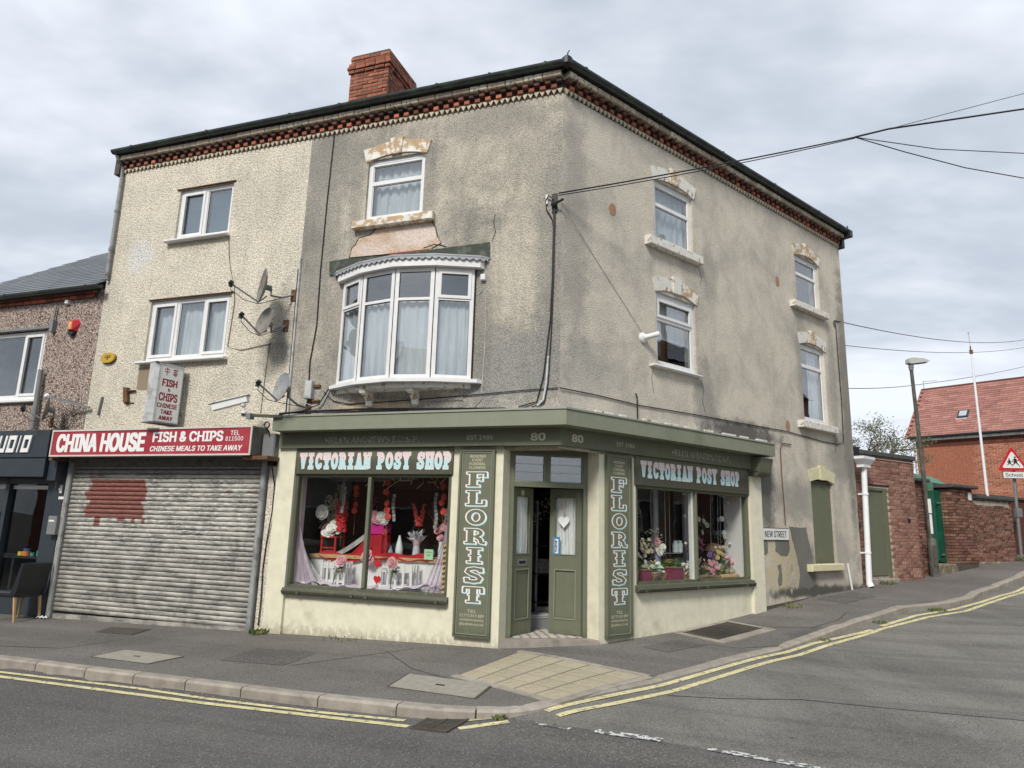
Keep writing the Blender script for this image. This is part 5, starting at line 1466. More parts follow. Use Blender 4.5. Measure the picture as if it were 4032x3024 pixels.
# ---------------------------------------------------------------- takeaway building next door
T = Thing(FL, 'takeaway_building', 'three storey cream spatterdash building with shuttered takeaway shop below', 'building', (6.9, 0, 0))
CH = T
Z0 = (0, 0, 0)
C_WT = (6.29, 7.55, 6.64, 7.69); C_WM = (6.05, 7.90, 4.32, 5.50)
mb = MB()
wall(mb, 4.65, 9.12, 2.56, 8.60, [C_WT, C_WM], ends=False)
wall(mb, 4.69, 4.87, -.4, 2.42, [], top=False); wall(mb, 9.30, 9.36, -.4, 2.42, [], top=False)
mb.quad((9.12, 0, 2.4), (9.12, -7.5, 2.4), (9.12, -7.5, 8.6), (9.12, 0, 8.6))
mb.quad((4.66, -7.5, 0), (9.12, -7.5, 0), (9.12, -7.5, 8.6), (4.66, -7.5, 8.6))
T.part('front_wall', mb, M_['renderC'], at=Z0)
v = [(4.65, .18, 8.60), (9.2, .18, 8.60), (9.2, -3.2, 10.5), (4.65, -3.2, 10.5), (4.65, -7.5, 8.6), (9.2, -7.5, 8.6)]
T.part('roof', MB().add(v, [(0, 1, 2, 3), (3, 2, 5, 4), (1, 5, 2)]), M_['slate'], at=Z0)
eaves(T, FL, 4.65, 9.08); gutter(T, FL, 4.65, 9.20)
T.part('eaves_end', MB().box(9.08, 9.2, -.1, .13, 8.2, 8.6), M_['mortardk'], at=Z0)
pipe = MB().tube([(9.10, .20, 8.56), (9.10, .16, 8.48), (9.08, .06, 8.34), (9.06, .06, 8.1)], .035, 8)
T.part('downpipe_offset', pipe, M_['greypaint'], at=Z0, smooth=True)
pp = T.part('downpipe', MB().tube([(9.06, .06, 8.15), (9.05, .06, 6.0)], .036, 10), M_['galv'], at=Z0, smooth=True)
for z in (7.4, 6.6, 6.1): T.part('pipe_clip', MB().lathe((9.055, .06, z), [(.045, 0), (.045, .05)], 10), M_['greypaint'], pp, at=Z0)
# windows
M_['blind'] = mat('blue_venetian_slat', (.34, .62, .78), .5, var=.05, orand=.06)
W = upvc(T, FL, (6.29, 7.55, 6.66, 7.68), vs=(6.94,), sash=((1, 0),), curtain=False)
sill(T, W, FL, 6.24, 7.70, 6.60, 6.64, M_['white'], .12)
T.part('head_flashing', MB().box(6.24, 7.62, -.02, .03, 7.685, 7.70), M_['rust'], W, at=(6.3, 0, 6.6))
sm = mesh_of(MB().add([(-.27, -.012, -.011), (.27, -.012, -.011), (.27, .012, .007), (-.27, .012, .007), (-.27, -.012, -.013), (.27, -.012, -.013), (.27, .012, .005), (-.27, .012, .005)], [(0, 1, 2, 3), (4, 5, 6, 7), (0, 1, 5, 4), (2, 3, 7, 6)]), M_['blind'], FW, (0, 0, 0), name='blind_slat')
for s in (6.62, 7.24):
    for k in range(34): T.inst('blind_slat', sm, (s, -.15, 6.72 + k * .0285), W)
W = upvc(T, FL, (6.05, 7.90, 4.34, 5.49), vs=(6.65, 7.28), sash=((0, 0), (2, 0)))
sill(T, W, FL, 5.98, 7.98, 4.27, 4.315, M_['white'], .12)
T.part('head_flashing', MB().box(6.0, 7.95, -.02, .03, 5.50, 5.515), M_['rust'], W, at=(6.3, 0, 5.4))
T.part('patch_of_lost_render', MB().prism(ragged([(7.69, 4.23), (7.97, 4.22), (7.97, 3.82), (7.80, 3.80), (7.66, 3.83)], .05, .01), 'd', -.002, .004), M_['woodpatch'] if 'woodpatch' in M_ else render_wall('sandy_mortar_patch', (.31, .25, .18), (.25, .2, .14), 1, grain=.1, bump=.3), at=Z0)

# roller shutter
M_sh, nt, bs = newmat('galvanised_shutter_grime_dark_margins_and_red_paint')
M_['shutter'] = M_sh
ref = T.ob
co = coords(nt, ref)      # metres from the foot of the building front
sp = N(nt, 'ShaderNodeSeparateXYZ', {0: co})
X, Z = sp.outputs[0], sp.outputs[2]       # x = s - 6.9
n1 = nz(nt, vscale(nt, co, (.9, 1, 3.2)), 2.0, 6, .62)
n2 = nz(nt, vscale(nt, co, (2.5, 1, 13)), 3.0, 5, .7)
base = mix(nt, mrange(nt, n1, .36, .64), (.17, .165, .15), (.46, .44, .39))
base = mix(nt, mth(nt, 'MULTIPLY', mrange(nt, n2, .44, .60), mrange(nt, Z, .6, 1.6, .25, .9)), base, (.64, .63, .58))
base = mix(nt, mth(nt, 'MULTIPLY', mrange(nt, Z, 2.15, 2.35), .75), base, (.13, .13, .125))  # darker grey towards the top of the shutter
dirt = nz(nt, vscale(nt, co, (1.2, 1, .5)), 3.0, 4, .6)
base = mix(nt, mrange(nt, dirt, .52, .75, 0, .6), base, (.13, .125, .11))
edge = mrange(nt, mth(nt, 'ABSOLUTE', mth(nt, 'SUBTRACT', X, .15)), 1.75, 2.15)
base = mix(nt, mth(nt, 'MULTIPLY', edge, .5), base, (.14, .135, .12))  # darker towards both ends of the slats
# red-brown paint roughly rolled over a tag: s 7.37..8.8, z 1.50..2.18, ragged in steps of a slat
row = mth(nt, 'MULTIPLY', mth(nt, 'FLOOR', mth(nt, 'DIVIDE', mth(nt, 'ADD', Z, .2), .0775)), 1.0)
wa = N(nt, 'ShaderNodeTexWhiteNoise', {'W': row}, noise_dimensions='1D').outputs[0]
wb = N(nt, 'ShaderNodeTexWhiteNoise', {'W': mth(nt, 'ADD', row, 31.0)}, noise_dimensions='1D').outputs[0]
sm_ = mth(nt, 'MULTIPLY', mth(nt, 'SUBTRACT', nz(nt, co, 12, 3), .5), .04)
lo = mth(nt, 'ADD', mth(nt, 'ADD', .45, mth(nt, 'MULTIPLY', wa, .17)), sm_)
hi = mth(nt, 'ADD', mth(nt, 'ADD', 1.78, mth(nt, 'MULTIPLY', wb, .17)), sm_)
fx = mth(nt, 'MULTIPLY', mrange(nt, mth(nt, 'SUBTRACT', X, lo), -.015, .015), mrange(nt, mth(nt, 'SUBTRACT', hi, X), -.015, .015))
fz = mth(nt, 'MULTIPLY', mth(nt, 'GREATER_THAN', Z, 1.53), mth(nt, 'LESS_THAN', Z, 2.19))
redf = mth(nt, 'MULTIPLY', fx, fz)
def rect(nt, x0, x1, z0, z1):
    a = mth(nt, 'MULTIPLY', mth(nt, 'GREATER_THAN', X, x0), mth(nt, 'LESS_THAN', X, x1))
    b = mth(nt, 'MULTIPLY', mth(nt, 'GREATER_THAN', Z, z0), mth(nt, 'LESS_THAN', Z, z1))
    return mth(nt, 'MULTIPLY', a, b)
for r_ in ((1.48, 1.62, 1.37, 1.53), (.92, 1.08, 1.46, 1.53), (.68, .76, 1.44, 1.53), (.45, .53, 1.44, 1.53), (1.52, 1.66, 2.24, 2.27), (-1.35, -1.2, 1.99, 2.01), (-1.8, -1.65, 1.99, 2.01)):
    redf = mth(nt, 'MAXIMUM', redf, rect(nt, *r_))
redc = mix(nt, mrange(nt, n2, .4, .62), (.19, .05, .035), (.25, .085, .065))
base = mix(nt, mth(nt, 'MULTIPLY', redf, .93), base, redc)
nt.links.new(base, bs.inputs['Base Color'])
bs.inputs['Roughness'].default_value = .55; bs.inputs['Metallic'].default_value = .15
T.part('shutter_shade_box', MB().box(4.9, 9.28, -.1, .03, 2.43, 2.56), M_['signend'], at=Z0)  # dark box added to fill in the shade between shutter and sign
SH = T.part('roller_shutter', MB().box(5.0, 9.17, -.035, -.025, -.2, 2.45), M_['darkroom'], at=Z0)
slp = .0775
prof = [(.0, -.004), (.004, .002)]
pts = []
for i in range(9):
    t = i / 8
    pts.append((.002 + .016 * math.sin(math.pi * t) ** .8, .006 + (slp - .010) * t))
pr = [(-.012, .004)] + pts + [(-.012, slp - .004)]
slm = MB().prism(pr, 's', -2.085, 2.085)
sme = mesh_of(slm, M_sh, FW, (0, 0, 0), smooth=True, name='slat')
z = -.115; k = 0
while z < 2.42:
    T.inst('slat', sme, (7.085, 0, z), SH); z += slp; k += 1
bb = MB().prism([(5.0, -.19), (9.17, -.265), (9.17, -.155), (5.0, -.10)], 'd', -.03, .012)
T.part('bottom_bar', bb, M_sh, SH, at=(6.9, 0, 0))
for a, b, zb_ in ((4.90, 4.995, -.17), (9.18, 9.28, -.30)):
    T.part('guide_rail', MB().box(a, b, -.06, .05, zb_, 2.50).box(a + .01, b - .01, .05, .062, zb_, 2.50), M_['galv'], SH, at=Z0)
T.part('rough_pier_face', MB().box(4.70, 4.86, 0, .004, -.3, 2.4), M_['renderC'], at=Z0)

# illuminated sign box
S = Thing(FL, 'shop_sign', 'long red China House fish and chips sign box above the shutter', 'shop sign', (7.15, .2, 2.8))
M_['signred'] = mat('red_sign_acrylic', (.36, .04, .055), .35, var=.06, vs=1.2, c2=(.40, .08, .09), c2s=1.2, c2t=(.5, .8))
M_['signframe'] = mat('pale_aluminium_frame', (.62, .57, .53), .5, var=.08)
S.part('box', MB().box(4.95, 9.35, .02, .395, 2.565, 3.03), M_['signend'])
S.part('face', MB().box(4.97, 9.33, .395, .402, 2.58, 3.015), M_['signred'])
S.part('frame', frame_ring(MB(), 4.95, 9.35, 2.56, 3.035, .028, .396, .415), M_['signframe'])
fw_, k = FL, .4025
S.part('lettering', put_text(MB(), FL, 'CHINA HOUSE', 9.22, 7.15, 2.635, 2.965, k, bold=.05, shear=.06, thick=.001), M_['inkwhite'], kind='stuff')
S.part('lettering', put_text(MB(), FL, 'FISH & CHIPS', 7.0, 5.52, 2.79, 2.965, k, bold=.035, thick=.001), M_['inkwhite'], kind='stuff')
S.part('lettering', put_text(MB(), FL, 'TEL', 5.38, 5.20, 2.885, 2.96, k, bold=.01, thick=.001), M_['inkwhite'], kind='stuff')
S.part('lettering', put_text(MB(), FL, '811500', 5.47, 5.12, 2.795, 2.865, k, bold=.01, thick=.001), M_['inkwhite'], kind='stuff')
S.part('lettering', put_text(MB(), FL, 'CHINESE MEALS TO TAKE AWAY', 7.03, 5.12, 2.635, 2.725, k, bold=.028, shear=.15, thick=.001), M_['inkwhite'], kind='stuff')
S.part('support_angle', MB().box(4.66, 5.14, .05, .35, 2.50, 2.555), M_['rust'])
S.part('support_angle', MB().box(9.30, 9.42, .05, .35, 2.50, 2.55), M_['rust'])
J = Thing(FL, 'junction_box', 'grey metal electrical box between the red sign and the green fascia', 'electrical box', (4.8, .1, 2.5))
J.part('box', MB().box(4.69, 4.93, .0, .16, 2.50, 2.93), M_['greypaint']); J.part('lid', MB().bbox(4.70, 4.92, .16, .175, 2.515, 2.915), M_['greypaint'])
J.part('eye_bolt', MB().tube([(4.85 + .05 * math.cos(R(a)), .2, 3.07 + .05 * math.sin(R(a))) for a in range(0, 361, 30)], .012, 6, cap=False).tube([(4.85, .2, 3.02), (4.85, .1, 2.93)], .012, 6), M_['black'])
# projecting double-sided sign
_a = (FL.ds * .25 + FL.dn * .968); _n = (FL.dn * .25 - FL.ds * .968); _o = FL.P(6.77, .10)
ps = Frame((_o.x, _o.y), (_a.x, _a.y), (_n.x, _n.y), 1)      # stands out from the wall; s runs outwards, d is the face normal
P_ = Thing(ps, 'projecting_sign', 'white upright box sign with red lettering FISH & CHIPS above the red sign', 'shop sign', (.27, 0, 3.6))
M_['boxgrey'] = mat('weathered_pale_grey_box', (.52, .53, .53), .6, var=.12, c2=(.33, .33, .32), c2s=5)
P_.part('box', MB().prism([(.02, -.05), (.045, 0), (.475, 0), (.53, -.055), (.53, -.20), (.475, -.25), (.045, -.25), (.02, -.20)], 'z', 3.12, 4.14), M_['boxgrey'])
P_.part('face', MB().box(.06, .46, .0, .006, 3.15, 4.11), M_['signwhite'])
P_.part('frame', frame_ring(MB(), .04, .48, 3.13, 4.13, .022, .0, .014), M_['boxgrey'])
P_.part('edge_cap', MB().box(.015, .535, -.255, .005, 3.105, 3.122).box(.015, .535, -.255, .005, 4.139, 4.152), M_['greypaint'])
def zi(mb, strokes, x, z, w, h):
    for pts_, lw in strokes: ribbon(mb, pts_, lw, lambda u, v: (x - u * w, z + v * h), .0065, .0075)
    return mb
zh = MB()
zi(zh, [([(.1, .8), (.1, .45), (.9, .45), (.9, .8), (.1, .8)], .1), ([(.5, 1.0), (.5, 0)], .12)], .385, 3.94, .10, .13)
zi(zh, [([(.05, .86), (.95, .86)], .09), ([(.3, 1), (.3, .74)], .09), ([(.7, 1), (.7, .74)], .09), ([(.15, .62), (.85, .62)], .07), ([(.0, .42), (1, .42)], .07), ([(.3, .7), (.3, .3)], .07), ([(.7, .7), (.7, .3)], .07), ([(.15, .26), (.85, .26)], .07), ([(.5, .8), (.5, 0)], .09)], .235, 3.92, .10, .15)
P_.part('characters', zh, M_['inkred'], kind='stuff')
for t, hw, z0, z1, bo in (('FISH', .135, 3.745, 3.875, .04), ('&', .025, 3.665, 3.72, .02), ('CHIPS', .165, 3.49, 3.635, .035), ('CHINESE', .175, 3.375, 3.455, .03), ('TAKE', .105, 3.27, 3.345, .04), ('AWAY', .125, 3.165, 3.24, .04)):
    P_.part('lettering', put_text(MB(), ps, t, .26 + hw, .26 - hw, z0, z1, .0065, bold=bo, thick=.001), M_['inkred'], kind='stuff')
P_.part('wall_bracket', MB().box(-.11, .03, -.15, -.10, 3.3, 3.35).box(-.11, .03, -.15, -.10, 3.95, 4.0), M_['greypaint'])
q = Thing(FL, 'cut_off_bracket', 'short rusty bracket stub left on the cream wall', 'bracket', (8.12, .05, 3.7))
q.part('stub', MB().prism([(8.22, 3.86), (8.13, 3.85), (8.08, 3.58), (8.17, 3.57)], 'd', .0, .07), M_['rust'])
q.part('flange', MB().box(7.98, 8.2, .0, .02, 3.56, 3.575).box(7.96, 8.12, .0, .05, 3.78, 3.80), M_['rust'])

# ---------------------------------------------------------------- satellite dishes
def basis(n):
    n = Vector(n).normalized(); x = Vector((0, 0, 1)).cross(n).normalized(); return n, x, n.cross(x)
def dish(label, at, n, r, m, group, mount):
    T = Thing(FL, 'satellite_dish', label, 'satellite dish', at, 'satellite dishes on the shop fronts')
    n, x, y = basis(n); c = Vector(at)
    mb = MB(); nr, na = 5, 28
    for side, off in ((0, 0), (1, -.012)):
        b = len(mb.v)
        for i in range(nr + 1):
            q = i / nr
            for k in range(na):
                a = 2 * math.pi * k / na
                p = c + x * (r * .93 * q * math.cos(a)) + y * (r * q * math.sin(a)) + n * (.22 * r * q * q + off)
                mb.v.append(tuple(p))
        for i in range(nr):
            for k in range(na):
                j = (k + 1) % na
                mb.f.append((b + i * na + k, b + i * na + j, b + (i + 1) * na + j, b + (i + 1) * na + k)); mb.mi.append(0)
    T.part('reflector', mb, m, smooth=True, recalc=False)
    rim = [tuple(c + x * (r * .93 * math.cos(R(a))) + y * (r * math.sin(R(a))) + n * (.22 * r - .006)) for a in range(0, 361, 12)]
    T.part('rim', MB().tube(rim, .008, 5, cap=False), m, smooth=True)
    bot = c - y * r * .95 + n * .18 * r
    tip = c + n * (r * 1.75) - y * r * .35
    T.part('feed_arm', MB().tube([tuple(c - y * r * .5 - n * .05), tuple(bot), tuple(tip)], .014, 6), M_['greypaint'])
    T.part('receiver', MB().tube([tuple(tip - n * .02), tuple(tip + y * .03 + n * .03)], .04, 10).tube([tuple(tip - x * .02 - y * .05), tuple(tip + y * .05)], .032, 8), M_['black'])
    bk = c - n * .10
    w = Vector(mount)
    T.part('back_bracket', MB().tube([tuple(c - n * .01), tuple(bk)], .05, 8).tube([tuple(bk), tuple(bk - Vector((0, 0, .12))), tuple((bk + w) / 2 - Vector((0, 0, .10))), tuple(w)], .018, 8), M_['greypaint'])
    T.part('wall_plate', MB().box(w.x - .05, w.x + .05, 0, .02, w.z - .10, w.z + .10), M_['rust'])
    cab = [tuple(tip), tuple(tip - Vector((0, 0, .10))), tuple((tip + bot) / 2 - Vector((0, 0, .12))), tuple(bot - Vector((0, 0, .03))), tuple(w)]
    T.part('cable', MB().tube(cab, .006, 5), M_['black'])
dish('topmost satellite dish seen nearly edge on, above another on the cream wall', (4.98, .42, 5.36), (.64, .76, .10), .30, M_['dishold'], '', (4.72, .02, 5.33))
dish('pale satellite dish just below the edge-on one on the cream wall', (4.94, .35, 4.76), (.34, .92, .22), .25, M_['dishold'], '', (4.82, .02, 4.80))
dish('smooth grey satellite dish standing over the left end of the green fascia', (4.34, .52, 3.60), (.40, .90, .20), .235, M_['dish'], '', (4.22, .02, 3.36))
dish('rusty satellite dish seen edge on over the dark studio fascia', (9.60, .38, 3.43), (.64, .75, .12), .21, M_['dishold'], '', (9.98, .05, 3.28))
# little grey box and brackets behind the third dish
b = Thing(FL, 'cable_box', 'small grey cable box fixed beside the satellite dish over the fascia', 'junction box', (4.2, .03, 3.65))
b.part('box', MB().bbox(4.14, 4.27, 0, .10, 3.50, 3.80), M_['boxgrey']); b.part('bracket', MB().box(4.02, 4.14, .0, .04, 3.70, 3.74).box(4.02, 4.22, .0, .04, 3.46, 3.49), M_['rust'])

# ---------------------------------------------------------------- cameras and alarm boxes
c = Thing(FL, 'security_camera', 'long white weathered security camera on an arm over the red sign', 'security camera', (4.95, .45, 3.3))
a = Vector((5.06, .46, 3.46)); bq = Vector((5.60, .62, 3.30))
def bar(mb, a, b, w, h):
    a, b = Vector(a), Vector(b); t = (b - a).normalized(); x = t.cross(Vector((0, 0, 1))).normalized(); y = x.cross(t)
    vs = [tuple(p + x * i * w / 2 + y * j * h / 2) for p in (a, b) for j in (-1, 1) for i in (-1, 1)]
    return mb.add(vs, [(0, 1, 3, 2), (4, 6, 7, 5), (0, 4, 5, 1), (2, 3, 7, 6), (0, 2, 6, 4), (1, 5, 7, 3)])
M_['camwhite'] = mat('weathered_white_housing', (.68, .68, .67), .5, var=.1, c2=(.25, .26, .27), c2s=6, c2t=(.5, .58))
c.part('housing', bar(MB(), a, bq, .11, .10), M_['signwhite'])
c.part('sun_shield', bar(MB(), a + Vector((-.02, 0, .062)), bq + Vector((.05, .02, .055)), .14, .012), M_['camwhite'])
c.part('lens', MB().tube([bq, bq + Vector((.02, .01, -.006))], .035, 10), M_['black'])
c.part('knuckle', MB().ball((5.12, .48, 3.36), .045, 10, 6).tube([(5.12, .48, 3.36), (5.11, .46, 3.25)], .022, 8).lathe((5.11, .46, 3.22), [(.05, 0), (.05, .03), (.02, .04)], 10), M_['signwhite'])
c.part('arm', bar(MB(), (5.14, .46, 3.20), (4.44, .36, 3.17), .05, .045), M_['green']); c.part('arm_clamp', MB().box(4.95, 5.03, .40, .50, 3.13, 3.22), M_['greypaint'])
c = Thing(FR, 'security_camera', 'small white bullet camera on a round base on the side wall', 'security camera', (1.85, 0, 4.64))
c.part('base', MB().lathe((1.83, 0, 4.63), [(.085, 0), (.085, .03), (.06, .05), (.0, .055)], 16, (0, 1, 0)), M_['white'], smooth=True)
c.part('housing', MB().tube([(1.84, .05, 4.63), (1.88, .12, 4.65)], .045, 12).tube([(1.87, .11, 4.645), (1.96, .19, 4.68)], .042, 12), M_['white'], smooth=True)
c.part('lens_hood', MB().tube([(1.95, .18, 4.675), (1.99, .21, 4.69)], .048, 12, cap=False), M_['signwhite'])
c.part('lens', MB().tube([(1.955, .185, 4.678), (1.965, .195, 4.683)], .032, 10), M_['black'])
M_['alarmyel'] = mat('faded_yellow_plastic', (.52, .34, .035), .45, var=.08)
b = Thing(FL, 'alarm_box', 'oval yellow burglar alarm box on the cream wall', 'alarm box', (8.73, 0, 4.44))
oc_ = [(8.73 + .17 * math.cos(R(t)), 4.44 + .10 * math.sin(R(t))) for t in (15, 40, 70, 110, 140, 165, 195, 220, 250, 290, 320, 345)]
b.part('cover', MB().prism(oc_, 'd', .0, .06), M_['alarmyel']); b.part('back_plate', MB().prism([(s + (s - 8.73) * .06, z + (z - 4.44) * .06 - .006) for s, z in oc_], 'd', .0, .02), M_['rust'])
b.part('logo', MB().box(8.65, 8.80, .0605, .062, 4.44, 4.455).box(8.66, 8.79, .0605, .062, 4.47, 4.482).box(8.71, 8.74, .0605, .062, 4.40, 4.475).box(8.66, 8.68, .0605, .062, 4.44, 4.48), M_['rust'], kind='stuff')
M_['alarmred'] = mat('red_plastic', (.50, .03, .04), .35, var=.05)
b = Thing(FL, 'alarm_box', 'red hexagonal alarm box with a black foot on the pebbledash house', 'alarm box', (9.78, 0, 5.12))
b.part('cover', MB().add([(9.62, 0, 5.2), (9.70, 0, 5.27), (9.88, 0, 5.27), (9.94, 0, 5.18), (9.88, 0, 5.02), (9.68, 0, 5.02), (9.72, .09, 5.23), (9.86, .09, 5.23), (9.84, .09, 5.05), (9.72, .09, 5.05)], [(0, 1, 2, 3, 4, 5), (6, 7, 8, 9), (1, 2, 7, 6), (2, 3, 7), (3, 8, 7), (3, 4, 8), (4, 5, 9, 8), (5, 0, 9), (0, 6, 9), (0, 1, 6)]), M_['alarmred'])
M_['alarmor'] = mat('orange_label', (.62, .30, .08), .5)
b.part('label', MB().box(9.74, 9.84, .0905, .092, 5.06, 5.22), M_['alarmor']); b.part('mark', MB().prism([(9.80, 5.2), (9.77, 5.19), (9.78, 5.09), (9.80, 5.08)], 'd', .0925, .093), M_['inkcream'])
b.part('foot', MB().prism([(9.69, 5.02), (9.87, 5.02), (9.82, 4.95), (9.74, 4.95)], 'd', 0, .07), M_['black'])
solo(FL, 'wall_sensor', 'tiny white sensor box under the brick eaves of the pebbledash house', 'sensor', MB().bbox(9.99, 10.07, 0, .07, 5.60, 5.68), M_['white'], (10.03, 0, 5.64))
solo(FL, 'wall_sensor', 'small white box on the grey wall right of the bow window', 'sensor', MB().bbox(1.19, 1.27, 0, .06, 5.26, 5.36), M_['white'], (1.23, 0, 5.3))

# ---------------------------------------------------------------- neighbouring pebbledash house with a studio shopfront
T = Thing(FL, 'pebbledash_house', 'two storey brown pebbledash house with grey slate roof and dark shopfront', 'building', (11.5, 0, 0))
NB = T
mb = MB()
wall(mb, 9.125, 13.8, 2.9, 5.86, [(10.5, 12.5, 3.70, 5.14)], ends=False)
mb.quad((13.8, 0, -.3), (13.8, -7, -.3), (13.8, -7, 5.86), (13.8, 0, 5.86))
mb.add([(13.8, 0, 5.8), (13.8, -7.6, 5.8), (13.8, -3.8, 8.6)], [(0, 1, 2)])
T.part('front_wall', mb, M_['pebble'], at=Z0)
tn = math.tan(R(35))
RF = T.part('roof', MB().add([(9.125, .2, 5.86), (13.86, .2, 5.86), (13.86, -3.8, 5.86 + 4 * tn), (9.125, -3.8, 5.86 + 4 * tn), (9.125, -7.8, 5.86), (13.86, -7.8, 5.86)], [(0, 1, 2, 3), (3, 2, 5, 4)]), M_['mortardk'], at=Z0)
slm = mesh_of(MB().box(-.148, .148, -.0, .30, .0, .009), M_['slate'], FW, (0, 0, 0), name='slate')
cnt = 0; rest = MB()
rowsn = int(4.75 / .21)
for r_ in range(rowsn):
    u = .0 + r_ * .21       # distance up the slope of the lower edge
    for k in range(17):
        s = 9.28 + (k + (.5 if r_ % 2 else 0)) * .30
        if s > 13.8: continue
        d_, z_ = .22 - u * math.cos(R(35)), 5.865 + u * math.sin(R(35))
        if cnt < 300:
            T.inst('slate', slm, (s, d_, z_), RF, rotz=math.pi, tilt=Matrix.Rotation(R(33), 4, 'X')); cnt += 1
        else:
            c_, s_ = math.cos(R(33)), math.sin(R(33))
            vs = [(s + i * .148, d_ - j * .30 * c_ + kk * .009 * s_, z_ + j * .30 * s_ + kk * .009 * c_) for kk in (0, 1) for j in (0, 1) for i in (-1, 1)]
            rest.add(vs, [(0, 1, 3, 2), (4, 5, 7, 6), (0, 1, 5, 4), (0, 2, 6, 4), (1, 3, 7, 5)])
T.part('upper_slates', rest, M_['slate'], at=Z0, kind='stuff')
gutter(T, FL, 9.02, 13.9, z=5.86, d0=.12, jt=2.2)
E = T.part('dentil_course', MB().box(9.28, 13.8, 0, .01, 5.68, 5.84), M_['mortardk'], at=Z0)
me = mesh_of(MB().bbox(-.10, .10, 0, .10, -.032, .032, .006), M_['brickred'], FW, (0, 0, 0), name='brick')
me2 = mesh_of(MB().bbox(-.10, .10, 0, .05, -.034, .034, .006), M_['brickred'], FW, (0, 0, 0), name='brick')
for i in range(21):
    T.inst('brick', me, (9.40 + i * .212, 0, 5.80), E); 
    T.inst('brick', me2, (9.40 + i * .212 + .05, 0, 5.722), E)
W = upvc(T, FL, (10.53, 12.5, 3.74, 5.12), vs=(11.12,), sash=((0, 0),), curtain=False)
sill(T, W, FL, 10.4, 12.6, 3.66, 3.72, M_['white'], .08)
T.part('head_trim', MB().box(10.4, 12.6, 0, .05, 5.14, 5.19), M_['greypaint'], W, at=(10.5, 0, 5))
T.part('inner_ledge_items', MB().lathe((11.3, -.2, 3.8), [(.05, 0), (.06, .08), (.03, .12), (.0, .13)], 10), M_['blind'], W, at=(10.5, 0, 3.7))
T.part('waste_pipe', MB().tube([(10.37, .09, 4.28), (10.33, .09, 3.12)], .045, 10), M_['greypaint'], at=Z0, smooth=True)
T.part('waste_pipe', MB().tube([(10.30, .05, 5.6), (10.31, .05, 5.28)], .02, 6).box(10.26, 10.34, .0, .09, 5.05, 5.28), M_['greypaint'], at=Z0)
T.part('steel_arm', bar(bar(MB(), (9.68, .34, 3.67), (8.98, .06, 3.50), .04, .04), (8.78, .02, 3.36), (8.74, .02, 3.70), .06, .02), M_['greypaint'], at=Z0)
T.part('arm_cap', MB().ball((9.72, .36, 3.69), .05, 8, 6), M_['white'], at=Z0)
M_['mouldy'] = M_['pebble']
# shopfront
T.part('upper_fascia', MB().bbox(9.565, 13.6, .0, .30, 2.56, 3.07, .008), M_['anthracite'], at=Z0)
T.part('fascia_return', MB().box(9.36, 9.565, .0, .22, 2.15, 3.06), M_['anthracite'], at=Z0)
T.part('lower_fascia', MB().bbox(9.60, 13.6, .0, .28, 2.21, 2.553, .006), M_['anthracite'], at=Z0)
T.part('pilaster', MB().box(9.36, 9.62, -.1, .02, -.35, 2.20), M_['anthracite'], at=Z0)
T.part('frame_post', MB().box(9.64, 9.80, -.12, -.01, -.35, 2.20).box(10.82, 10.92, -.12, -.01, -.35, 2.20).box(9.8, 13.6, -.12, -.01, 2.10, 2.20).box(12.5, 13.6, -.1, 0, -.4, 2.2), M_['anthracite'], at=Z0)
for a_, b_ in ((9.80, 10.82), (10.92, 12.5)):
    T.part('shop_pane', MB().box(a_, b_, -.09, -.084, .05, 2.10), M_['shopglass'], at=Z0)
    T.part('head_sticker', MB().box(a_ + .02, b_ - .02, -.083, -.080, 2.00, 2.07), M_['white'], at=Z0)
    T.part('kick_panel', MB().box(a_, b_, -.10, -.03, -.4, .05), M_['anthracite'], at=Z0)
T.part('shop_room', MB().box(9.6, 12.6, -2.6, -2.55, -.2, 2.4).box(9.6, 9.65, -2.6, -.15, -.2, 2.4).box(12.55, 12.6, -2.6, -.15, -.2, 2.4).box(9.6, 12.6, -2.6, -.15, 2.35, 2.4).box(9.6, 12.6, -2.6, -.15, -.2, .0), M_['darkroom'], at=Z0)
M_['counter'] = mat('dark_brown_counter', (.11, .05, .03), .5, var=.2)
T.part('wall_panelling', MB().box(9.7, 11.5, -2.5, -2.4, 1.0, 1.55), M_['counter'], at=Z0)
T.part('counter_top', MB().box(9.85, 12.4, -.75, -.25, .72, .76).box(9.9, 10.8, -.72, -.68, 0, .72).box(10.75, 10.8, -.7, -.28, 0, .72), M_['black'], at=Z0)
u_ = [([(0, 1), (0, 0), (.7, 0), (.7, 1)], 0), ]
M_['lettershadow'] = M_['black']
lt = MB()
def blk(mb, polys, x, w, z0, h, d):
    for pts_, lw in polys:
        ribbon(mb, pts_, lw, lambda u, v: (x - u * w - v * h * -.0 - v * .06, z0 + v * h), d, d)
    return mb
gly = {'U': [([(.12, 1), (.12, .12), (.88, .12), (.88, 1)], .26)], 'D': [([(.12, .0), (.12, .88), (.88, .88), (.88, .12), (.12, .12)], .26)], 'I': [([(.5, 0), (.5, 1)], .30)], 'O': [([(.12, 0), (.12, .88), (.88, .88), (.88, .12), (.12, .12)], .26)], 'T': [([(.5, 0), (.5, 1)], .26), ([(0, .88), (1, .88)], .24)], 'S': [([(.9, .88), (.12, .88), (.12, .5), (.88, .5), (.88, .12), (.1, .12)], .24)]}
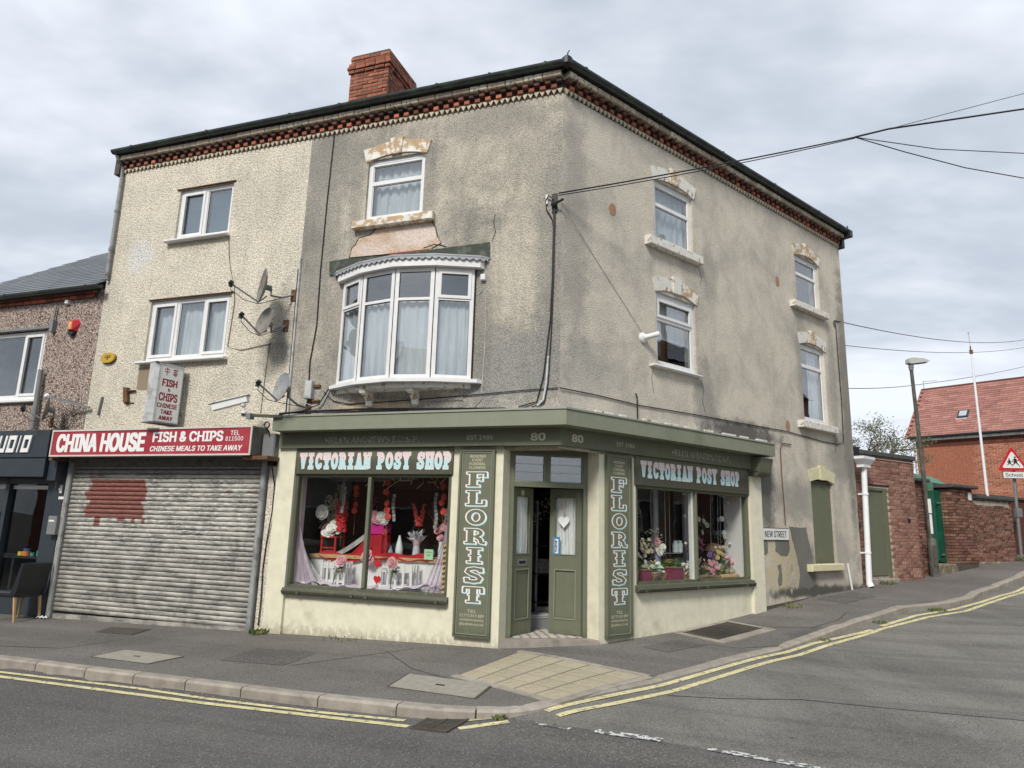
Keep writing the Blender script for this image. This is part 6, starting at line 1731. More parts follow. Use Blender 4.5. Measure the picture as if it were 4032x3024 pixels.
def block_letter(x, ch, w):
    base = MB(); 
    for pts_, lw in gly[ch]:
        # solid strokes, 25 mm deep
        n = len(pts_)
        for i in range(n - 1):
            p, q = pts_[i], pts_[i + 1]
            vx, vz = q[0] - p[0], q[1] - p[1]
            if abs(vx) > abs(vz): r4 = (min(p[0], q[0]) - .12, max(p[0], q[0]) + .12, p[1] - .12, p[1] + .12)
            else: r4 = (p[0] - lw / 2 if ch == 'I' else p[0] - .12, p[0] + lw / 2 if ch == 'I' else p[0] + .12, max(0, min(p[1], q[1])), max(p[1], q[1]))
            u0, u1, v0, v1 = max(0, r4[0]), min(1, r4[1]), max(0, r4[2]), min(1, r4[3])
            sh = lambda u, v: (x - u * w - v * .055, 2.655 + v * .315)
            base.prism([sh(u0, v0), sh(u1, v0), sh(u1, v1), sh(u0, v1)], 'd', .302, .325 + .0006 * i)
    return base
x = 11.36
for ch, w in (('S', .20), ('T', .20), ('U', .20), ('D', .20), ('I', .08), ('O', .20)):
    T.part('letter', block_letter(x, ch, w), M_['inkwhite'], at=Z0); x -= w + .05
P2 = Thing(FL, 'letter_box', 'dark grey wall letter box on the pilaster of the studio shopfront', 'letter box', (9.38, .02, 1.37))
P2.part('box', MB().bbox(9.28, 9.49, .02, .13, 1.19, 1.52, .008), M_['greydk'] if 'greydk' in M_ else M_['greypaint']); P2.part('slot', MB().box(9.33, 9.46, .13, .134, 1.42, 1.45), M_['signwhite']); P2.part('lock', MB().lathe((9.385, .13, 1.27), [(.012, 0), (.0, .006)], 8, (0, 1, 0)), M_['metal'])
P3 = Thing(FL, 'door_bell', 'small white bell push on the dark pilaster above the letter box', 'door bell', (9.42, .03, 2.03))
P3.part('plate', MB().bbox(9.39, 9.45, .02, .04, 1.93, 2.08), M_['white']); P3.part('button', MB().ball((9.42, .05, 2.0), .02, 8, 5), M_['white'])
solo(FL, 'name_plate', 'little white name plate on the dark pilaster', 'plate', MB().bbox(9.32, 9.45, .02, .028, 1.82, 1.87, .002), M_['signwhite'], (9.4, .02, 1.85))
# jars on the counter
M_['jy'] = mat('yellow_pot', (.65, .55, .08), .4); M_['jo'] = mat('orange_pot', (.75, .22, .05), .4); M_['jb'] = mat('blue_pot', (.05, .12, .3), .4); M_['jt'] = mat('teal_pot', (.08, .3, .28), .4); M_['jc'] = mat('clear_bottle', (.35, .4, .4), .2)
for s, m, r, h_, lb in ((10.75, 'jy', .055, .07, 'yellow tub on the dark counter in the studio window'), (10.60, 'jo', .07, .08, 'orange tub on the studio counter between yellow and teal tubs'), (10.60, 'jb', .06, .05, 'blue tub stacked on top of the orange tub'), (10.44, 'jt', .045, .06, 'teal tub on the studio counter right of the orange tub'), (10.28, 'jt', .04, .16, 'tall teal bottle with pump on the studio counter'), (10.12, 'jc', .03, .15, 'slim clear bottle nearest the right edge of the studio counter')):
    z = .76 + (.08 if m == 'jb' else 0)
    t = Thing(FL, 'tub' if h_ < .1 else 'bottle', lb, 'tub' if h_ < .1 else 'bottle', (s, -.4, z), 'hair products on the studio counter')
    if h_ < .1: t.part('body', MB().lathe((s, -.4, z), [(r, 0), (r, h_ * .7)], 14), M_[m], smooth=True); t.part('lid', MB().lathe((s, -.4, z + h_ * .7), [(r * 1.04, 0), (r * 1.04, h_ * .29), (.0, h_ * .3)], 14), M_[m], smooth=True)
    else: t.part('body', MB().lathe((s, -.4, z), [(r, 0), (r, h_ * .6), (r * .4, h_ * .75), (r * .4, h_ * .8)], 12), M_[m], smooth=True); t.part('cap', MB().lathe((s, -.4, z + h_ * .8), [(r * .5, 0), (r * .5, h_ * .2)], 10), M_['signwhite'])
tv = Thing(FL, 'monitor', 'flat screen on a tall stand inside the studio', 'screen', (10.3, -1.2, .9))
tv.part('screen', MB().bbox(9.95, 10.5, -1.22, -1.18, 1.62, 1.95), M_['black']); tv.part('stand', MB().tube([(10.25, -1.22, 1.62), (10.3, -1.22, .76)], .02, 8), M_['black'])
# dining chair outside the studio
M_['leather'] = mat('black_leatherette', (.016, .018, .022), .35, var=.2, spec=.5)
t = Thing(FL, 'dining_chair', 'black padded dining chair with pale wooden legs at the left edge', 'chair', (9.7, .45, -.25))
t.part('seat', MB().bbox(9.36, 9.86, .10, .62, .14, .24, .03), M_['leather'])
bkm = MB()
def bk_(u, v): 
    s = 9.34 + .04 * v * v; return (s - (0), .12 + .48 * u, .18 + .52 * v)
pr_ = [(9.36, .16), (9.30, .30), (9.29, .5), (9.24, .70), (9.30, .72), (9.36, .5), (9.42, .3), (9.46, .2)]
t.part('backrest', MB().prism(pr_, 'd', .10, .62), M_['leather'])
for (s, d, ds_) in ((9.80, .58, .03), (9.80, .14, .03), (9.38, .58, -.07), (9.38, .14, -.07)):
    g_z = hp(*kw(FL, s, d))
    t.part('leg', MB().add([(s + a * .02, d + b * .02, .15) for a in (-1, 1) for b in (-1, 1)] + [(s + ds_ + a * .013, d + b * .013, g_z) for a in (-1, 1) for b in (-1, 1)], [(0, 1, 3, 2), (4, 5, 7, 6), (0, 1, 5, 4), (1, 3, 7, 5), (3, 2, 6, 7), (2, 0, 4, 6)]), M_['wood'])
lt_ = MB()
gz = hp(*kw(FL, 9.2, .12))
lt_.sheet(lambda u, v: (9.10 + .24 * u, .08 + .10 * v, gz + .01 + .05 * abs(math.sin(u * 9 + v * 4)) * (1 - abs(v - .5))), 12, 5)
solo(FL, 'litter', 'crumpled clear plastic litter at the foot of the shutter rail', 'litter', lt_, M_['signwhite'], (9.2, .12, gz))
# ---------------------------------------------------------------- brick outbuilding
T = Thing(FB, 'brick_outbuilding', 'low flat roofed brown brick outbuilding with a dark green door', 'outbuilding', (1.4, 0, .5))
DH = (.64, 1.52, .0, 2.66)
mb = MB(); wall(mb, 0.0, 2.74, .2, 3.40, [DH], d=-.010, thick=.2)
mb.box(2.55, 2.735, -3.0, -.22, .2, 3.40).box(0, 2.735, -3.2, -3.0, .2, 3.4)
WLL = T.part('wall', mb, M_['mortar'])
bricks(T, WLL, M_['brickbrown'], FB, 0.0, 2.745, .47, 3.395, 0.0, holes=[DH], limit=298, near=2.0, key='bb', rough=.004)
bricks(T, WLL, M_['brickold'], FB, -3.0, 0.0, .5, 3.39, 0, limit=0, ax='d', pos=2.745, key='bo')
T.part('coping', MB().bbox(-.12, 2.80, -.30, .05, 3.40, 3.51, .015), M_['coping'])
T.part('roof', MB().box(0, 2.7, -3.2, -.2, 3.36, 3.42), M_['coping'])
T.part('tile_course', MB().box(.1, 2.755, .0, .018, 3.335, 3.35), M_['mortar'])
T.part('plinth', MB().bbox(.5, 1.65, -.1, .06, .35, .62, .02).box(.60, 1.56, -.1, -.02, .6, .66), M_['kerb'])
D_ = T.part('door', MB().box(.68, 1.36, -.075, -.045, .68, 2.60), M_['green'])
T.part('door_frame', MB().box(.64, .68, -.09, -.02, .6, 2.66).box(1.36, 1.50, -.10, -.015, .6, 2.66).box(.64, 1.50, -.10, -.012, 2.60, 2.70), M_['green'])
T.part('lintel_shadow_strip', MB().box(.60, 1.60, -.1, .004, 2.70, 2.735), M_['black'])  # solid black strip drawn in for the shadow line over the door
T.part('wall_knob', MB().lathe((2.32, .0, 1.95), [(.05, 0), (.045, .03), (.0, .05)], 10, (0, 1, 0)), M_['black'])
T.part('cable_box', MB().box(.12, .22, .0, .05, 1.95, 2.10).box(.16, .26, 0, .05, 1.72, 1.85), M_['black'])
T.part('lead_flashing', MB().box(.02, .34, .0, .1, 3.34, 3.54), M_['black'])
dp = Thing(FR, 'drainpipe', 'bright white rainwater pipe with hopper between the grey wall and brick outbuilding', 'drainpipe', (9.1, .1, .5))
M_['pvc'] = mat('bright_white_pvc', (.82, .83, .84), .35, var=.03)
hs = 9.28
dp.part('hopper', MB().add([(hs + a * .28, .02 + (.22 if b > 0 else 0), 3.30) for a in (-1, 1) for b in (-1, 1)] + [(hs + a * .28, .02 + (.22 if b > 0 else 0), 3.24) for a in (-1, 1) for b in (-1, 1)] + [(hs + a * .17, .02 + (.16 if b > 0 else 0), 3.12) for a in (-1, 1) for b in (-1, 1)] + [(hs + a * .17, .02 + (.16 if b > 0 else 0), 3.06) for a in (-1, 1) for b in (-1, 1)], [(0, 1, 3, 2), (12, 13, 15, 14)] + [(k + i, k + j, k + 4 + j, k + 4 + i) for k in (0, 4, 8) for i, j in ((0, 1), (1, 3), (3, 2), (2, 0))]), M_['pvc'])
dp.part('pipe', MB().tube([(hs, .10, 3.08), (9.10, .11, .50)], .062, 12), M_['pvc'], smooth=True)
dp.part('shoe', MB().tube([(9.105, .11, .56), (9.09, .15, .48)], .07, 12), M_['pvc'])
for z in (2.45, 1.18):
    s_ = 9.10 + (z - .5) / 2.58 * (hs - 9.10)
    dp.part('bracket', MB().lathe((s_, .105, z), [(.075, 0), (.075, .04)], 12).box(s_ - .12, s_ + .12, 0, .05, z, z + .035), M_['pvc'])
solo(FR, 'marker_post', 'thin white stick leaning at the foot of the grey wall', 'post', MB().tube([(8.43, .05, .42), (8.36, .02, .98)], .02, 8), M_['signwhite'], (8.43, .05, .42))

# gate piers, green gate, canopy and yard wall
def pier(label, s0, s1, d0, d1, z0, z1, m, cap, key):
    T = Thing(FB, 'gate_pier', label, 'gate pier', ((s0 + s1) / 2, d1, z0))
    C_ = T.part('core', MB().box(s0 + .01, s1 - .01, d0, d1 - .01, z0 - .4, z1), M_['mortardk'])
    bricks(T, C_, m, FB, s0, s1, z0, z1, d1, limit=200, key=key, rough=.006, near=s0)
    bricks(T, C_, m, FB, d0, d1 - .002, z0, z1, 0, limit=90, key=key, ax='d', pos=s0, flip=-1, rough=.006)
    T.part('cap', MB().bbox(s0 - .14, s1 + .12, d0 - .1, d1 + .12, z1, z1 + .09, .02), M_['coping'])
    return T
pier('dark rough brick gate pier directly behind the street lamp', 2.98, 3.56, -.75, -.22, .62, 2.93, M_['brickold'], 0, 'p1')
t = pier('broad brown brick gate pier right of the green gate', 4.44, 5.52, -.55, .0, .93, 2.84, M_['brickold'], 0, 'p2')
t.part('notice', MB().box(5.28, 5.44, .0, .012, 2.55, 2.75), M_['signwhite'])
t = Thing(FB, 'side_wall', 'rough low brick wall stub between outbuilding and gate pier', 'wall', (2.9, -.3, .6))
t.part('core', MB().box(2.74, 3.0, -.5, -.12, .5, 2.6), M_['mortardk']); 
bricks(t, None, M_['brickold'], FB, 2.75, 2.99, .58, 2.58, -.11, limit=80, key='p3', rough=.02)
t.part('coping', MB().bbox(2.73, 3.0, -.5, -.06, 2.6, 2.68, .01), M_['coping'])
M_['oldstone'] = mat('mossy_old_stone', (.21, .175, .125), .95, var=.3, vs=5, c2=(.34, .31, .25), c2s=7, c2t=(.52, .62), bump=.8, bs_=30)
M_['gate'] = mat('dark_green_steel', (.010, .085, .052), .45, var=.08, c2=(.015, .11, .07), c2s=1.5)
M_['canopy'] = mat('pale_green_felt', (.10, .235, .165), .8, var=.12, c2=(.17, .20, .12), c2s=2.2, c2t=(.52, .7), bump=.3)
t = Thing(FB, 'garden_gate', 'tall bottle green sheet metal gate between the brick piers', 'gate', (4.0, -.3, .95))
cm = MB()
s = 3.58
while s < 4.22:
    cm.prism([(s, -.32), (s + .012, -.305), (s + .028, -.305), (s + .04, -.32), (s + .04, -.33), (s, -.33)], 'z', .99, 2.72); s += .04
t.part('panel', cm, M_['gate']); t.part('post', MB().box(4.22, 4.42, -.34, -.24, .95, 2.76), M_['gate']); t.part('latch', MB().box(3.62, 3.74, -.30, -.27, 1.92, 2.02), M_['black'])
t.part('header', MB().box(3.5, 4.3, -.40, -.36, 2.74, 2.98), M_['canopy'])
t.part('threshold', MB().bbox(3.5, 4.6, -.45, -.02, .4, .92, .03), M_['oldstone'])
for z in (2.42, 1.12): t.part('hinge', MB().box(4.16, 4.30, -.24, -.215, z, z + .04), M_['metal'])
t = Thing(FB, 'green_canopy', 'curved pale green felt roof of the store behind the gate', 'canopy', (4.2, -1.5, 3.1))
t.part('roof', MB().add([(2.9, -.5, 2.98), (5.35, -.5, 2.98), (5.0, -.75, 3.18), (2.9, -.75, 3.28), (5.0, -2.2, 3.34), (2.9, -2.2, 3.4), (5.35, -2.4, 3.1), (2.9, -2.4, 2.9)], [(0, 1, 2, 3), (3, 2, 4, 5), (1, 6, 4, 2), (5, 4, 6, 7)]), M_['canopy'])
t.part('store_wall', MB().box(2.95, 5.2, -2.3, -.6, .9, 2.97), M_['canopy'])
t = Thing(FB, 'yard_wall', 'weathered brown brick yard wall with dark coping beside the school sign', 'wall', (6.7, -.1, 1))
C_ = t.part('core', MB().box(5.53, 7.88, -.45, -.11, .8, 2.62), M_['mortar'])
bricks(t, C_, M_['brickold'], FB, 5.53, 7.89, .96, 2.62, -.10, limit=298, key='yw', rough=.005, near=5.5)
t.part('coping', MB().bbox(5.5, 7.95, -.5, -.02, 2.62, 2.71, .015), M_['coping'])
t.part('limewash_band', MB().prism(ragged([(5.62, 2.58), (7.7, 2.58), (7.75, 2.42), (7.2, 2.47), (6.5, 2.44), (5.9, 2.46), (5.6, 2.5)], .06, .02), 'd', -.101, -.094), M_['limewash'])
t.part('footing', MB().bbox(5.54, 7.87, -.2, -.085, .4, .96, .02), M_['oldstone'])
t = Thing(FB, 'far_yard_wall', 'dark boundary wall set back past the yard wall', 'wall', (10, -1.2, 1.2))
C_ = t.part('core', MB().box(7.9, 13.5, -1.4, -1.15, .9, 2.8), M_['mortardk'])
bricks(t, C_, M_['brickdark'], FB, 7.9, 13.5, 1.0, 2.8, -1.14, limit=120, key='fw', near=8.5)  # dark red brick, deeper in tone than the yard wall
t.part('coping', MB().bbox(7.85, 13.5, -1.45, -1.08, 2.8, 2.88, .01), M_['coping'])
t = Thing(FB, 'wheelie_bin', 'black wheelie bin half hidden behind the school sign post', 'bin', (8.6, -.75, 1.3))
t.part('body', MB().add([(8.28, -1.0, 1.15), (8.85, -1.0, 1.15), (8.85, -.55, 1.15), (8.28, -.55, 1.15), (8.2, -1.05, 2.08), (8.92, -1.05, 2.08), (8.92, -.45, 2.08), (8.2, -.45, 2.08)], [(0, 1, 2, 3), (4, 5, 6, 7), (0, 1, 5, 4), (1, 2, 6, 5), (2, 3, 7, 6), (3, 0, 4, 7)]), M_['black'])
t.part('lid', MB().prism([(-1.08, 2.08), (-.40, 2.08), (-.42, 2.14), (-.7, 2.20), (-1.06, 2.18)], 's', 8.16, 8.96), M_['anthracite'])
for s_ in (8.32, 8.80): t.part('wheel', MB().lathe((s_ - .03, -1.0, 1.17), [(.0, 0), (.1, 0), (.1, .05), (.0, .05)], 14, (1, 0, 0)), M_['black'])
# ---------------------------------------------------------------- street lamp
lx, ly = 10.475, 17.257; lz = hp(lx, ly)
M_['lamppole'] = mat('weathered_grey_green_paint', (.085, .088, .075), .6, var=.2, c2=(.13, .125, .10), c2s=3)
t = Thing(FW, 'street_lamp', 'grey street lamp column with flat LED head leaning over the side street', 'street lamp', (lx, ly, lz))
lean = lambda z: (lx + .0 - .022 * (z - lz), ly, z)
t.part('base_compartment', MB().lathe((lx, ly, lz - .1), [(.105, 0), (.105, .95), (.085, 1.0), (.06, 1.02)], 16), M_['lamppole'], smooth=True)
t.part('access_door', MB().box(lx - .05, lx + .05, ly - .112, ly - .09, lz + .25, lz + .75), M_['lamppole'])
t.part('column', MB().tube([lean(lz + .9), lean(5.95)], .056, 14, r1=.042), M_['lamppole'], smooth=True)
t.part('collar', MB().lathe(lean(5.80), [(.055, 0), (.055, .05), (.062, .06), (.062, .12), (.05, .16)], 12), M_['greypaint'])
M_['lamphead'] = mat('pale_grey_lamp_casting', (.50, .51, .49), .45, var=.06)
hx = lean(5.95)[0]
t.part('lamp_head', MB().prism([(hx - .09, 5.98), (hx - .03, 5.955), (hx + .42, 6.02), (hx + .47, 6.045), (hx + .30, 6.11), (hx + .02, 6.12), (hx - .08, 6.09)], 'd', ly - .09, ly + .09), M_['lamphead'])
t.part('lens', MB().prism([(hx + .06, 5.955), (hx + .40, 6.003), (hx + .40, 6.02), (hx + .06, 5.97)], 'd', ly - .07, ly + .07), M_['black'])
t.part('sensor_cap', MB().lathe((hx + .08, ly, 6.12), [(.05, 0), (.05, .03), (.03, .045)], 12), M_['signwhite'])
t.part('number_sticker', MB().box(lx - .05, lx + .03, ly - .066, ly - .058, 2.15, 2.5).box(lx - .04, lx + .02, ly - .068, ly - .059, 1.65, 2.12), M_['signwhite'])
# ---------------------------------------------------------------- school sign
sx, sy = 14.68, 19.93; sz = hp(sx, sy)
t = Thing(FW, 'school_sign', 'red bordered triangular school crossing sign on a grey post', 'road sign', (sx, sy, sz))
M_['post'] = mat('grey_galvanised_post', (.24, .25, .25), .5, .3, var=.12)
t.part('post', MB().tube([(14.66, 20.0, sz - .1), (14.74, 20.0, 4.0)], .042, 12), M_['post'], smooth=True)
t.part('clip', MB().box(14.64, 14.80, 19.94, 20.06, 2.2, 2.45), M_['post'])
ya = 19.93
Fs = Frame((14.24, ya), (math.cos(R(-8)), math.sin(R(-8))), (math.sin(R(-8)), -math.cos(R(-8))), -1)
cx0, zb0, sd = .40, 3.52, .80
def tri(r, z0, w, h, k=5):
    # rounded triangle: centre x r, base z0, width w, height h
    P = [(r - w / 2, z0), (r + w / 2, z0), (r, z0 + h)]; out = []
    cx, cz = r, z0 + h / 3
    rad = .045
    for i in range(3):
        p, a, b = Vector((P[i][0], P[i][1])), Vector((P[i - 1][0], P[i - 1][1])), Vector((P[(i + 1) % 3][0], P[(i + 1) % 3][1]))
        u, v = (a - p).normalized(), (b - p).normalized()
        for q in range(k + 1):
            t_ = q / k
            w0 = p + u * rad * 1.5 * (1 - t_) ** 2 + v * rad * 1.5 * t_ ** 2
            out.append((w0.x, w0.y))
    return out
t.part('plate', MB().prism(tri(cx0, zb0, .84, .70), 'd', .0, .012), M_['trirred'], fr=Fs, at=(0, 0, 0))
t.part('panel', MB().prism(tri(cx0, zb0 + .075, .60, .50), 'd', .0122, .0145), M_['signwhite'], fr=Fs, at=(0, 0, 0))
# two children running, built as flat silhouettes in the plate's own plane
pic = MB()
def limb(a, b, w, d=.0148): ribbon(pic, [a, b], w, lambda u, v: (u, v), d, d + rnd.uniform(0.0001, .0012))
def child(x, z, k, bag=False):
    pic.prism([(x + .028 * k * math.cos(R(a)), z + .275 * k + .030 * k * math.sin(R(a))) for a in range(0, 360, 40)], 'd', .0146, .0150)
    pic.prism([(x - .018 * k, z + .245 * k), (x + .03 * k, z + .24 * k), (x + .055 * k, z + .13 * k), (x + .03 * k, z + .10 * k), (x - .04 * k, z + .11 * k), (x - .045 * k, z + .16 * k)], 'd', .0147, .0152)
    limb((x + .02 * k, z + .23 * k), (x + .075 * k, z + .18 * k), .02 * k); limb((x + .075 * k, z + .18 * k), (x + .12 * k, z + .165 * k), .018 * k)
    limb((x - .01 * k, z + .23 * k), (x - .06 * k, z + .19 * k), .02 * k); limb((x - .06 * k, z + .19 * k), (x - .07 * k, z + .14 * k), .018 * k)
    limb((x + .02 * k, z + .12 * k), (x + .065 * k, z + .07 * k), .032 * k); limb((x + .065 * k, z + .07 * k), (x + .11 * k, z + .01 * k), .022 * k)
    limb((x - .01 * k, z + .12 * k), (x - .05 * k, z + .075 * k), .032 * k); limb((x - .05 * k, z + .075 * k), (x - .105 * k, z + .05 * k), .022 * k)
child(.31, 3.635, .78); child(.47, 3.63, 1.0)
t.part('pictogram', pic, M_['inkblack'], fr=Fs, at=(0, 0, 0), kind='stuff')
t.part('lower_plate', MB().bbox(.10, .70, .0, .014, 3.29, 3.49, .006), M_['inkblack'], fr=Fs, at=(0, 0, 0))
t.part('lower_panel', MB().box(.112, .688, .0142, .0155, 3.302, 3.478), M_['signwhite'], fr=Fs, at=(0, 0, 0))
t.part('lettering', put_text(MB(), Fs, 'School', .17, .63, 3.34, 3.445, .0158, bold=.012, thick=.001), M_['inkblack'], fr=Fs, at=(0, 0, 0), kind='stuff')
# ---------------------------------------------------------------- flagpole
t = Thing(FW, 'flagpole', 'tall slim white flagpole in front of the red brick house', 'flagpole', (14.57, 21, 1))
t.part('pole', MB().tube([(14.58, 21, 1.0), (14.57, 21, 7.3)], .045, 12, r1=.030), M_['pvc'], smooth=True)
t.part('truck', MB().tube([(14.56, 21, 7.28), (14.56, 21, 7.55)], .02, 8).lathe((14.57, 21, 7.3), [(.045, 0), (.055, .03), (.045, .06)], 10).box(14.52, 14.62, 20.97, 21.03, 7.38, 7.42), M_['rust'])
t.part('finial_rod', MB().tube([(14.56, 21, 7.5), (14.55, 21, 7.98)], .008, 6).ball((14.55, 21, 7.99), .025, 8, 6), M_['metal'])
# ---------------------------------------------------------------- red brick house up the hill
T = Thing(FH, 'red_brick_house', 'bright orange red brick house with a plain red tiled gable roof', 'house', (6, 0, 1))
W_ = T.part('wall', MB().box(.15, 14, -5.2, -.26, 1.0, 5.66), M_['mortar'])
HB = MB(); z = 1.9; row = 0; hb_parts = 0
items = []
while z < 5.60:
    s = .15 - (.11 if row % 2 else 0)
    while s < 5.2:
        a, b = max(s, .15), s + .215
        if b - a > .05: items.append((a, b, z))
        s += .225
    z += .075; row += 1
bme = {}
items.sort(key=lambda i_: -((i_[2] > 3.3) * 100 + i_[0] if i_[0] < 4.4 else -50))
for i, (a, b, z) in enumerate(items):
    if i < 290:
        T.inst('brick', brick_mesh(round(b - a, 2), .064, .03, M_['brickorange'], 'hb'), ((a + b) / 2, -.25 + rnd.uniform(-.002, .002), z + .032), W_)
    else:
        HB.box(a, b, -.27, -.25, z, z + .064)
T.part('brick_courses', HB, M_['brickorange'], kind='stuff')
T.part('dark_eaves_courses', MB().box(.15, 14, -.26, -.235, 5.38, 5.44).box(.15, 14, -.26, -.23, 5.52, 5.60), M_['brickdark'])
T.part('fascia', MB().box(.0, 14, -.06, -.03, 5.66, 5.78), M_['boxgrey'])
T.part('soffit', MB().box(.0, 14, -.28, -.03, 5.65, 5.67), M_['boxgrey'])
G = T.part('gutter', MB().tube([(-.02, .03, 5.80), (14, .03, 5.80)], .055, 10), M_['black'], smooth=True)
T.part('corner_pipe', MB().tube([(.10, -.2, 5.6), (.10, -.2, 1.0)], .04, 8), M_['boxgrey'])
pt = 1.10; rise = 2.52; run = rise / pt
ang = math.atan(pt)
base_ = T.part('roof', MB().add([(-.15, 0, 5.79), (14, 0, 5.79), (14, -run, 5.79 + rise), (-.15, -run, 5.79 + rise), (14, -2 * run, 5.79), (-.15, -2 * run, 5.79)], [(0, 1, 2, 3), (3, 2, 4, 5), (0, 3, 5)]), M_['brickdark'])
Lr = math.hypot(run, rise); nrow = int(Lr / .145)
tile = mesh_of(MB().box(-.163, .163, -.0, .17, .0, .020), M_['redtile'], FW, (0, 0, 0), name='roof_tile')
rt = MB(); cnt = 0
for r_ in range(nrow):
    u = r_ * .145
    for k in range(20):
        s = -.02 + (k + (.5 if r_ % 2 else 0)) * .33
        if s > 6.3: continue
        d_, z_ = -u * math.cos(ang) + .02, 5.80 + u * math.sin(ang)
        if cnt < 299 and s < 4.4:
            T.inst('roof_tile', tile, (s, d_, z_), base_, rotz=math.pi, tilt=Matrix.Rotation(ang - R(5), 4, 'X')); cnt += 1
        else:
            c_, s_ = math.cos(ang - R(5)), math.sin(ang - R(5))
            vs = [(s + i * .163, d_ - j * .17 * c_ + kk * .02 * s_, z_ + j * .17 * s_ + kk * .02 * c_) for kk in (0, 1) for j in (0, 1) for i in (-1, 1)]
            rt.add(vs, [(0, 1, 3, 2), (4, 5, 7, 6), (0, 1, 5, 4), (0, 2, 6, 4), (1, 3, 7, 5)])
T.part('remaining_tiles', rt, M_['redtile'], kind='stuff')
T.part('ridge_tile', MB().tube([(-.15, -run, 5.80 + rise), (14, -run, 5.80 + rise)], .06, 8), M_['brickdark'])
T.part('verge', MB().strip2([(.02, 5.80), (-run, 5.82 + rise)], [(.02, 5.74), (-run, 5.76 + rise)], 's', -.19, -.13), M_['brickred'])
c_, s_ = math.cos(ang), math.sin(ang)
def onroof(s, u, lift): return (s, -u * c_ + lift * s_, 5.80 + u * s_ + lift * c_)
def rbox(s0, s1, u0, u1, l0, l1):
    v = [onroof(s, u, l) for l in (l0, l1) for u in (u0, u1) for s in (s0, s1)]
    return MB().add(v, [(0, 1, 3, 2), (4, 6, 7, 5), (0, 4, 5, 1), (2, 3, 7, 6), (0, 2, 6, 4), (1, 5, 7, 3)])
RL = T.part('rooflight', rbox(1.72, 2.12, 1.06, 1.52, .02, .09), M_['anthracite'])
T.part('pane', rbox(1.77, 2.07, 1.12, 1.47, .09, .095), M_['glass'], RL)
M_['sheer'] = mat('white_blind', (.6, .62, .64), .6)
T.part('blind', rbox(1.78, 2.06, 1.13, 1.46, .0905, .092), M_['sheer'], RL); T.part('flashing', rbox(1.68, 2.10, .95, 1.06, .025, .035), M_['lead'], RL)
T.part('new_tile', rbox(1.72, 1.98, .76, .90, .025, .04), M_['brickorange'])
T.part('aerial', MB().tube([(-.05, -run, 8.3), (-.05, -run, 8.75)], .015, 6).tube([(-.05, -run, 8.72), (.55, -run, 8.68)], .012, 6), M_['metal'])
# ---------------------------------------------------------------- tree behind the outbuilding
def tree(label, bx, by, bz, H, spread, n_leaf, seed):
    rr = random.Random(seed)
    T = Thing(FW, 'tree', label, 'tree', (bx, by, bz))
    br = MB(); tips = []
    def grow(p, d, L, r, lvl):
        q = p + d * L
        mid = (p + q) / 2 + Vector((rr.uniform(-1, 1), rr.uniform(-1, 1), rr.uniform(-1, 1))) * L * .06
        br.tube([tuple(p), tuple(mid), tuple(q)], r, 6 if lvl < 2 else 4, cap=False, r1=r * .62)
        if lvl >= 3:
            tips.append(mid)
        if lvl >= 5:
            tips.append(q); return
        for k in range(3 if lvl < 3 else 2):
            a = rr.uniform(0, 6.283); t = rr.uniform(.35, .8)
            x = d.orthogonal().normalized(); y = d.cross(x)
            nd = (d * math.cos(t) + (x * math.cos(a) + y * math.sin(a)) * math.sin(t))
            nd = (nd + Vector((0, 0, .12))).normalized()
            nd = Vector((nd.x * spread, nd.y * spread, nd.z)).normalized()
            grow(q if k else p + d * L * .75, nd, L * rr.uniform(.62, .82), r * .6, lvl + 1)
    grow(Vector((bx, by, bz)), Vector((.03, 0, 1)), H * .30, .13, 0)
    T.part('trunk_and_limbs', br, M_['bark'], recalc=False)
    lf = MB()
    for k in range(n_leaf):
        c = rr.choice(tips) + Vector((rr.gauss(0, .12), rr.gauss(0, .12), rr.gauss(0, .12)))
        lf.leaf(tuple(c), rr.uniform(.05, .11), .022)
    T.part('crown', lf, M_['leafy'], recalc=False)
tree('bare branching tree in early leaf behind the brick outbuilding', 13.9, 27.0, 1.6, 5.5, 1.35, 4600, 5)
tree('smaller budding tree close against the corner of the grey building', 12.0, 25.5, 1.6, 4.4, 1.2, 1700, 11)
# ---------------------------------------------------------------- overhead and surface cables
def cable(label, pts, r, sag=0.0, n=14, name='overhead_cable', cat='cable', group='overhead cables'):
    P = []
    for i in range(len(pts) - 1):
        a, b = Vector(pts[i]), Vector(pts[i + 1])
        for k in range(n + (1 if i == len(pts) - 2 else 0)):
            t = k / n; q = a.lerp(b, t); q.z -= sag * 4 * t * (1 - t); P.append(tuple(q))
    solo(FW, name, label, cat, MB().tube(P, r, 5), M_['black'], tuple(P[0]), group)
JN = (5.545, 10.2, 8.01); PT = (12.3, 11.4)
cable('thick overhead cable running from the corner bracket to the cable junction', [(.62, 9.48, 6.49), JN], .012, .03)
cable('thinner twin wire just under the thick corner cable', [(.62, 9.47, 6.45), (5.545, 10.2, 7.99)], .008, .05)
cable('heavy cable leaving the junction to the upper right of the sky', [JN, (6.25, 10.4, 8.31), (8.91, 10.8, 9.03), (PT[0], PT[1], 9.9)], .017)
cable('faint highest wire climbing to the right edge', [(6.25, 10.4, 8.31), (9.11, 11.0, 9.48), (PT[0], PT[1], 10.5)], .006)
cable('middle wire dipping gently right from the junction', [JN, (7.155, 10.6, 8.08), (9.13, 11.2, 8.41), (PT[0], PT[1], 9.1)], .008)
cable('lowest wire curving down right from the junction', [JN, (6.47, 10.4, 7.89), (7.75, 10.8, 7.86), (9.07, 11.2, 7.92), (PT[0], PT[1], 8.3)], .009)
t = Thing(FW, 'telegraph_pole', 'tall brown timber telegraph pole across the side street', 'telegraph pole', (PT[0], PT[1], hp(*PT)))
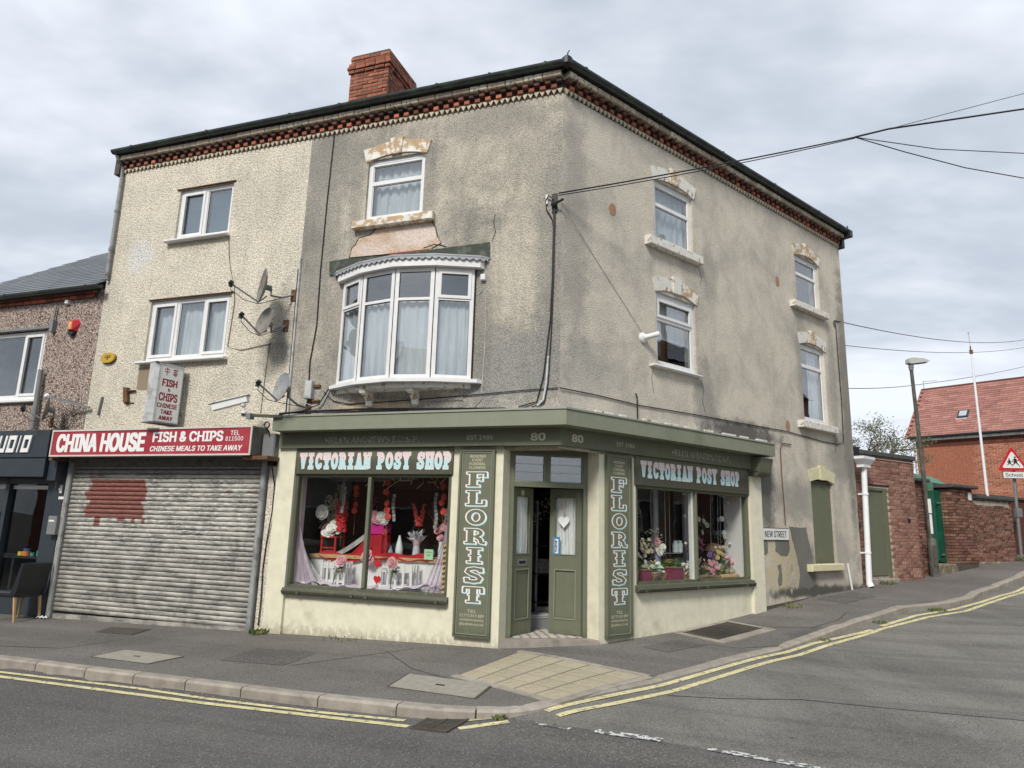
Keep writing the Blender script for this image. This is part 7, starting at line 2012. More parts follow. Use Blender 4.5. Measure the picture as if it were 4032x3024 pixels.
t.part('pole', MB().tube([(PT[0], PT[1], -.3), (PT[0], PT[1], 10.9)], .15, 12, r1=.11), M_['rust'], smooth=True)
t.part('crossarm', MB().box(PT[0] - .5, PT[0] + .5, PT[1] - .06, PT[1] + .06, 10.4, 10.5), M_['rust'])
e = FR.P(8.55, .02)
cable('upper side wire from the far corner of the building', [(e.x, e.y, 6.36), (23.3, 30.0, 10.47), (45, 50, 16)], .011, .30)
e = FR.P(9.0, -.6)
cable('middle side wire crossing behind the lamp', [(e.x, e.y, 6.05), (23.25, 30.0, 10.11), (45, 50, 15.5)], .009, .25)
cable('lowest side wire crossing the lamp column', [(e.x, e.y, 4.95), (13.26, 22.0, 6.45), (23.14, 30.0, 9.21), (40, 44, 14)], .010, .06)
def surf(label, fr, pts, r, m='black', name='wall_cable'):
    me = MB().tube(pts, r, 5)
    solo(fr, name, label, 'cable', me, M_[m], pts[0], 'cables fixed to the walls')
surf('black cable dropping past the bow window down the grey front', FL, [(4.18, .01, 8.35), (4.21, .012, 7.0), (4.22, .012, 5.7), (4.20, .012, 4.75), (4.27, .012, 4.13), (4.24, .012, 3.5), (4.24, .03, 3.36)], .011)
surf('grey trunking at the party line', FL, [(4.64, .02, 6.0), (4.63, .02, 5.0), (4.62, .02, 3.8), (4.60, .02, 3.2)], .018, 'boxgrey')
surf('thin dark lead beside the party line trunking', FL, [(4.68, .01, 5.8), (4.66, .01, 4.6), (4.655, .01, 3.3)], .009)
surf('thick black cable pair running down the corner of the building', FL, [(.12, .05, 6.42), (.12, .03, 6.2), (.13, .02, 5.2), (.15, .02, 4.55), (.24, .02, 3.7), (.33, .02, 3.34), (.6, .03, 3.27)], .011)
surf('second corner cable bending out near the fascia', FL, [(.10, .05, 6.42), (.11, .03, 5.2), (.13, .02, 4.4), (.17, .02, 3.6), (.22, .02, 3.32), (.4, .03, 3.26)], .010)
surf('grey lower sleeve on the corner cable', FL, [(.165, .03, 4.0), (.19, .03, 3.6), (.23, .03, 3.36), (.32, .03, 3.28)], .019, 'boxgrey')
surf('loop of cable left of the corner bracket', FL, [(.12, .05, 6.45), (.20, .05, 6.52), (.25, .03, 6.45), (.235, .02, 6.3), (.15, .02, 6.15), (.125, .02, 6.0)], .010)
surf('slack cable sweeping under the bow window to the corner', FL, [(3.95, .015, 3.62), (3.75, .02, 3.46), (3.45, .02, 3.40), (2.6, .02, 3.42), (1.6, .02, 3.46), (.6, .02, 3.51), (.02, .02, 3.53)], .008)
surf('cable sagging along the side wall above the fascia', FR, [(-.01, .02, 3.53), (.8, .015, 3.53), (1.7, .015, 3.50), (3.1, .015, 3.53), (4.4, .015, 3.54), (6.2, .015, 3.56), (7.6, .015, 3.50), (8.3, .015, 3.50), (8.58, .015, 3.58), (8.62, .015, 4.5), (8.60, .015, 5.5), (8.60, .015, 6.25), (8.52, .03, 6.36), (8.46, .03, 6.30), (8.52, .02, 6.22), (8.60, .015, 6.25)], .009)
surf('pale thin flex beside the bow window', FL, [(1.30, .01, 5.05), (1.24, .01, 5.12), (1.18, .01, 5.0), (1.17, .01, 4.2), (1.20, .01, 3.4), (1.3, .02, 3.3), (1.6, .03, 3.26)], .006, 'stone2' if 'stone2' in M_ else 'boxgrey')
surf('loose black cables lying along the top of the fascia', FL, [(4.55, .30, 3.23), (4.2, .2, 3.27), (3.9, .06, 3.30), (3.2, .03, 3.31), (2.2, .03, 3.285), (1.5, .03, 3.27), (.8, .03, 3.25)], .016)
surf('second bundle of black cable over the fascia', FL, [(4.6, .25, 3.22), (4.3, .3, 3.24), (4.0, .1, 3.27), (3.4, .03, 3.28), (2.4, .03, 3.255)], .013)
surf('looped pale cable by the fascia satellite dish', FL, [(4.28, .08, 3.50), (4.20, .1, 3.42), (4.1, .06, 3.38), (3.95, .03, 3.42), (3.85, .02, 3.62)], .008, 'boxgrey')
surf('short cable curling up to the wall by the fascia', FL, [(4.5, .3, 3.22), (4.2, .25, 3.26), (4.0, .06, 3.4), (3.82, .02, 3.72)], .010)
surf('brown wire below the venetian blind window', FL, [(6.26, .01, 6.58), (6.2, .01, 6.2), (6.12, .01, 5.9), (6.0, .01, 5.6), (5.96, .01, 5.3), (6.0, .012, 4.5), (5.7, .012, 4.42), (5.1, .012, 4.5)], .006, 'rust')
surf('faint wire down the cream wall to the security camera', FL, [(5.12, .01, 4.5), (5.14, .01, 4.0), (5.16, .01, 3.3)], .005, 'rust')
surf('dark cable down the shutter edge', FL, [(4.80, .18, 2.92), (4.78, .06, 2.4), (4.72, .03, 2.1), (4.70, .055, 1.7), (4.78, .02, 1.2), (4.80, .02, .8), (4.77, .03, .3), (4.78, .03, -.05)], .010)
surf('straight conduit spike above the side fascia', FR, [(1.66, .03, 3.25), (1.655, .03, 3.62), (1.62, .03, 3.68)], .012)
surf('thin rusty pipe on the side wall above the street name', FR, [(6.32, .02, 3.31), (5.98, .02, 3.30), (5.90, .02, 3.2), (5.90, .02, 2.6), (5.93, .02, 2.2), (5.94, .02, 1.72)], .010, 'rust')
surf('faint thin wire running slantwise from the corner bracket to the white camera', FR, [(.03, .04, 6.30), (.6, .012, 5.80), (1.2, .012, 5.27), (1.80, .02, 4.72)], .004, 'greypaint')
ck = MB()
for fr_, P_c in ((FL, [(1.08, 6.35), (1.10, 6.2), (1.06, 6.05), (1.12, 5.9)]),):
    FLOR.part('hairline_crack', MB().tube([(a, .004, b) for a, b in P_c], .005, 4), M_['tar'], fr=fr_, at=(0, 0, 0))
for P_c in ([(3.4, 4.2), (3.46, 4.0), (3.42, 3.8), (3.5, 3.6)], [(3.42, 6.3), (3.5, 6.1), (3.46, 5.95)], [(8.2, 3.68), (8.25, 3.5), (8.2, 3.3)], [(2.1, 4.18), (2.05, 4.0), (2.1, 3.75)]):
    FLOR.part('hairline_crack', MB().tube([(a, .003, b) for a, b in P_c], .004, 4), M_['dkgreenboard'], fr=FR, at=(0, 0, 0))
# bracket on the corner
t = Thing(FL, 'cable_bracket', 'black cable anchor bracket high on the corner of the building', 'bracket', (.11, .05, 6.4))
t.part('plate', MB().box(.07, .15, .0, .03, 6.25, 6.55), M_['black']); t.part('hook', MB().tube([(.11, .03, 6.38), (.05, .10, 6.36), (-.06, .14, 6.38)], .018, 6).ball((.11, .06, 6.36), .05, 8, 6), M_['black'])
t.part('white_stay', MB().box(.22, .25, .0, .03, 6.40, 6.55), M_['signwhite'])
# street name plate
t = Thing(FR, 'street_name_plate', 'white NEW STREET name plate on the grey side wall', 'street sign', (5.6, .02, 1.55))
t.part('border', MB().bbox(5.135, 6.055, .0, .020, 1.435, 1.665, .004), M_['inkblack']); t.part('plate', MB().box(5.147, 6.043, .020, .0225, 1.447, 1.653), M_['signwhite'])
t.part('lettering', put_text(MB(), FR, 'NEW STREET', 5.20, 5.96, 1.49, 1.61, .0228, bold=.014, thick=.001), M_['inkblack'], kind='stuff')
for s_ in (5.5, 5.7): t.part('screw', MB().lathe((5.6, .0225, 1.635 if s_ == 5.5 else 1.46), [(.008, 0), (.0, .004)], 8, (0, 1, 0)), M_['metal'])
# ---------------------------------------------------------------- houses across the road (they show in the shop glass)
def opposite(label, fr, s0, s1, d, H, wm, wins, nm='opposite_house'):
    T = Thing(fr, nm, label, 'building', ((s0 + s1) / 2, d, 0))
    T.part('wall', MB().box(s0, s1, d, d + 6, -.8, H), wm)
    T.part('roof', MB().add([(s0 - .1, d - .25, H), (s1 + .1, d - .25, H), (s1 + .1, d + 3, H + 2.2), (s0 - .1, d + 3, H + 2.2), (s1 + .1, d + 6.2, H), (s0 - .1, d + 6.2, H)], [(0, 1, 2, 3), (3, 2, 4, 5), (0, 3, 5), (1, 2, 4)]), M_['slate'])
    for (a, b, z0, z1) in wins:
        w = T.part('window', frame_ring(MB(), a, b, z0, z1, .07, d - .03, d + .02), M_['white'])
        T.part('pane', MB().box(a + .07, b - .07, d - .012, d - .006, z0 + .07, z1 - .07), M_['darkroom'], w)
        T.part('sill', MB().box(a - .1, b + .1, d - .12, d, z0 - .12, z0), M_['whitepaint'], w)
wm1 = mat('plain_grey_render', (.34, .32, .29), .9, var=.15)
wm2 = mat('plain_brick_front', (.26, .12, .085), .9, var=.2)
opposite('grey rendered house across the main road', FL, -1.5, 5.0, 14.5, 6.4, wm1, [(-.6, .6, .7, 2.1), (2.6, 3.8, .7, 2.1), (-.6, .6, 3.3, 4.5), (2.6, 3.8, 3.3, 4.5)])
opposite('brick house across the main road to the left', FL, 5.1, 12.5, 14.5, 6.6, wm2, [(6, 7.2, .7, 2.1), (9.6, 10.8, .7, 2.1), (6, 7.2, 3.3, 4.5), (9.6, 10.8, 3.3, 4.5)])
opposite('plain brick house next up the side street opposite', FR, 16.3, 26, 9.5, 8.0, wm2, [(17.5, 18.6, 1.5, 3), (20, 21.1, 1.5, 3), (17.5, 18.6, 4.6, 6), (20, 21.1, 4.6, 6)])
opposite('second grey house across the main road further left', FL, 12.6, 20, 14.5, 6.4, wm1, [(13.5, 14.7, .7, 2.1), (16.6, 17.8, .7, 2.1), (13.5, 14.7, 3.3, 4.5)])
opposite('last terraced house across the main road', FL, 20.1, 30, 14.5, 6.6, wm2, [(21, 22.2, .7, 2.1), (24, 25.2, .7, 2.1)])
opposite('grey house across the side street', FR, 7.5, 16.2, 9.5, 8.2, wm1, [(9, 10.1, 1.0, 2.6), (13, 14.1, 1.0, 2.6), (9, 10.1, 4.2, 5.7), (13, 14.1, 4.2, 5.7), (15, 15.8, 1.0, 2.6)])
# ---------------------------------------------------------------- goods in the front shop window
def clr(n, c, r=.7, **k): M_[n] = mat(n, c, r, **k)
clr('red_cloth', (.38, .012, .022), .75, var=.15); clr('red_paint', (.45, .03, .03), .5); clr('magenta', (.50, .02, .22), .5)
clr('petal_white', (.80, .78, .72), .7, var=.08); clr('petal_pink', (.68, .33, .38), .7, var=.15); clr('petal_red', (.60, .02, .03), .7, var=.2); clr('petal_coral', (.70, .09, .07), .7, var=.15)
clr('petal_dried', (.60, .53, .38), .85, var=.25); clr('petal_purple', (.26, .15, .28), .7, var=.2); clr('petal_plum', (.24, .08, .15), .7, var=.2); clr('petal_lilac', (.42, .38, .60), .7, var=.15); clr('petal_yellow', (.55, .45, .18), .7, var=.15)
clr('stem_green', (.07, .14, .045), .7, var=.2); clr('twig', (.26, .17, .10), .9, var=.2); clr('ceramic', (.72, .78, .80), .3, var=.03); clr('ceramic_blue', (.40, .50, .62), .3); clr('wicker', (.36, .26, .15), .85, var=.3, vs=30, bump=.6); clr('tinblue', (.50, .60, .62), .5)
clr('cardgreen', (.42, .66, .42), .6); clr('cellophane', (.55, .55, .60), .25, var=.2); clr('burgundy', (.24, .045, .09), .6); clr('hessian', (.42, .30, .16), .9, var=.2, bump=.5); clr('moss', (.20, .24, .07), .9, var=.3); clr('gold', (.55, .38, .16), .7, var=.25, c2=(.35, .2, .08), c2s=12)
M_['tulle'] = clothmat('lilac_tulle', (.70, .60, .70), .35, .2)
M_['tullew'] = clothmat('white_lace', (.75, .74, .74), .35, .25)
M_['lilac'] = mat('lilac_voile', (.62, .53, .63), .8, var=.12, vs=9, bump=.3, bs_=25)
def item(fr, name, label, cat, at, group=None): return Thing(fr, name, label, cat, at, group)
# voile on the floor of the window and gathered curtains at both sides
def heap(u, v):
    s = 1.66 + 2.66 * u; d = -.13 - .42 * v
    z = .575 + .05 * abs(math.sin(u * 31 + v * 5)) * abs(math.sin(u * 17 + 3 * v)) + .09 * math.exp(-((u - .42) / .10) ** 2) * (v) + .07 * math.exp(-((u - .12) / .08) ** 2) + .03 * math.sin(u * 9)
    return (s, d, z)
t = item(FL, 'floor_drape', 'rumpled lilac voile spread over the floor of the front window', 'drape', (3, -.3, .56))
t.part('cloth', MB().sheet(heap, 120, 12), M_['lilac'], smooth=True, recalc=False)
def dr(sT, sB0, sB1, zT, d0, amp):
    def f(u, v):
        w = (1 - v) ** 1.6
        s = sT + ((sB0 - sT) + (sB1 - sB0) * u) * (w * .9 + .1 * (1 - v)) + .01 * math.sin(u * 20 + v * 4)
        return (s, d0 + amp * math.sin(u * 26 + v * 2) * (.4 + .6 * (1 - v)), .57 + (zT - .57) * v)
    return f
t = item(FL, 'window_drape', 'lilac voile drape falling at the left of the front window', 'drape', (4.3, -.15, .57), 'voile drapes'); t.part('cloth', MB().sheet(dr(4.36, 4.34, 3.85, 1.75, -.16, .022), 60, 16), M_['tulle'], smooth=True, recalc=False)
t.part('inner_layer', MB().sheet(dr(4.30, 4.05, 3.72, 1.25, -.26, .02), 40, 12), M_['tullew'], smooth=True, recalc=False)
t = item(FL, 'window_drape', 'lilac voile drape falling at the right of the front window', 'drape', (1.8, -.15, .57), 'voile drapes'); t.part('cloth', MB().sheet(dr(1.70, 1.74, 2.08, 1.85, -.16, .022), 60, 16), M_['tulle'], smooth=True, recalc=False)
t = item(FL, 'gold_ruffle', 'ruffled gold fabric strip beside the right pier', 'fabric', (1.71, -.12, .8))
t.part('ruffle', MB().sheet(lambda u, v: (1.68 + .075 * u, -.115 + .02 * math.sin(v * 60 + u * 3), .60 + .70 * v), 6, 70), M_['gold'], smooth=True, recalc=False)
# red cloth across the platform
def redc(u, v):
    s = 4.2 - 2.0 * u
    hang = .10 * abs(math.sin(u * 3.14 * 1.02)) ** 2 if u < .55 else .03 + .02 * math.sin(u * 30)
    hang = .05 + .13 * math.sin(min(1, u / .5) * 3.14) if u < .5 else .075 + .02 * math.sin(u * 25)
    d = -.68 + .14 * v + .012 * math.sin(u * 14 + v * 6)
    return (s, d, 1.085 + .02 * math.sin(u * 22 + v * 3) * (1 - v) - hang * v - .012 * math.sin(v * 9 + u * 5))
t = item(FL, 'red_cloth', 'red satin cloth swagged along the edge of the display platform', 'cloth', (3.2, -.6, 1.04))
t.part('swag', MB().sheet(redc, 90, 8), M_['red_cloth'], smooth=True, recalc=False)
def redup(u, v):
    return (3.74 - .34 * u - .30 * v + .10 * u * v, -.56 - .22 * v + .014 * math.sin(u * 20), .99 + .34 * v ** 1.5 + .07 * u * (1 - v) - .03 * math.sin(u * 3.1) * (1 - v))
t.part('rising_fold', MB().sheet(redup, 20, 12), M_['red_cloth'], smooth=True, recalc=False)
t = item(FL, 'lace_cloth', 'white lace cloth sloping down beside the red swag', 'cloth', (3.5, -.7, 1.1))
t.part('cloth', MB().sheet(lambda u, v: (3.78 - .42 * v + .10 * u, -.60 - .18 * v + .01 * math.sin(u * 16), 1.05 + .32 * v ** 1.2 + .03 * u), 20, 12), M_['tullew'], smooth=True, recalc=False)
t = item(FL, 'plinth', 'tall plinth wrapped in red cloth carrying the pink box', 'plinth', (3.22, -.8, 1.04))
t.part('wrap', MB().sheet(lambda u, v: (3.22 + (.17 + .012 * math.sin(u * 60)) * math.cos(u * 6.283) * (1.05 - .1 * v), -.82 + (.15 + .012 * math.sin(u * 60)) * math.sin(u * 6.283) * (1.05 - .1 * v), 1.045 + .33 * v), 60, 5), M_['red_cloth'], smooth=True)
def heads(mb, c, n, R_, r, flat=1.0, out=(0, 1, .35)):
    for i in range(n):
        a, b = rnd.uniform(0, 6.28), rnd.uniform(0, 1) ** .5
        mb.rose((c[0] + R_ * b * math.cos(a), c[1] + R_ * .5 * rnd.uniform(-.2, 1), c[2] + R_ * flat * b * math.sin(a)), r * rnd.uniform(.8, 1.15), (rnd.uniform(-.4, .4) + out[0], out[1], rnd.uniform(-.2, .5) + out[2]))
    return mb
def foliage(mb, c, n, R_, L=.05, flat=1.0):
    for i in range(n):
        v = Vector((rnd.gauss(0, 1), rnd.gauss(0, 1), rnd.gauss(0, 1))).normalized() * R_ * rnd.random() ** .4
        mb.leaf((c[0] + v.x, c[1] + v.y * .6, c[2] + v.z * flat), L * rnd.uniform(.6, 1.3), L * .22)
    return mb
t = item(FL, 'hat_box', 'magenta box of pink and white roses on the red plinth', 'flower box', (3.25, -.8, 1.38))
t.part('box', MB().box(3.09, 3.40, -.95, -.68, 1.385, 1.55), M_['magenta']); t.part('pink_roses', heads(MB(), (3.29, -.74, 1.62), 8, .12, .085, .4), M_['petal_pink'], recalc=False); t.part('white_roses', heads(MB(), (3.14, -.72, 1.64), 8, .10, .075, .5), M_['petal_white'], recalc=False)
t.part('leaves', foliage(MB(), (3.22, -.8, 1.60), 60, .16, .05, .4), M_['stem_green'], recalc=False)
# small red chair with a rose bouquet
t = item(FL, 'miniature_chair', 'small red painted wooden chair holding a bouquet', 'chair', (4.08, -.8, 1.04))
for s in (3.94, 4.20):
    for d in (-.92, -.68): t.part('leg', MB().box(s, s + .03, d, d + .03, 1.045, 1.30), M_['red_paint'])
    t.part('post', MB().box(s, s + .03, -.92, -.89, 1.30, 1.62), M_['red_paint'])
t.part('seat', MB().box(3.93, 4.24, -.93, -.64, 1.30, 1.325), M_['red_paint'])
t.part('rail', MB().box(3.94, 4.23, -.915, -.895, 1.54, 1.61), M_['red_paint']); t.part('rail', MB().box(3.94, 4.23, -.67, -.655, 1.13, 1.15), M_['red_paint'])
t = item(FL, 'bouquet', 'posy of white and plum roses on the little red chair', 'bouquet', (4.08, -.75, 1.4))
t.part('white_roses', heads(MB(), (4.06, -.72, 1.44), 9, .15, .075, .7), M_['petal_white'], recalc=False); t.part('plum_roses', heads(MB(), (4.10, -.74, 1.40), 8, .15, .06, .7), M_['petal_plum'], recalc=False); t.part('leaves', foliage(MB(), (4.08, -.78, 1.42), 90, .16), M_['stem_green'], recalc=False)
t.part('lilac_roses', heads(MB(), (4.19, -.74, 1.44), 3, .05, .05), M_['petal_lilac'], recalc=False)
# dried arrangement in a grey vase
t = item(FL, 'dried_flowers', 'tall dried cream flower arrangement with one big white rose at the left', 'flower arrangement', (4.42 - .12, -.9, 1.1))
t.part('vase', MB().lathe((4.26, -.95, .99), [(.07, 0), (.10, .1), (.09, .3), (.06, .42), (.07, .46)], 14), M_['ceramic_blue'] if False else M_['darkroom2'], smooth=True)
t.part('blooms', foliage(foliage(foliage(MB(), (4.22, -.86, 1.50), 340, .19, .07), (4.22, -.88, 1.80), 200, .17, .065, 1.3), (4.08, -.92, 2.03), 90, .10, .06, 1.6), M_['petal_dried'], recalc=False)
t.part('large_rose', MB().rose((4.28, -.70, 1.71), .12, (0, 1, .1)), M_['petal_white'], recalc=False)
t.part('stems', MB().tube([(4.26, -.95, 1.4), (4.2, -.95, 1.7), (4.1, -.97, 2.1)], .008, 4).tube([(4.26, -.95, 1.4), (4.3, -.9, 1.72)], .008, 4), M_['twig'])
def spike(label, s, d, z0, z1, m, stems, r=.035, grp='flower spikes'):
    t = item(FL, 'flower_spike', label, 'flowers', (s, d, z0), grp)
    mb = MB(); st = MB()
    for (ds, lean) in stems:
        n = int((z1 - z0) / .028)
        for i in range(n):
            u = i / n; z = z0 + (z1 - z0) * u
            for k in range(3):
                a = rnd.uniform(0, 6.28); rr = r * (1.1 - .7 * u)
                mb.ball((s + ds * u + lean * u + rr * math.cos(a), d + rr * math.sin(a), z), .024 * (1.25 - .65 * u), 5, 3, jit=.25)
        st.tube([(s, d, z0 - .25), (s, d, z0), (s + ds + lean, d, z1 - .04)], .007, 4)
    t.part('florets', mb, M_[m], recalc=False); t.part('stem', st, M_['stem_green'])
    return t
spike('two coral red flower spikes spread in a V over wrapped stems', 2.52, -.8, 1.55, 1.90, 'petal_coral', ((.13, .0), (-.09, 0)))
t = item(FL, 'wrapped_vase', 'cellophane wrapped glass vase under the coral flower spikes', 'vase', (2.54, -.8, 1.05))
t.part('glass', MB().lathe((2.54, -.8, 1.045), [(.07, 0), (.06, .1), (.05, .2), (.07, .28)], 12), M_['cellophane'], smooth=True)
cm = MB()
for k in range(46): cm.leaf((2.54 + rnd.uniform(-.03, .03), -.8, 1.30 + rnd.uniform(-.02, .05)), rnd.uniform(.10, .22), .035, (rnd.uniform(-1, 1), rnd.uniform(-.2, .8), rnd.uniform(.2, 1)))
t.part('cellophane', cm, M_['cellophane'], recalc=False); t.part('ribbon', MB().lathe((2.54, -.8, 1.24), [(.06, 0), (.062, .04)], 12), M_['petal_pink'])
spike('crowded deep red flower spikes beside the little chair', 3.90, -.72, 1.42, 1.92, 'petal_red', ((.02, 0), (-.07, .0), (.12, 0), (-.02, .03)), .065)
# vases
t = item(FL, 'vase', 'tall pale teardrop vase on the platform', 'vase', (2.84, -.8, 1.045)); t.part('body', MB().lathe((2.84, -.78, 1.045), [(.045, 0), (.06, .05), (.062, .10), (.05, .18), (.03, .26), (.018, .31), (.02, .33)], 18), M_['ceramic'], smooth=True); t.part('mouth', MB().lathe((2.84, -.78, 1.375), [(.018, 0), (.0, .001)], 12), M_['black'])
t = item(FL, 'vase', 'short pale blue bottle vase left of the teardrop vase', 'vase', (2.98, -.78, 1.045)); t.part('body', MB().lathe((2.98, -.76, 1.045), [(.03, 0), (.042, .04), (.035, .09), (.014, .13), (.012, .16)], 14), M_['ceramic_blue'], smooth=True); t.part('mouth', MB().lathe((2.98, -.76, 1.205), [(.012, 0), (.0, .001)], 10), M_['black'])
t = item(FL, 'glass_lantern', 'small glass lantern on a white stem left of the mullion', 'lantern', (3.42, -.85, 1.05)); t.part('stem', MB().lathe((3.42, -.85, 1.04), [(.05, 0), (.02, .03), (.02, .28), (.10, .29), (.10, .30)], 12), M_['ceramic']); t.part('glass', MB().lathe((3.42, -.85, 1.34), [(.05, 0), (.055, .05), (.05, .16), (.02, .18)], 12), M_['cellophane'], smooth=True)
t.part('lavender_sprigs', foliage(MB(), (3.40, -.9, 1.75), 60, .06, .04, 4.0), M_['petal_plum'], recalc=False)
t = item(FL, 'price_card', 'pale green handwritten card leaning at the right of the platform', 'card', (2.2, -.53, 1.1)); t.part('card', MB().box(2.12, 2.27, -.545, -.535, 1.03, 1.185), M_['cardgreen']); t.part('writing', MB().tube([(2.24, -.533, 1.14), (2.2, -.533, 1.145), (2.15, -.533, 1.14)], .003, 4).tube([(2.23, -.533, 1.10), (2.2, -.533, 1.085), (2.17, -.533, 1.10), (2.2, -.533, 1.11)], .003, 4), M_['inkblack'], kind='stuff')
t = item(FL, 'pink_bouquet', 'loose pink roses with twigs at the right end of the front window', 'bouquet', (2.08, -.7, 1.3)); t.part('roses', heads(heads(MB(), (2.10, -.7, 1.44), 5, .09, .05), (1.95, -.7, 1.55), 5, .09, .05), M_['petal_pink'], recalc=False); t.part('pale_roses', heads(MB(), (1.95, -.68, 1.75), 4, .07, .045), M_['petal_white'], recalc=False)
tw_ = MB()
for k in range(9): tw_.tube([(2.08, -.75, 1.3), (2.1 + rnd.uniform(-.1, .15), -.75, 1.6), (2.15 + rnd.uniform(-.2, .25), -.78, 1.75 + rnd.uniform(0, .25))], .004, 3)
t.part('twigs', tw_, M_['twig']); t.part('jar', MB().lathe((2.06, -.7, 1.045), [(.05, 0), (.055, .1), (.04, .22), (.05, .26)], 12), M_['ceramic'], smooth=True)
t = item(FL, 'glass_bowl', 'little glass bowl on a scrolled black wire stand', 'bowl', (2.2, -.65, 1.05)); t.part('bowl', MB().lathe((2.22, -.66, 1.06), [(.02, 0), (.06, .03), (.065, .09)], 14), M_['cellophane'], smooth=True); t.part('wire_stand', MB().tube([(2.15, -.64, 1.05), (2.10, -.64, 1.15), (2.13, -.64, 1.25), (2.18, -.64, 1.24)], .005, 5), M_['black'])
# white slatted crates with a rose lying across
def crate(label, s0, s1, d0, d1, z0, z1):
    t = item(FL, 'slatted_crate', label, 'crate', ((s0 + s1) / 2, d1, z0), 'white slatted crates')
    n = 4; p = (s1 - s0) / n
    for k in range(n + 1):
        for d in (d0, d1): t.part('slat', MB().box(s0 + k * p - .019, s0 + k * p + .019, d - .006, d + .006, z0, z1), M_['white'])
    for d in (d0 + .012, d1 - .012):
        for z in (z0 + .03, (z0 + z1) / 2 + .07, z1 - .06): t.part('rail', MB().box(s0, s1, d - .006, d + .006, z, z + .035), M_['white'])
    for s in (s0, s1):
        for k in range(3): t.part('side_slat', MB().box(s - .006, s + .006, d0 + .02 + k * (d1 - d0 - .06) / 2, d0 + .05 + k * (d1 - d0 - .06) / 2, z0, z1), M_['white'])
crate('left white slatted crate standing under the platform', 3.52, 3.93, -.50, -.30, .60, .95)
crate('right white slatted crate standing under the platform', 2.34, 2.86, -.50, -.27, .58, .95)
def rose_stem(label, p0, p1, hd, m):
    t = item(FL, 'artificial_rose', label, 'rose', p0, 'single roses laid over the crates'); t.part('stem', MB().tube([p0, ((p0[0] + p1[0]) / 2 + .01, (p0[1] + p1[1]) / 2, (p0[2] + p1[2]) / 2), p1], .007, 5), M_['stem_green'])
    t.part('head', heads(MB(), hd, 2, .06, .075), M_[m], recalc=False); t.part('leaves', foliage(MB(), ((p0[0] * .3 + p1[0] * .7), p0[1], p0[2] * .3 + p1[2] * .7), 10, .07, .07), M_['stem_green'], recalc=False)
rose_stem('pink rose with dark stem leaning on the left crate', (3.70, -.26, .58), (3.56, -.27, .93), (3.50, -.24, 1.00), 'petal_pink')
rose_stem('pink rose laid over the right crate', (2.66, -.23, .56), (2.62, -.24, .93), (2.62, -.22, .98), 'petal_pink')
t = item(FL, 'artificial_rose', 'pair of large pink roses on the platform edge by the mullion', 'rose', (3.25, -.5, 1.03), 'single roses laid over the crates'); t.part('heads', heads(MB(), (3.22, -.50, 1.03), 3, .06, .085), M_['petal_pink'], recalc=False)
t = item(FL, 'heart_string', 'string of small red hearts hanging by the right crate', 'ornament', (2.86, -.4, .9))
for z in (.95, .72): t.part('heart', MB().prism([(2.90 + .0045 * 16 * math.sin(a) ** 3 * .8, z + .0045 * (13 * math.cos(a) - 5 * math.cos(2 * a) - 2 * math.cos(3 * a) - math.cos(4 * a))) for a in [2 * math.pi * i / 20 for i in range(20)]], 'd', -.25, -.235), M_['petal_red'])
# hanging garlands of red paper flowers and photo strips
def garland(label, s, zs, d=-.5, r=.05):
    t = item(FL, 'paper_garland', label, 'garland', (s, d, 2.4), 'red paper flower garlands'); t.part('string', MB().tube([(s, d, 2.5), (s - .01, d, 1.35)], .003, 4), M_['twig'])
    for i, z in enumerate(zs): t.part('paper_flower', MB().rose((s + rnd.uniform(-.03, .03), d, z), r, (rnd.uniform(-.3, .3), 1, .1)), M_['petal_coral'], recalc=False)
garland('red paper flower garland right of the window mullion', 2.95, (2.2, 2.05, 1.87, 1.76, 1.66, 1.42))
garland('red paper flower garland near the right pier', 1.98, (2.15, 1.98, 1.90, 1.76))
garland('dark red paper flower garland in the left pane', 3.72, (2.12, 2.02, 1.85, 1.75), -.8)
clr('photo_grey', (.28, .28, .27), .5, var=.5, vs=25)
for s, z0, z1, lb in ((3.80, 1.72, 2.32, 'strip of black and white photographs hanging in the left pane'), (2.86, 1.62, 2.02, 'short strip of photographs beside the middle garland'), (2.12, 1.55, 2.05, 'strip of photographs hanging near the right pier')):
    t = item(FL, 'photo_strip', lb, 'photo strip', (s, -.55, z1), 'hanging photo strips'); z = z1; k = 0
    while z > z0: t.part('photo', MB().box(s - .028 + .015 * math.sin(k * .8), s + .028 + .015 * math.sin(k * .8), -.56, -.555, z - .055, z), M_['photo_grey']); z -= .062; k += 1
# cloth streamers
for s in (4.02, 3.98): pass
t = item(FL, 'ribbon_streamers', 'white and bronze ribbons hanging in the left of the front window', 'ribbons', (4.02, -.9, 2.3)); t.part('white_ribbon', MB().box(3.98, 4.01, -.9, -.896, 1.60, 2.15), M_['petal_white']); t.part('bronze_ribbon', MB().box(4.03, 4.09, -.9, -.896, 1.70, 2.18), M_['gold']); t.part('black_ribbon', MB().box(4.10, 4.12, -.9, -.896, 1.70, 2.18), M_['black'])
t = item(FL, 'twig_arch', 'bleached twigs fixed along the head of the front window', 'twigs', (2.6, -.4, 2.3))
tw_ = MB()
for k in range(10):
    s = 1.9 + k * .14; tw_.tube([(s, -.4, 2.30), (s + rnd.uniform(-.1, .1), -.42, 2.22 + rnd.uniform(-.06, .04)), (s + rnd.uniform(-.2, .2), -.45, 2.20 + rnd.uniform(-.1, .05))], .006, 4)
t.part('twigs', tw_, M_['petal_dried'])

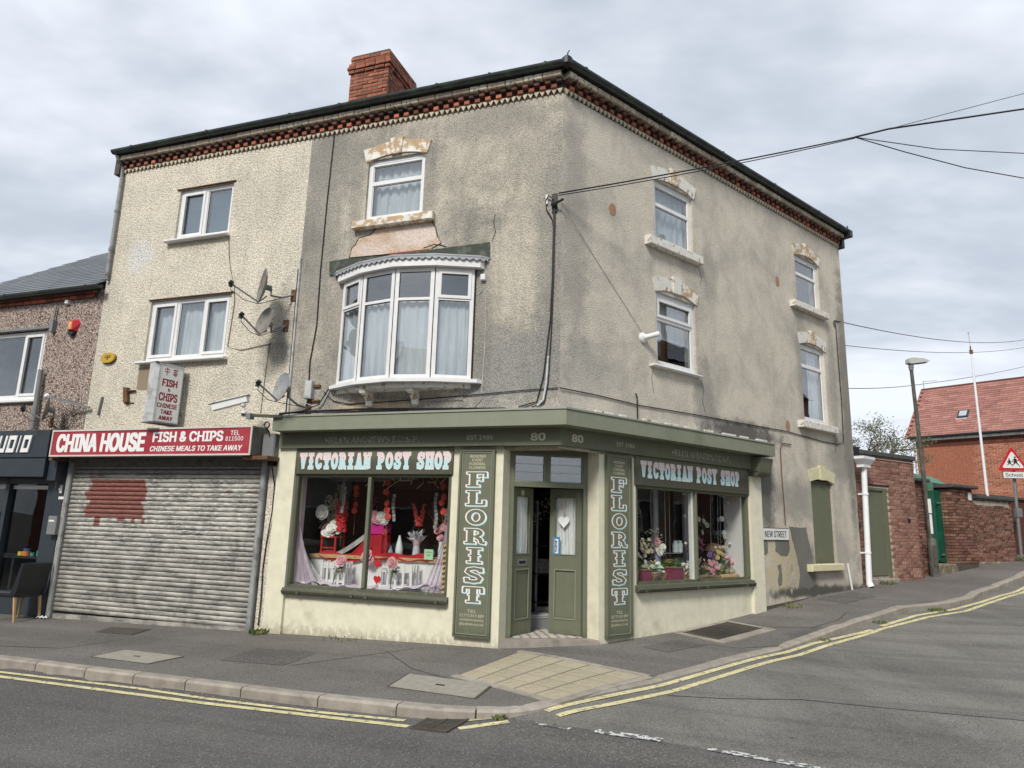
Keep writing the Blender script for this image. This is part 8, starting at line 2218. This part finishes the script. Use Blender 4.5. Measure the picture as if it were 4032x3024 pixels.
# ---------------------------------------------------------------- goods in the side shop window
def rz(name, label, cat, s, d, z): return Thing(FR, name, label, cat, (s, d, z), 'goods in the side window')
def weave(t, s, d, z, r0, r1, h_, m='wicker'):
    mb = MB(); n = int(h_ / .018)
    for k in range(n):
        u = k / max(1, n - 1); rr = r0 + (r1 - r0) * u
        mb.tube([(s + rr * math.cos(R(a)), d + rr * .7 * math.sin(R(a)), z + .01 + k * .018 + .004 * math.sin(R(a * 6 + 180 * (k % 2)))) for a in range(0, 361, 20)], .0095, 4, cap=False)
    t.part('weave', mb, M_[m]); t.part('base', MB().lathe((s, d, z), [(.0, 0.002), (r0 * .9, 0.002), (r1 * .7, h_ * .8), (0, h_ * .8)], 12), M_['darkroom2'])
Z1 = .755
for s, d, r, h_, lb in ((1.78, -.3, .12, .12, 'low wicker basket at the near end of the side window'), (2.05, -.28, .18, .20, 'large wicker trug stacked behind the plum pots'), (2.33, -.26, .16, .17, 'round wicker basket holding green tissue'), (2.58, -.26, .08, .14, 'small pale basket with eggs in the side window')):
    t = rz('wicker_basket', lb, 'basket', s, d, Z1); weave(t, s, d, Z1, r * .8, r, h_)
    if s == 2.33: t.part('tissue', MB().sheet(lambda u, v: (2.33 + .15 * (u - .5) * 2, -.26 + .12 * (v - .5) * 2, .93 + .05 * math.sin(u * 9) * math.cos(v * 8) + .05), 14, 8), M_['cardgreen'], smooth=True, recalc=False)
    if s == 2.58: [t.part('egg', MB().ball((2.55 + .03 * k, -.26, .91), .022, 8, 6), M_['petal_white']) for k in range(3)]
for s, r, h_, lb in ((2.02, .10, .20, 'plum red metal pot nearest the near end of the side window'), (2.78, .13, .22, 'plum red square pot in the middle of the side window')):
    t = rz('plant_pot', lb, 'pot', s, -.17, Z1); t.part('pot', MB().prism([(-.17 - r * .6, Z1), (-.17 + r * .5, Z1), (-.17 + r * .6, Z1 + h_), (-.17 - r * .6, Z1 + h_)], 's', s - r, s + r), M_['burgundy']); t.part('rim', MB().box(s - r - .01, s + r + .01, -.17 - r * .6 - .01, -.17 + r * .6 + .01, Z1 + h_, Z1 + h_ + .015), M_['twig'])
t = rz('flower_vase', 'big white chrysanthemums with a pink bloom in a pale slim vase', 'flower arrangement', 2.62, -.4, Z1); t.part('vase', MB().lathe((2.66, -.42, Z1), [(.05, 0), (.06, .1), (.045, .3), (.05, .42)], 14), M_['petal_lilac'], smooth=True); t.part('white_blooms', heads(MB().rose((2.68, -.36, 1.28), .075).rose((2.60, -.34, 1.22), .07), (2.64, -.36, 1.25), 7, .08, .045), M_['petal_white'], recalc=False); t.part('pink_bloom', heads(MB().rose((2.58, -.36, 1.38), .055), (2.58, -.38, 1.38), 5, .06, .035), M_['petal_pink'], recalc=False); t.part('grey_blooms', heads(MB(), (2.36, -.42, 1.24), 9, .10, .038), M_['petal_dried'], recalc=False); t.part('leaves', foliage(MB(), (2.6, -.45, 1.36), 140, .26), M_['petal_dried'], recalc=False)
t = rz('hanging_blooms', 'column of white artificial blooms at the near edge of the side window', 'flowers', 1.78, -.3, 1.5); t.part('blooms', heads(heads(MB(), (1.78, -.28, 1.55), 6, .10, .06, 2.2), (1.80, -.3, 1.15), 7, .12, .055, 1.5), M_['petal_white'], recalc=False); t.part('leaves', foliage(foliage(MB(), (1.82, -.35, 1.15), 120, .18, .05, 1.6), (1.82, -.35, 1.75), 50, .12), M_['petal_dried'], recalc=False)
t = rz('white_tulip', 'single white tulip beside the basket', 'flower', 2.46, -.3, Z1); t.part('stem', MB().tube([(2.47, -.28, .9), (2.46, -.26, 1.0)], .006, 4), M_['stem_green']); t.part('head', MB().ball((2.45, -.25, 1.04), .045, 8, 6, (1.2, 1, .8)), M_['petal_white'], smooth=True)
t = rz('tall_stand', 'thin wire plant stand with small white jars in the side window', 'stand', 3.0, -.6, Z1)
for s in (2.92, 3.12, 3.24): t.part('rod', MB().tube([(s, -.62, Z1), (s, -.62, 2.3)], .008, 5), M_['metal'])
t.part('shelf', MB().box(2.9, 3.4, -.75, -.5, 1.18, 1.195), M_['metal']); 
for s in (3.30, 3.42): t.part('jar', MB().lathe((s, -.55, 1.2), [(.05, 0), (.052, .14), (.035, .17), (.04, .2)], 12), M_['ceramic'], smooth=True)
t = rz('watering_can', 'dark grey watering can on the stand', 'watering can', 3.4, -.5, .95); t.part('body', MB().lathe((3.40, -.62, .80), [(.13, 0), (.12, .30), (.06, .34)], 14), M_['anthracite'], smooth=True); t.part('spout', MB().tube([(3.30, -.55, .9), (3.12, -.45, 1.12)], .018, 6), M_['anthracite'])
t = rz('moss_basket', 'brown bird-nest basket with greenery in the middle of the side window', 'basket', 2.95, -.45, .95); weave(t, 2.98, -.48, .98, .12, .17, .12, 'twig'); t.part('box', MB().box(2.82, 3.14, -.62, -.34, Z1, .97), M_['wicker']); t.part('greenery', foliage(MB(), (2.75, -.4, 1.02), 120, .18, .06, .5), M_['moss'], recalc=False)
t = rz('hessian_roll', 'rumpled hessian and driftwood along the front of the side window', 'hessian', 3.6, -.2, Z1); t.part('cloth', MB().sheet(lambda u, v: (2.9 + 1.65 * u, -.14 - .22 * v, .765 + .05 * abs(math.sin(u * 14 + v * 4)) * (1 - abs(v - .5)) + .03 * math.sin(u * 5) ** 2), 60, 8), M_['hessian'], smooth=True, recalc=False); t.part('driftwood', MB().tube([(3.35, -.16, .80), (3.6, -.15, .83), (3.95, -.16, .80), (4.2, -.2, .81)], .035, 7, r1=.02), M_['twig']); t.part('tan_roll', MB().tube([(4.05, -.17, .80), (4.55, -.16, .80)], .045, 10), M_['gold'])
t = rz('purple_flowers', 'cluster of purple and dusky pink blooms right of the side mullion', 'flower arrangement', 3.9, -.35, Z1); t.part('purple', heads(MB(), (4.12, -.42, 1.12), 14, .11, .036), M_['petal_purple'], recalc=False); t.part('pink', heads(heads(MB(), (3.92, -.32, .97), 11, .11, .036), (4.02, -.30, .88), 9, .09, .034), M_['petal_pink'], recalc=False); t.part('dark_leaves', foliage(MB(), (3.85, -.55, 1.32), 190, .20, .06), M_['petal_plum'], recalc=False); t.part('plum', heads(MB(), (3.85, -.5, 1.32), 12, .15, .034), M_['petal_plum'], recalc=False)
t.part('stems', foliage(MB(), (4.1, -.4, .92), 100, .16, .06), M_['stem_green'], recalc=False)
t = rz('glass_vase', 'clear glass with yellow and pink tulips at the right of the side window', 'vase', 4.35, -.35, Z1); t.part('glass', MB().lathe((4.33, -.38, Z1), [(.03, 0), (.04, .12), (.06, .26)], 12), M_['cellophane'], smooth=True); t.part('stems', foliage(MB(), (4.33, -.38, 1.0), 50, .07, .09, 1.5), M_['stem_green'], recalc=False); t.part('yellow', heads(MB(), (4.32, -.38, 1.14), 5, .06, .045, 1.4), M_['petal_yellow'], recalc=False)
t.part('pink_tulip', MB().ball((4.52, -.34, 1.11), .055, 8, 6, (1.2, 1, .8)), M_['petal_pink'], smooth=True); t.part('pink_tulip', MB().ball((4.78 - .14, -.34, 1.03), .055, 8, 6, (1.1, 1, .9)), M_['petal_pink'], smooth=True); t.part('white_tulips', heads(MB(), (4.44, -.4, 1.10), 3, .04, .04), M_['petal_white'], recalc=False)
t = rz('toadstool', 'wooden toadstool ornament with cream spots', 'ornament', 4.48, -.6, Z1); t.part('stalk', MB().lathe((4.48, -.6, Z1), [(.07, 0), (.05, .3), (.06, .48)], 12), M_['wicker'], smooth=True); t.part('cap', MB().lathe((4.48, -.6, 1.22), [(.0, -.01), (.18, 0), (.17, .05), (.11, .12), (.0, .15)], 18), M_['twig'], smooth=True)
for a in (60, 95, 130): t.part('spot', MB().ball((4.48 + .14 * math.cos(R(a)), -.6 + .14 * math.sin(R(a)), 1.28), .03, 8, 5), M_['petal_white'])
t = rz('lilac_spray', 'spray of small lilac flowers beside the toadstool', 'flowers', 4.6, -.5, 1.0); t.part('florets', foliage(MB(), (4.62, -.45, 1.18), 90, .11, .035, 1.2), M_['petal_lilac'], recalc=False)
t = rz('white_roses', 'white silk roses on long stems high in the right pane of the side window', 'flowers', 4.4, -.5, 1.6)
hd = MB()
for p in ((4.55, -.45, 1.80), (4.62, -.45, 1.55), (4.62, -.45, 1.48), (4.20, -.6, 1.75), (4.30, -.6, 1.68), (4.15, -.6, 1.55), (4.05, -.6, 1.78), (4.5, -.5, 1.78), (4.64, -.4, 1.72)): hd.rose(p, .048, (rnd.uniform(-.5, .5), 1, .2))
t.part('heads', hd, M_['petal_white'], recalc=False)
t.part('leaves', foliage(foliage(MB(), (4.2, -.62, 1.68), 90, .2), (4.56, -.5, 1.5), 50, .12), M_['stem_green'], recalc=False)
st = MB()
for s in (4.28, 4.5, 4.58): st.tube([(s, -.5, .8), (s - .01, -.5, 1.5), (s + .02, -.5, 2.3)], .005, 4)
t.part('stems', st, M_['metal'])
t = rz('string_of_baubles', 'string of tiny white baubles hanging in the side window', 'ornament', 3.3, -.4, 2.0)
for p in ((3.30, -.35, 1.82), (3.32, -.35, 1.36), (3.3, -.35, 2.2), (4.6, -.35, 2.1), (4.62, -.35, 1.36)): t.part('bauble', MB().ball(p, .026, 8, 6), M_['petal_white'], smooth=True)
t.part('thread', MB().tube([(3.30, -.35, 2.3), (3.31, -.35, 1.36)], .003, 4), M_['metal'])
t = rz('mesh_ball', 'faint wire flower ball hanging in the near pane of the side window', 'ornament', 2.4, -.7, 1.85); t.part('ball', foliage(MB(), (2.45, -.7, 1.83), 60, .11, .04), M_['photo_grey'], recalc=False); t.part('twine', MB().tube([(2.20, -.6, 2.3), (2.26, -.6, 1.9), (2.2, -.6, 1.6), (2.22, -.6, 1.3)], .004, 4).tube([(2.72, -.6, 2.3), (2.70, -.6, 1.9), (2.76, -.6, 1.55), (2.78, -.6, 1.3)], .004, 4), M_['metal'])
t = rz('pail', 'small pale blue pail behind the side mullion', 'pail', 3.55, -.4, .95); t.part('body', MB().lathe((3.55, -.42, .88), [(.06, 0), (.08, .17)], 14), M_['tinblue'], smooth=True); t.part('rim', MB().lathe((3.55, -.42, 1.05), [(.083, 0), (.083, .012)], 14), M_['ceramic']); t.part('block', MB().box(3.45, 3.65, -.5, -.34, Z1, .88), M_['wicker'])
t = rz('mixed_stock', 'crowded row of small baskets, greenery and blooms filling the foot of the side window', 'display', 3.0, -.55, Z1)
for s, d, r, h_ in ((1.95, -.52, .13, .30), (2.30, -.55, .14, .26), (3.10, -.26, .10, .13), (3.72, -.5, .12, .22), (4.3, -.6, .14, .24)): 
    wv = MB()
    for k in range(int(h_ / .02)): wv.tube([(s + r * math.cos(R(a)), d + r * .6 * math.sin(R(a)), Z1 + .01 + k * .02) for a in range(0, 361, 24)], .0105, 4, cap=False)
    t.part('basket', wv, M_['wicker'])
for s, d, z, n_, r, m in ((1.95, -.5, 1.12, 90, .15, 'petal_dried'), (2.30, -.5, 1.08, 90, .15, 'moss'), (2.2, -.2, 1.0, 50, .1, 'petal_dried'), (2.95, -.25, .98, 90, .14, 'stem_green'), (3.12, -.22, .93, 60, .1, 'petal_dried'), (3.72, -.45, 1.0, 90, .14, 'petal_dried'), (3.8, -.3, .88, 80, .12, 'stem_green'), (4.3, -.3, .88, 90, .14, 'moss'), (4.55, -.3, .86, 60, .1, 'petal_dried')):
    t.part('foliage', foliage(MB(), (s, d, z), n_, r, .07), M_[m], recalc=False)
t.part('white_blooms', heads(heads(heads(MB(), (2.0, -.4, 1.2), 7, .1, .03), (2.2, -.42, 1.12), 7, .12, .028), (3.05, -.2, 1.0), 6, .08, .025), M_['petal_white'], recalc=False)
t.part('pink_blooms', heads(heads(MB(), (3.78, -.3, 1.0), 5, .09, .03), (3.98, -.26, 1.0), 6, .10, .035), M_['petal_pink'], recalc=False)
t.part('cream_blooms', heads(heads(MB(), (2.15, -.3, 1.34), 8, .12, .03), (4.45, -.4, 1.22), 7, .1, .03), M_['petal_dried'], recalc=False)
# dim fittings inside the hall
t = Thing(FD, 'hall_stand', 'dim shelves with dried flowers just inside the shop door', 'shelf', (1.0, -1.8, .1))
for z in (.35, .8, 1.25, 1.7): t.part('shelf', MB().box(.85, 1.34, -1.9, -1.6, z, z + .025), M_['darkroom2'])
t.part('upright', MB().box(.85, .88, -1.9, -1.6, .04, 2.0), M_['boxgrey']); t.part('stock', foliage(foliage(MB(), (1.0, -1.5, 1.95), 80, .2), (.75, -1.4, 1.7), 60, .15), M_['petal_dried'], recalc=False)
t.part('boxes', MB().box(.86, 1.3, -1.85, -1.55, .06, .3).box(.9, 1.2, -1.8, -1.6, .83, 1.05), M_['photo_grey'])
t = Thing(FD, 'storage_crate', 'grey plastic crate on the tiles inside the open door', 'crate', (.86, -1.0, .04)); t.part('body', MB().box(.62, .95, -1.25, -.98, .045, .24), M_['greypaint']); t.part('rim', frame_ring(MB(), .61, .96, .21, .25, .012, -1.26, -.97), M_['boxgrey'])
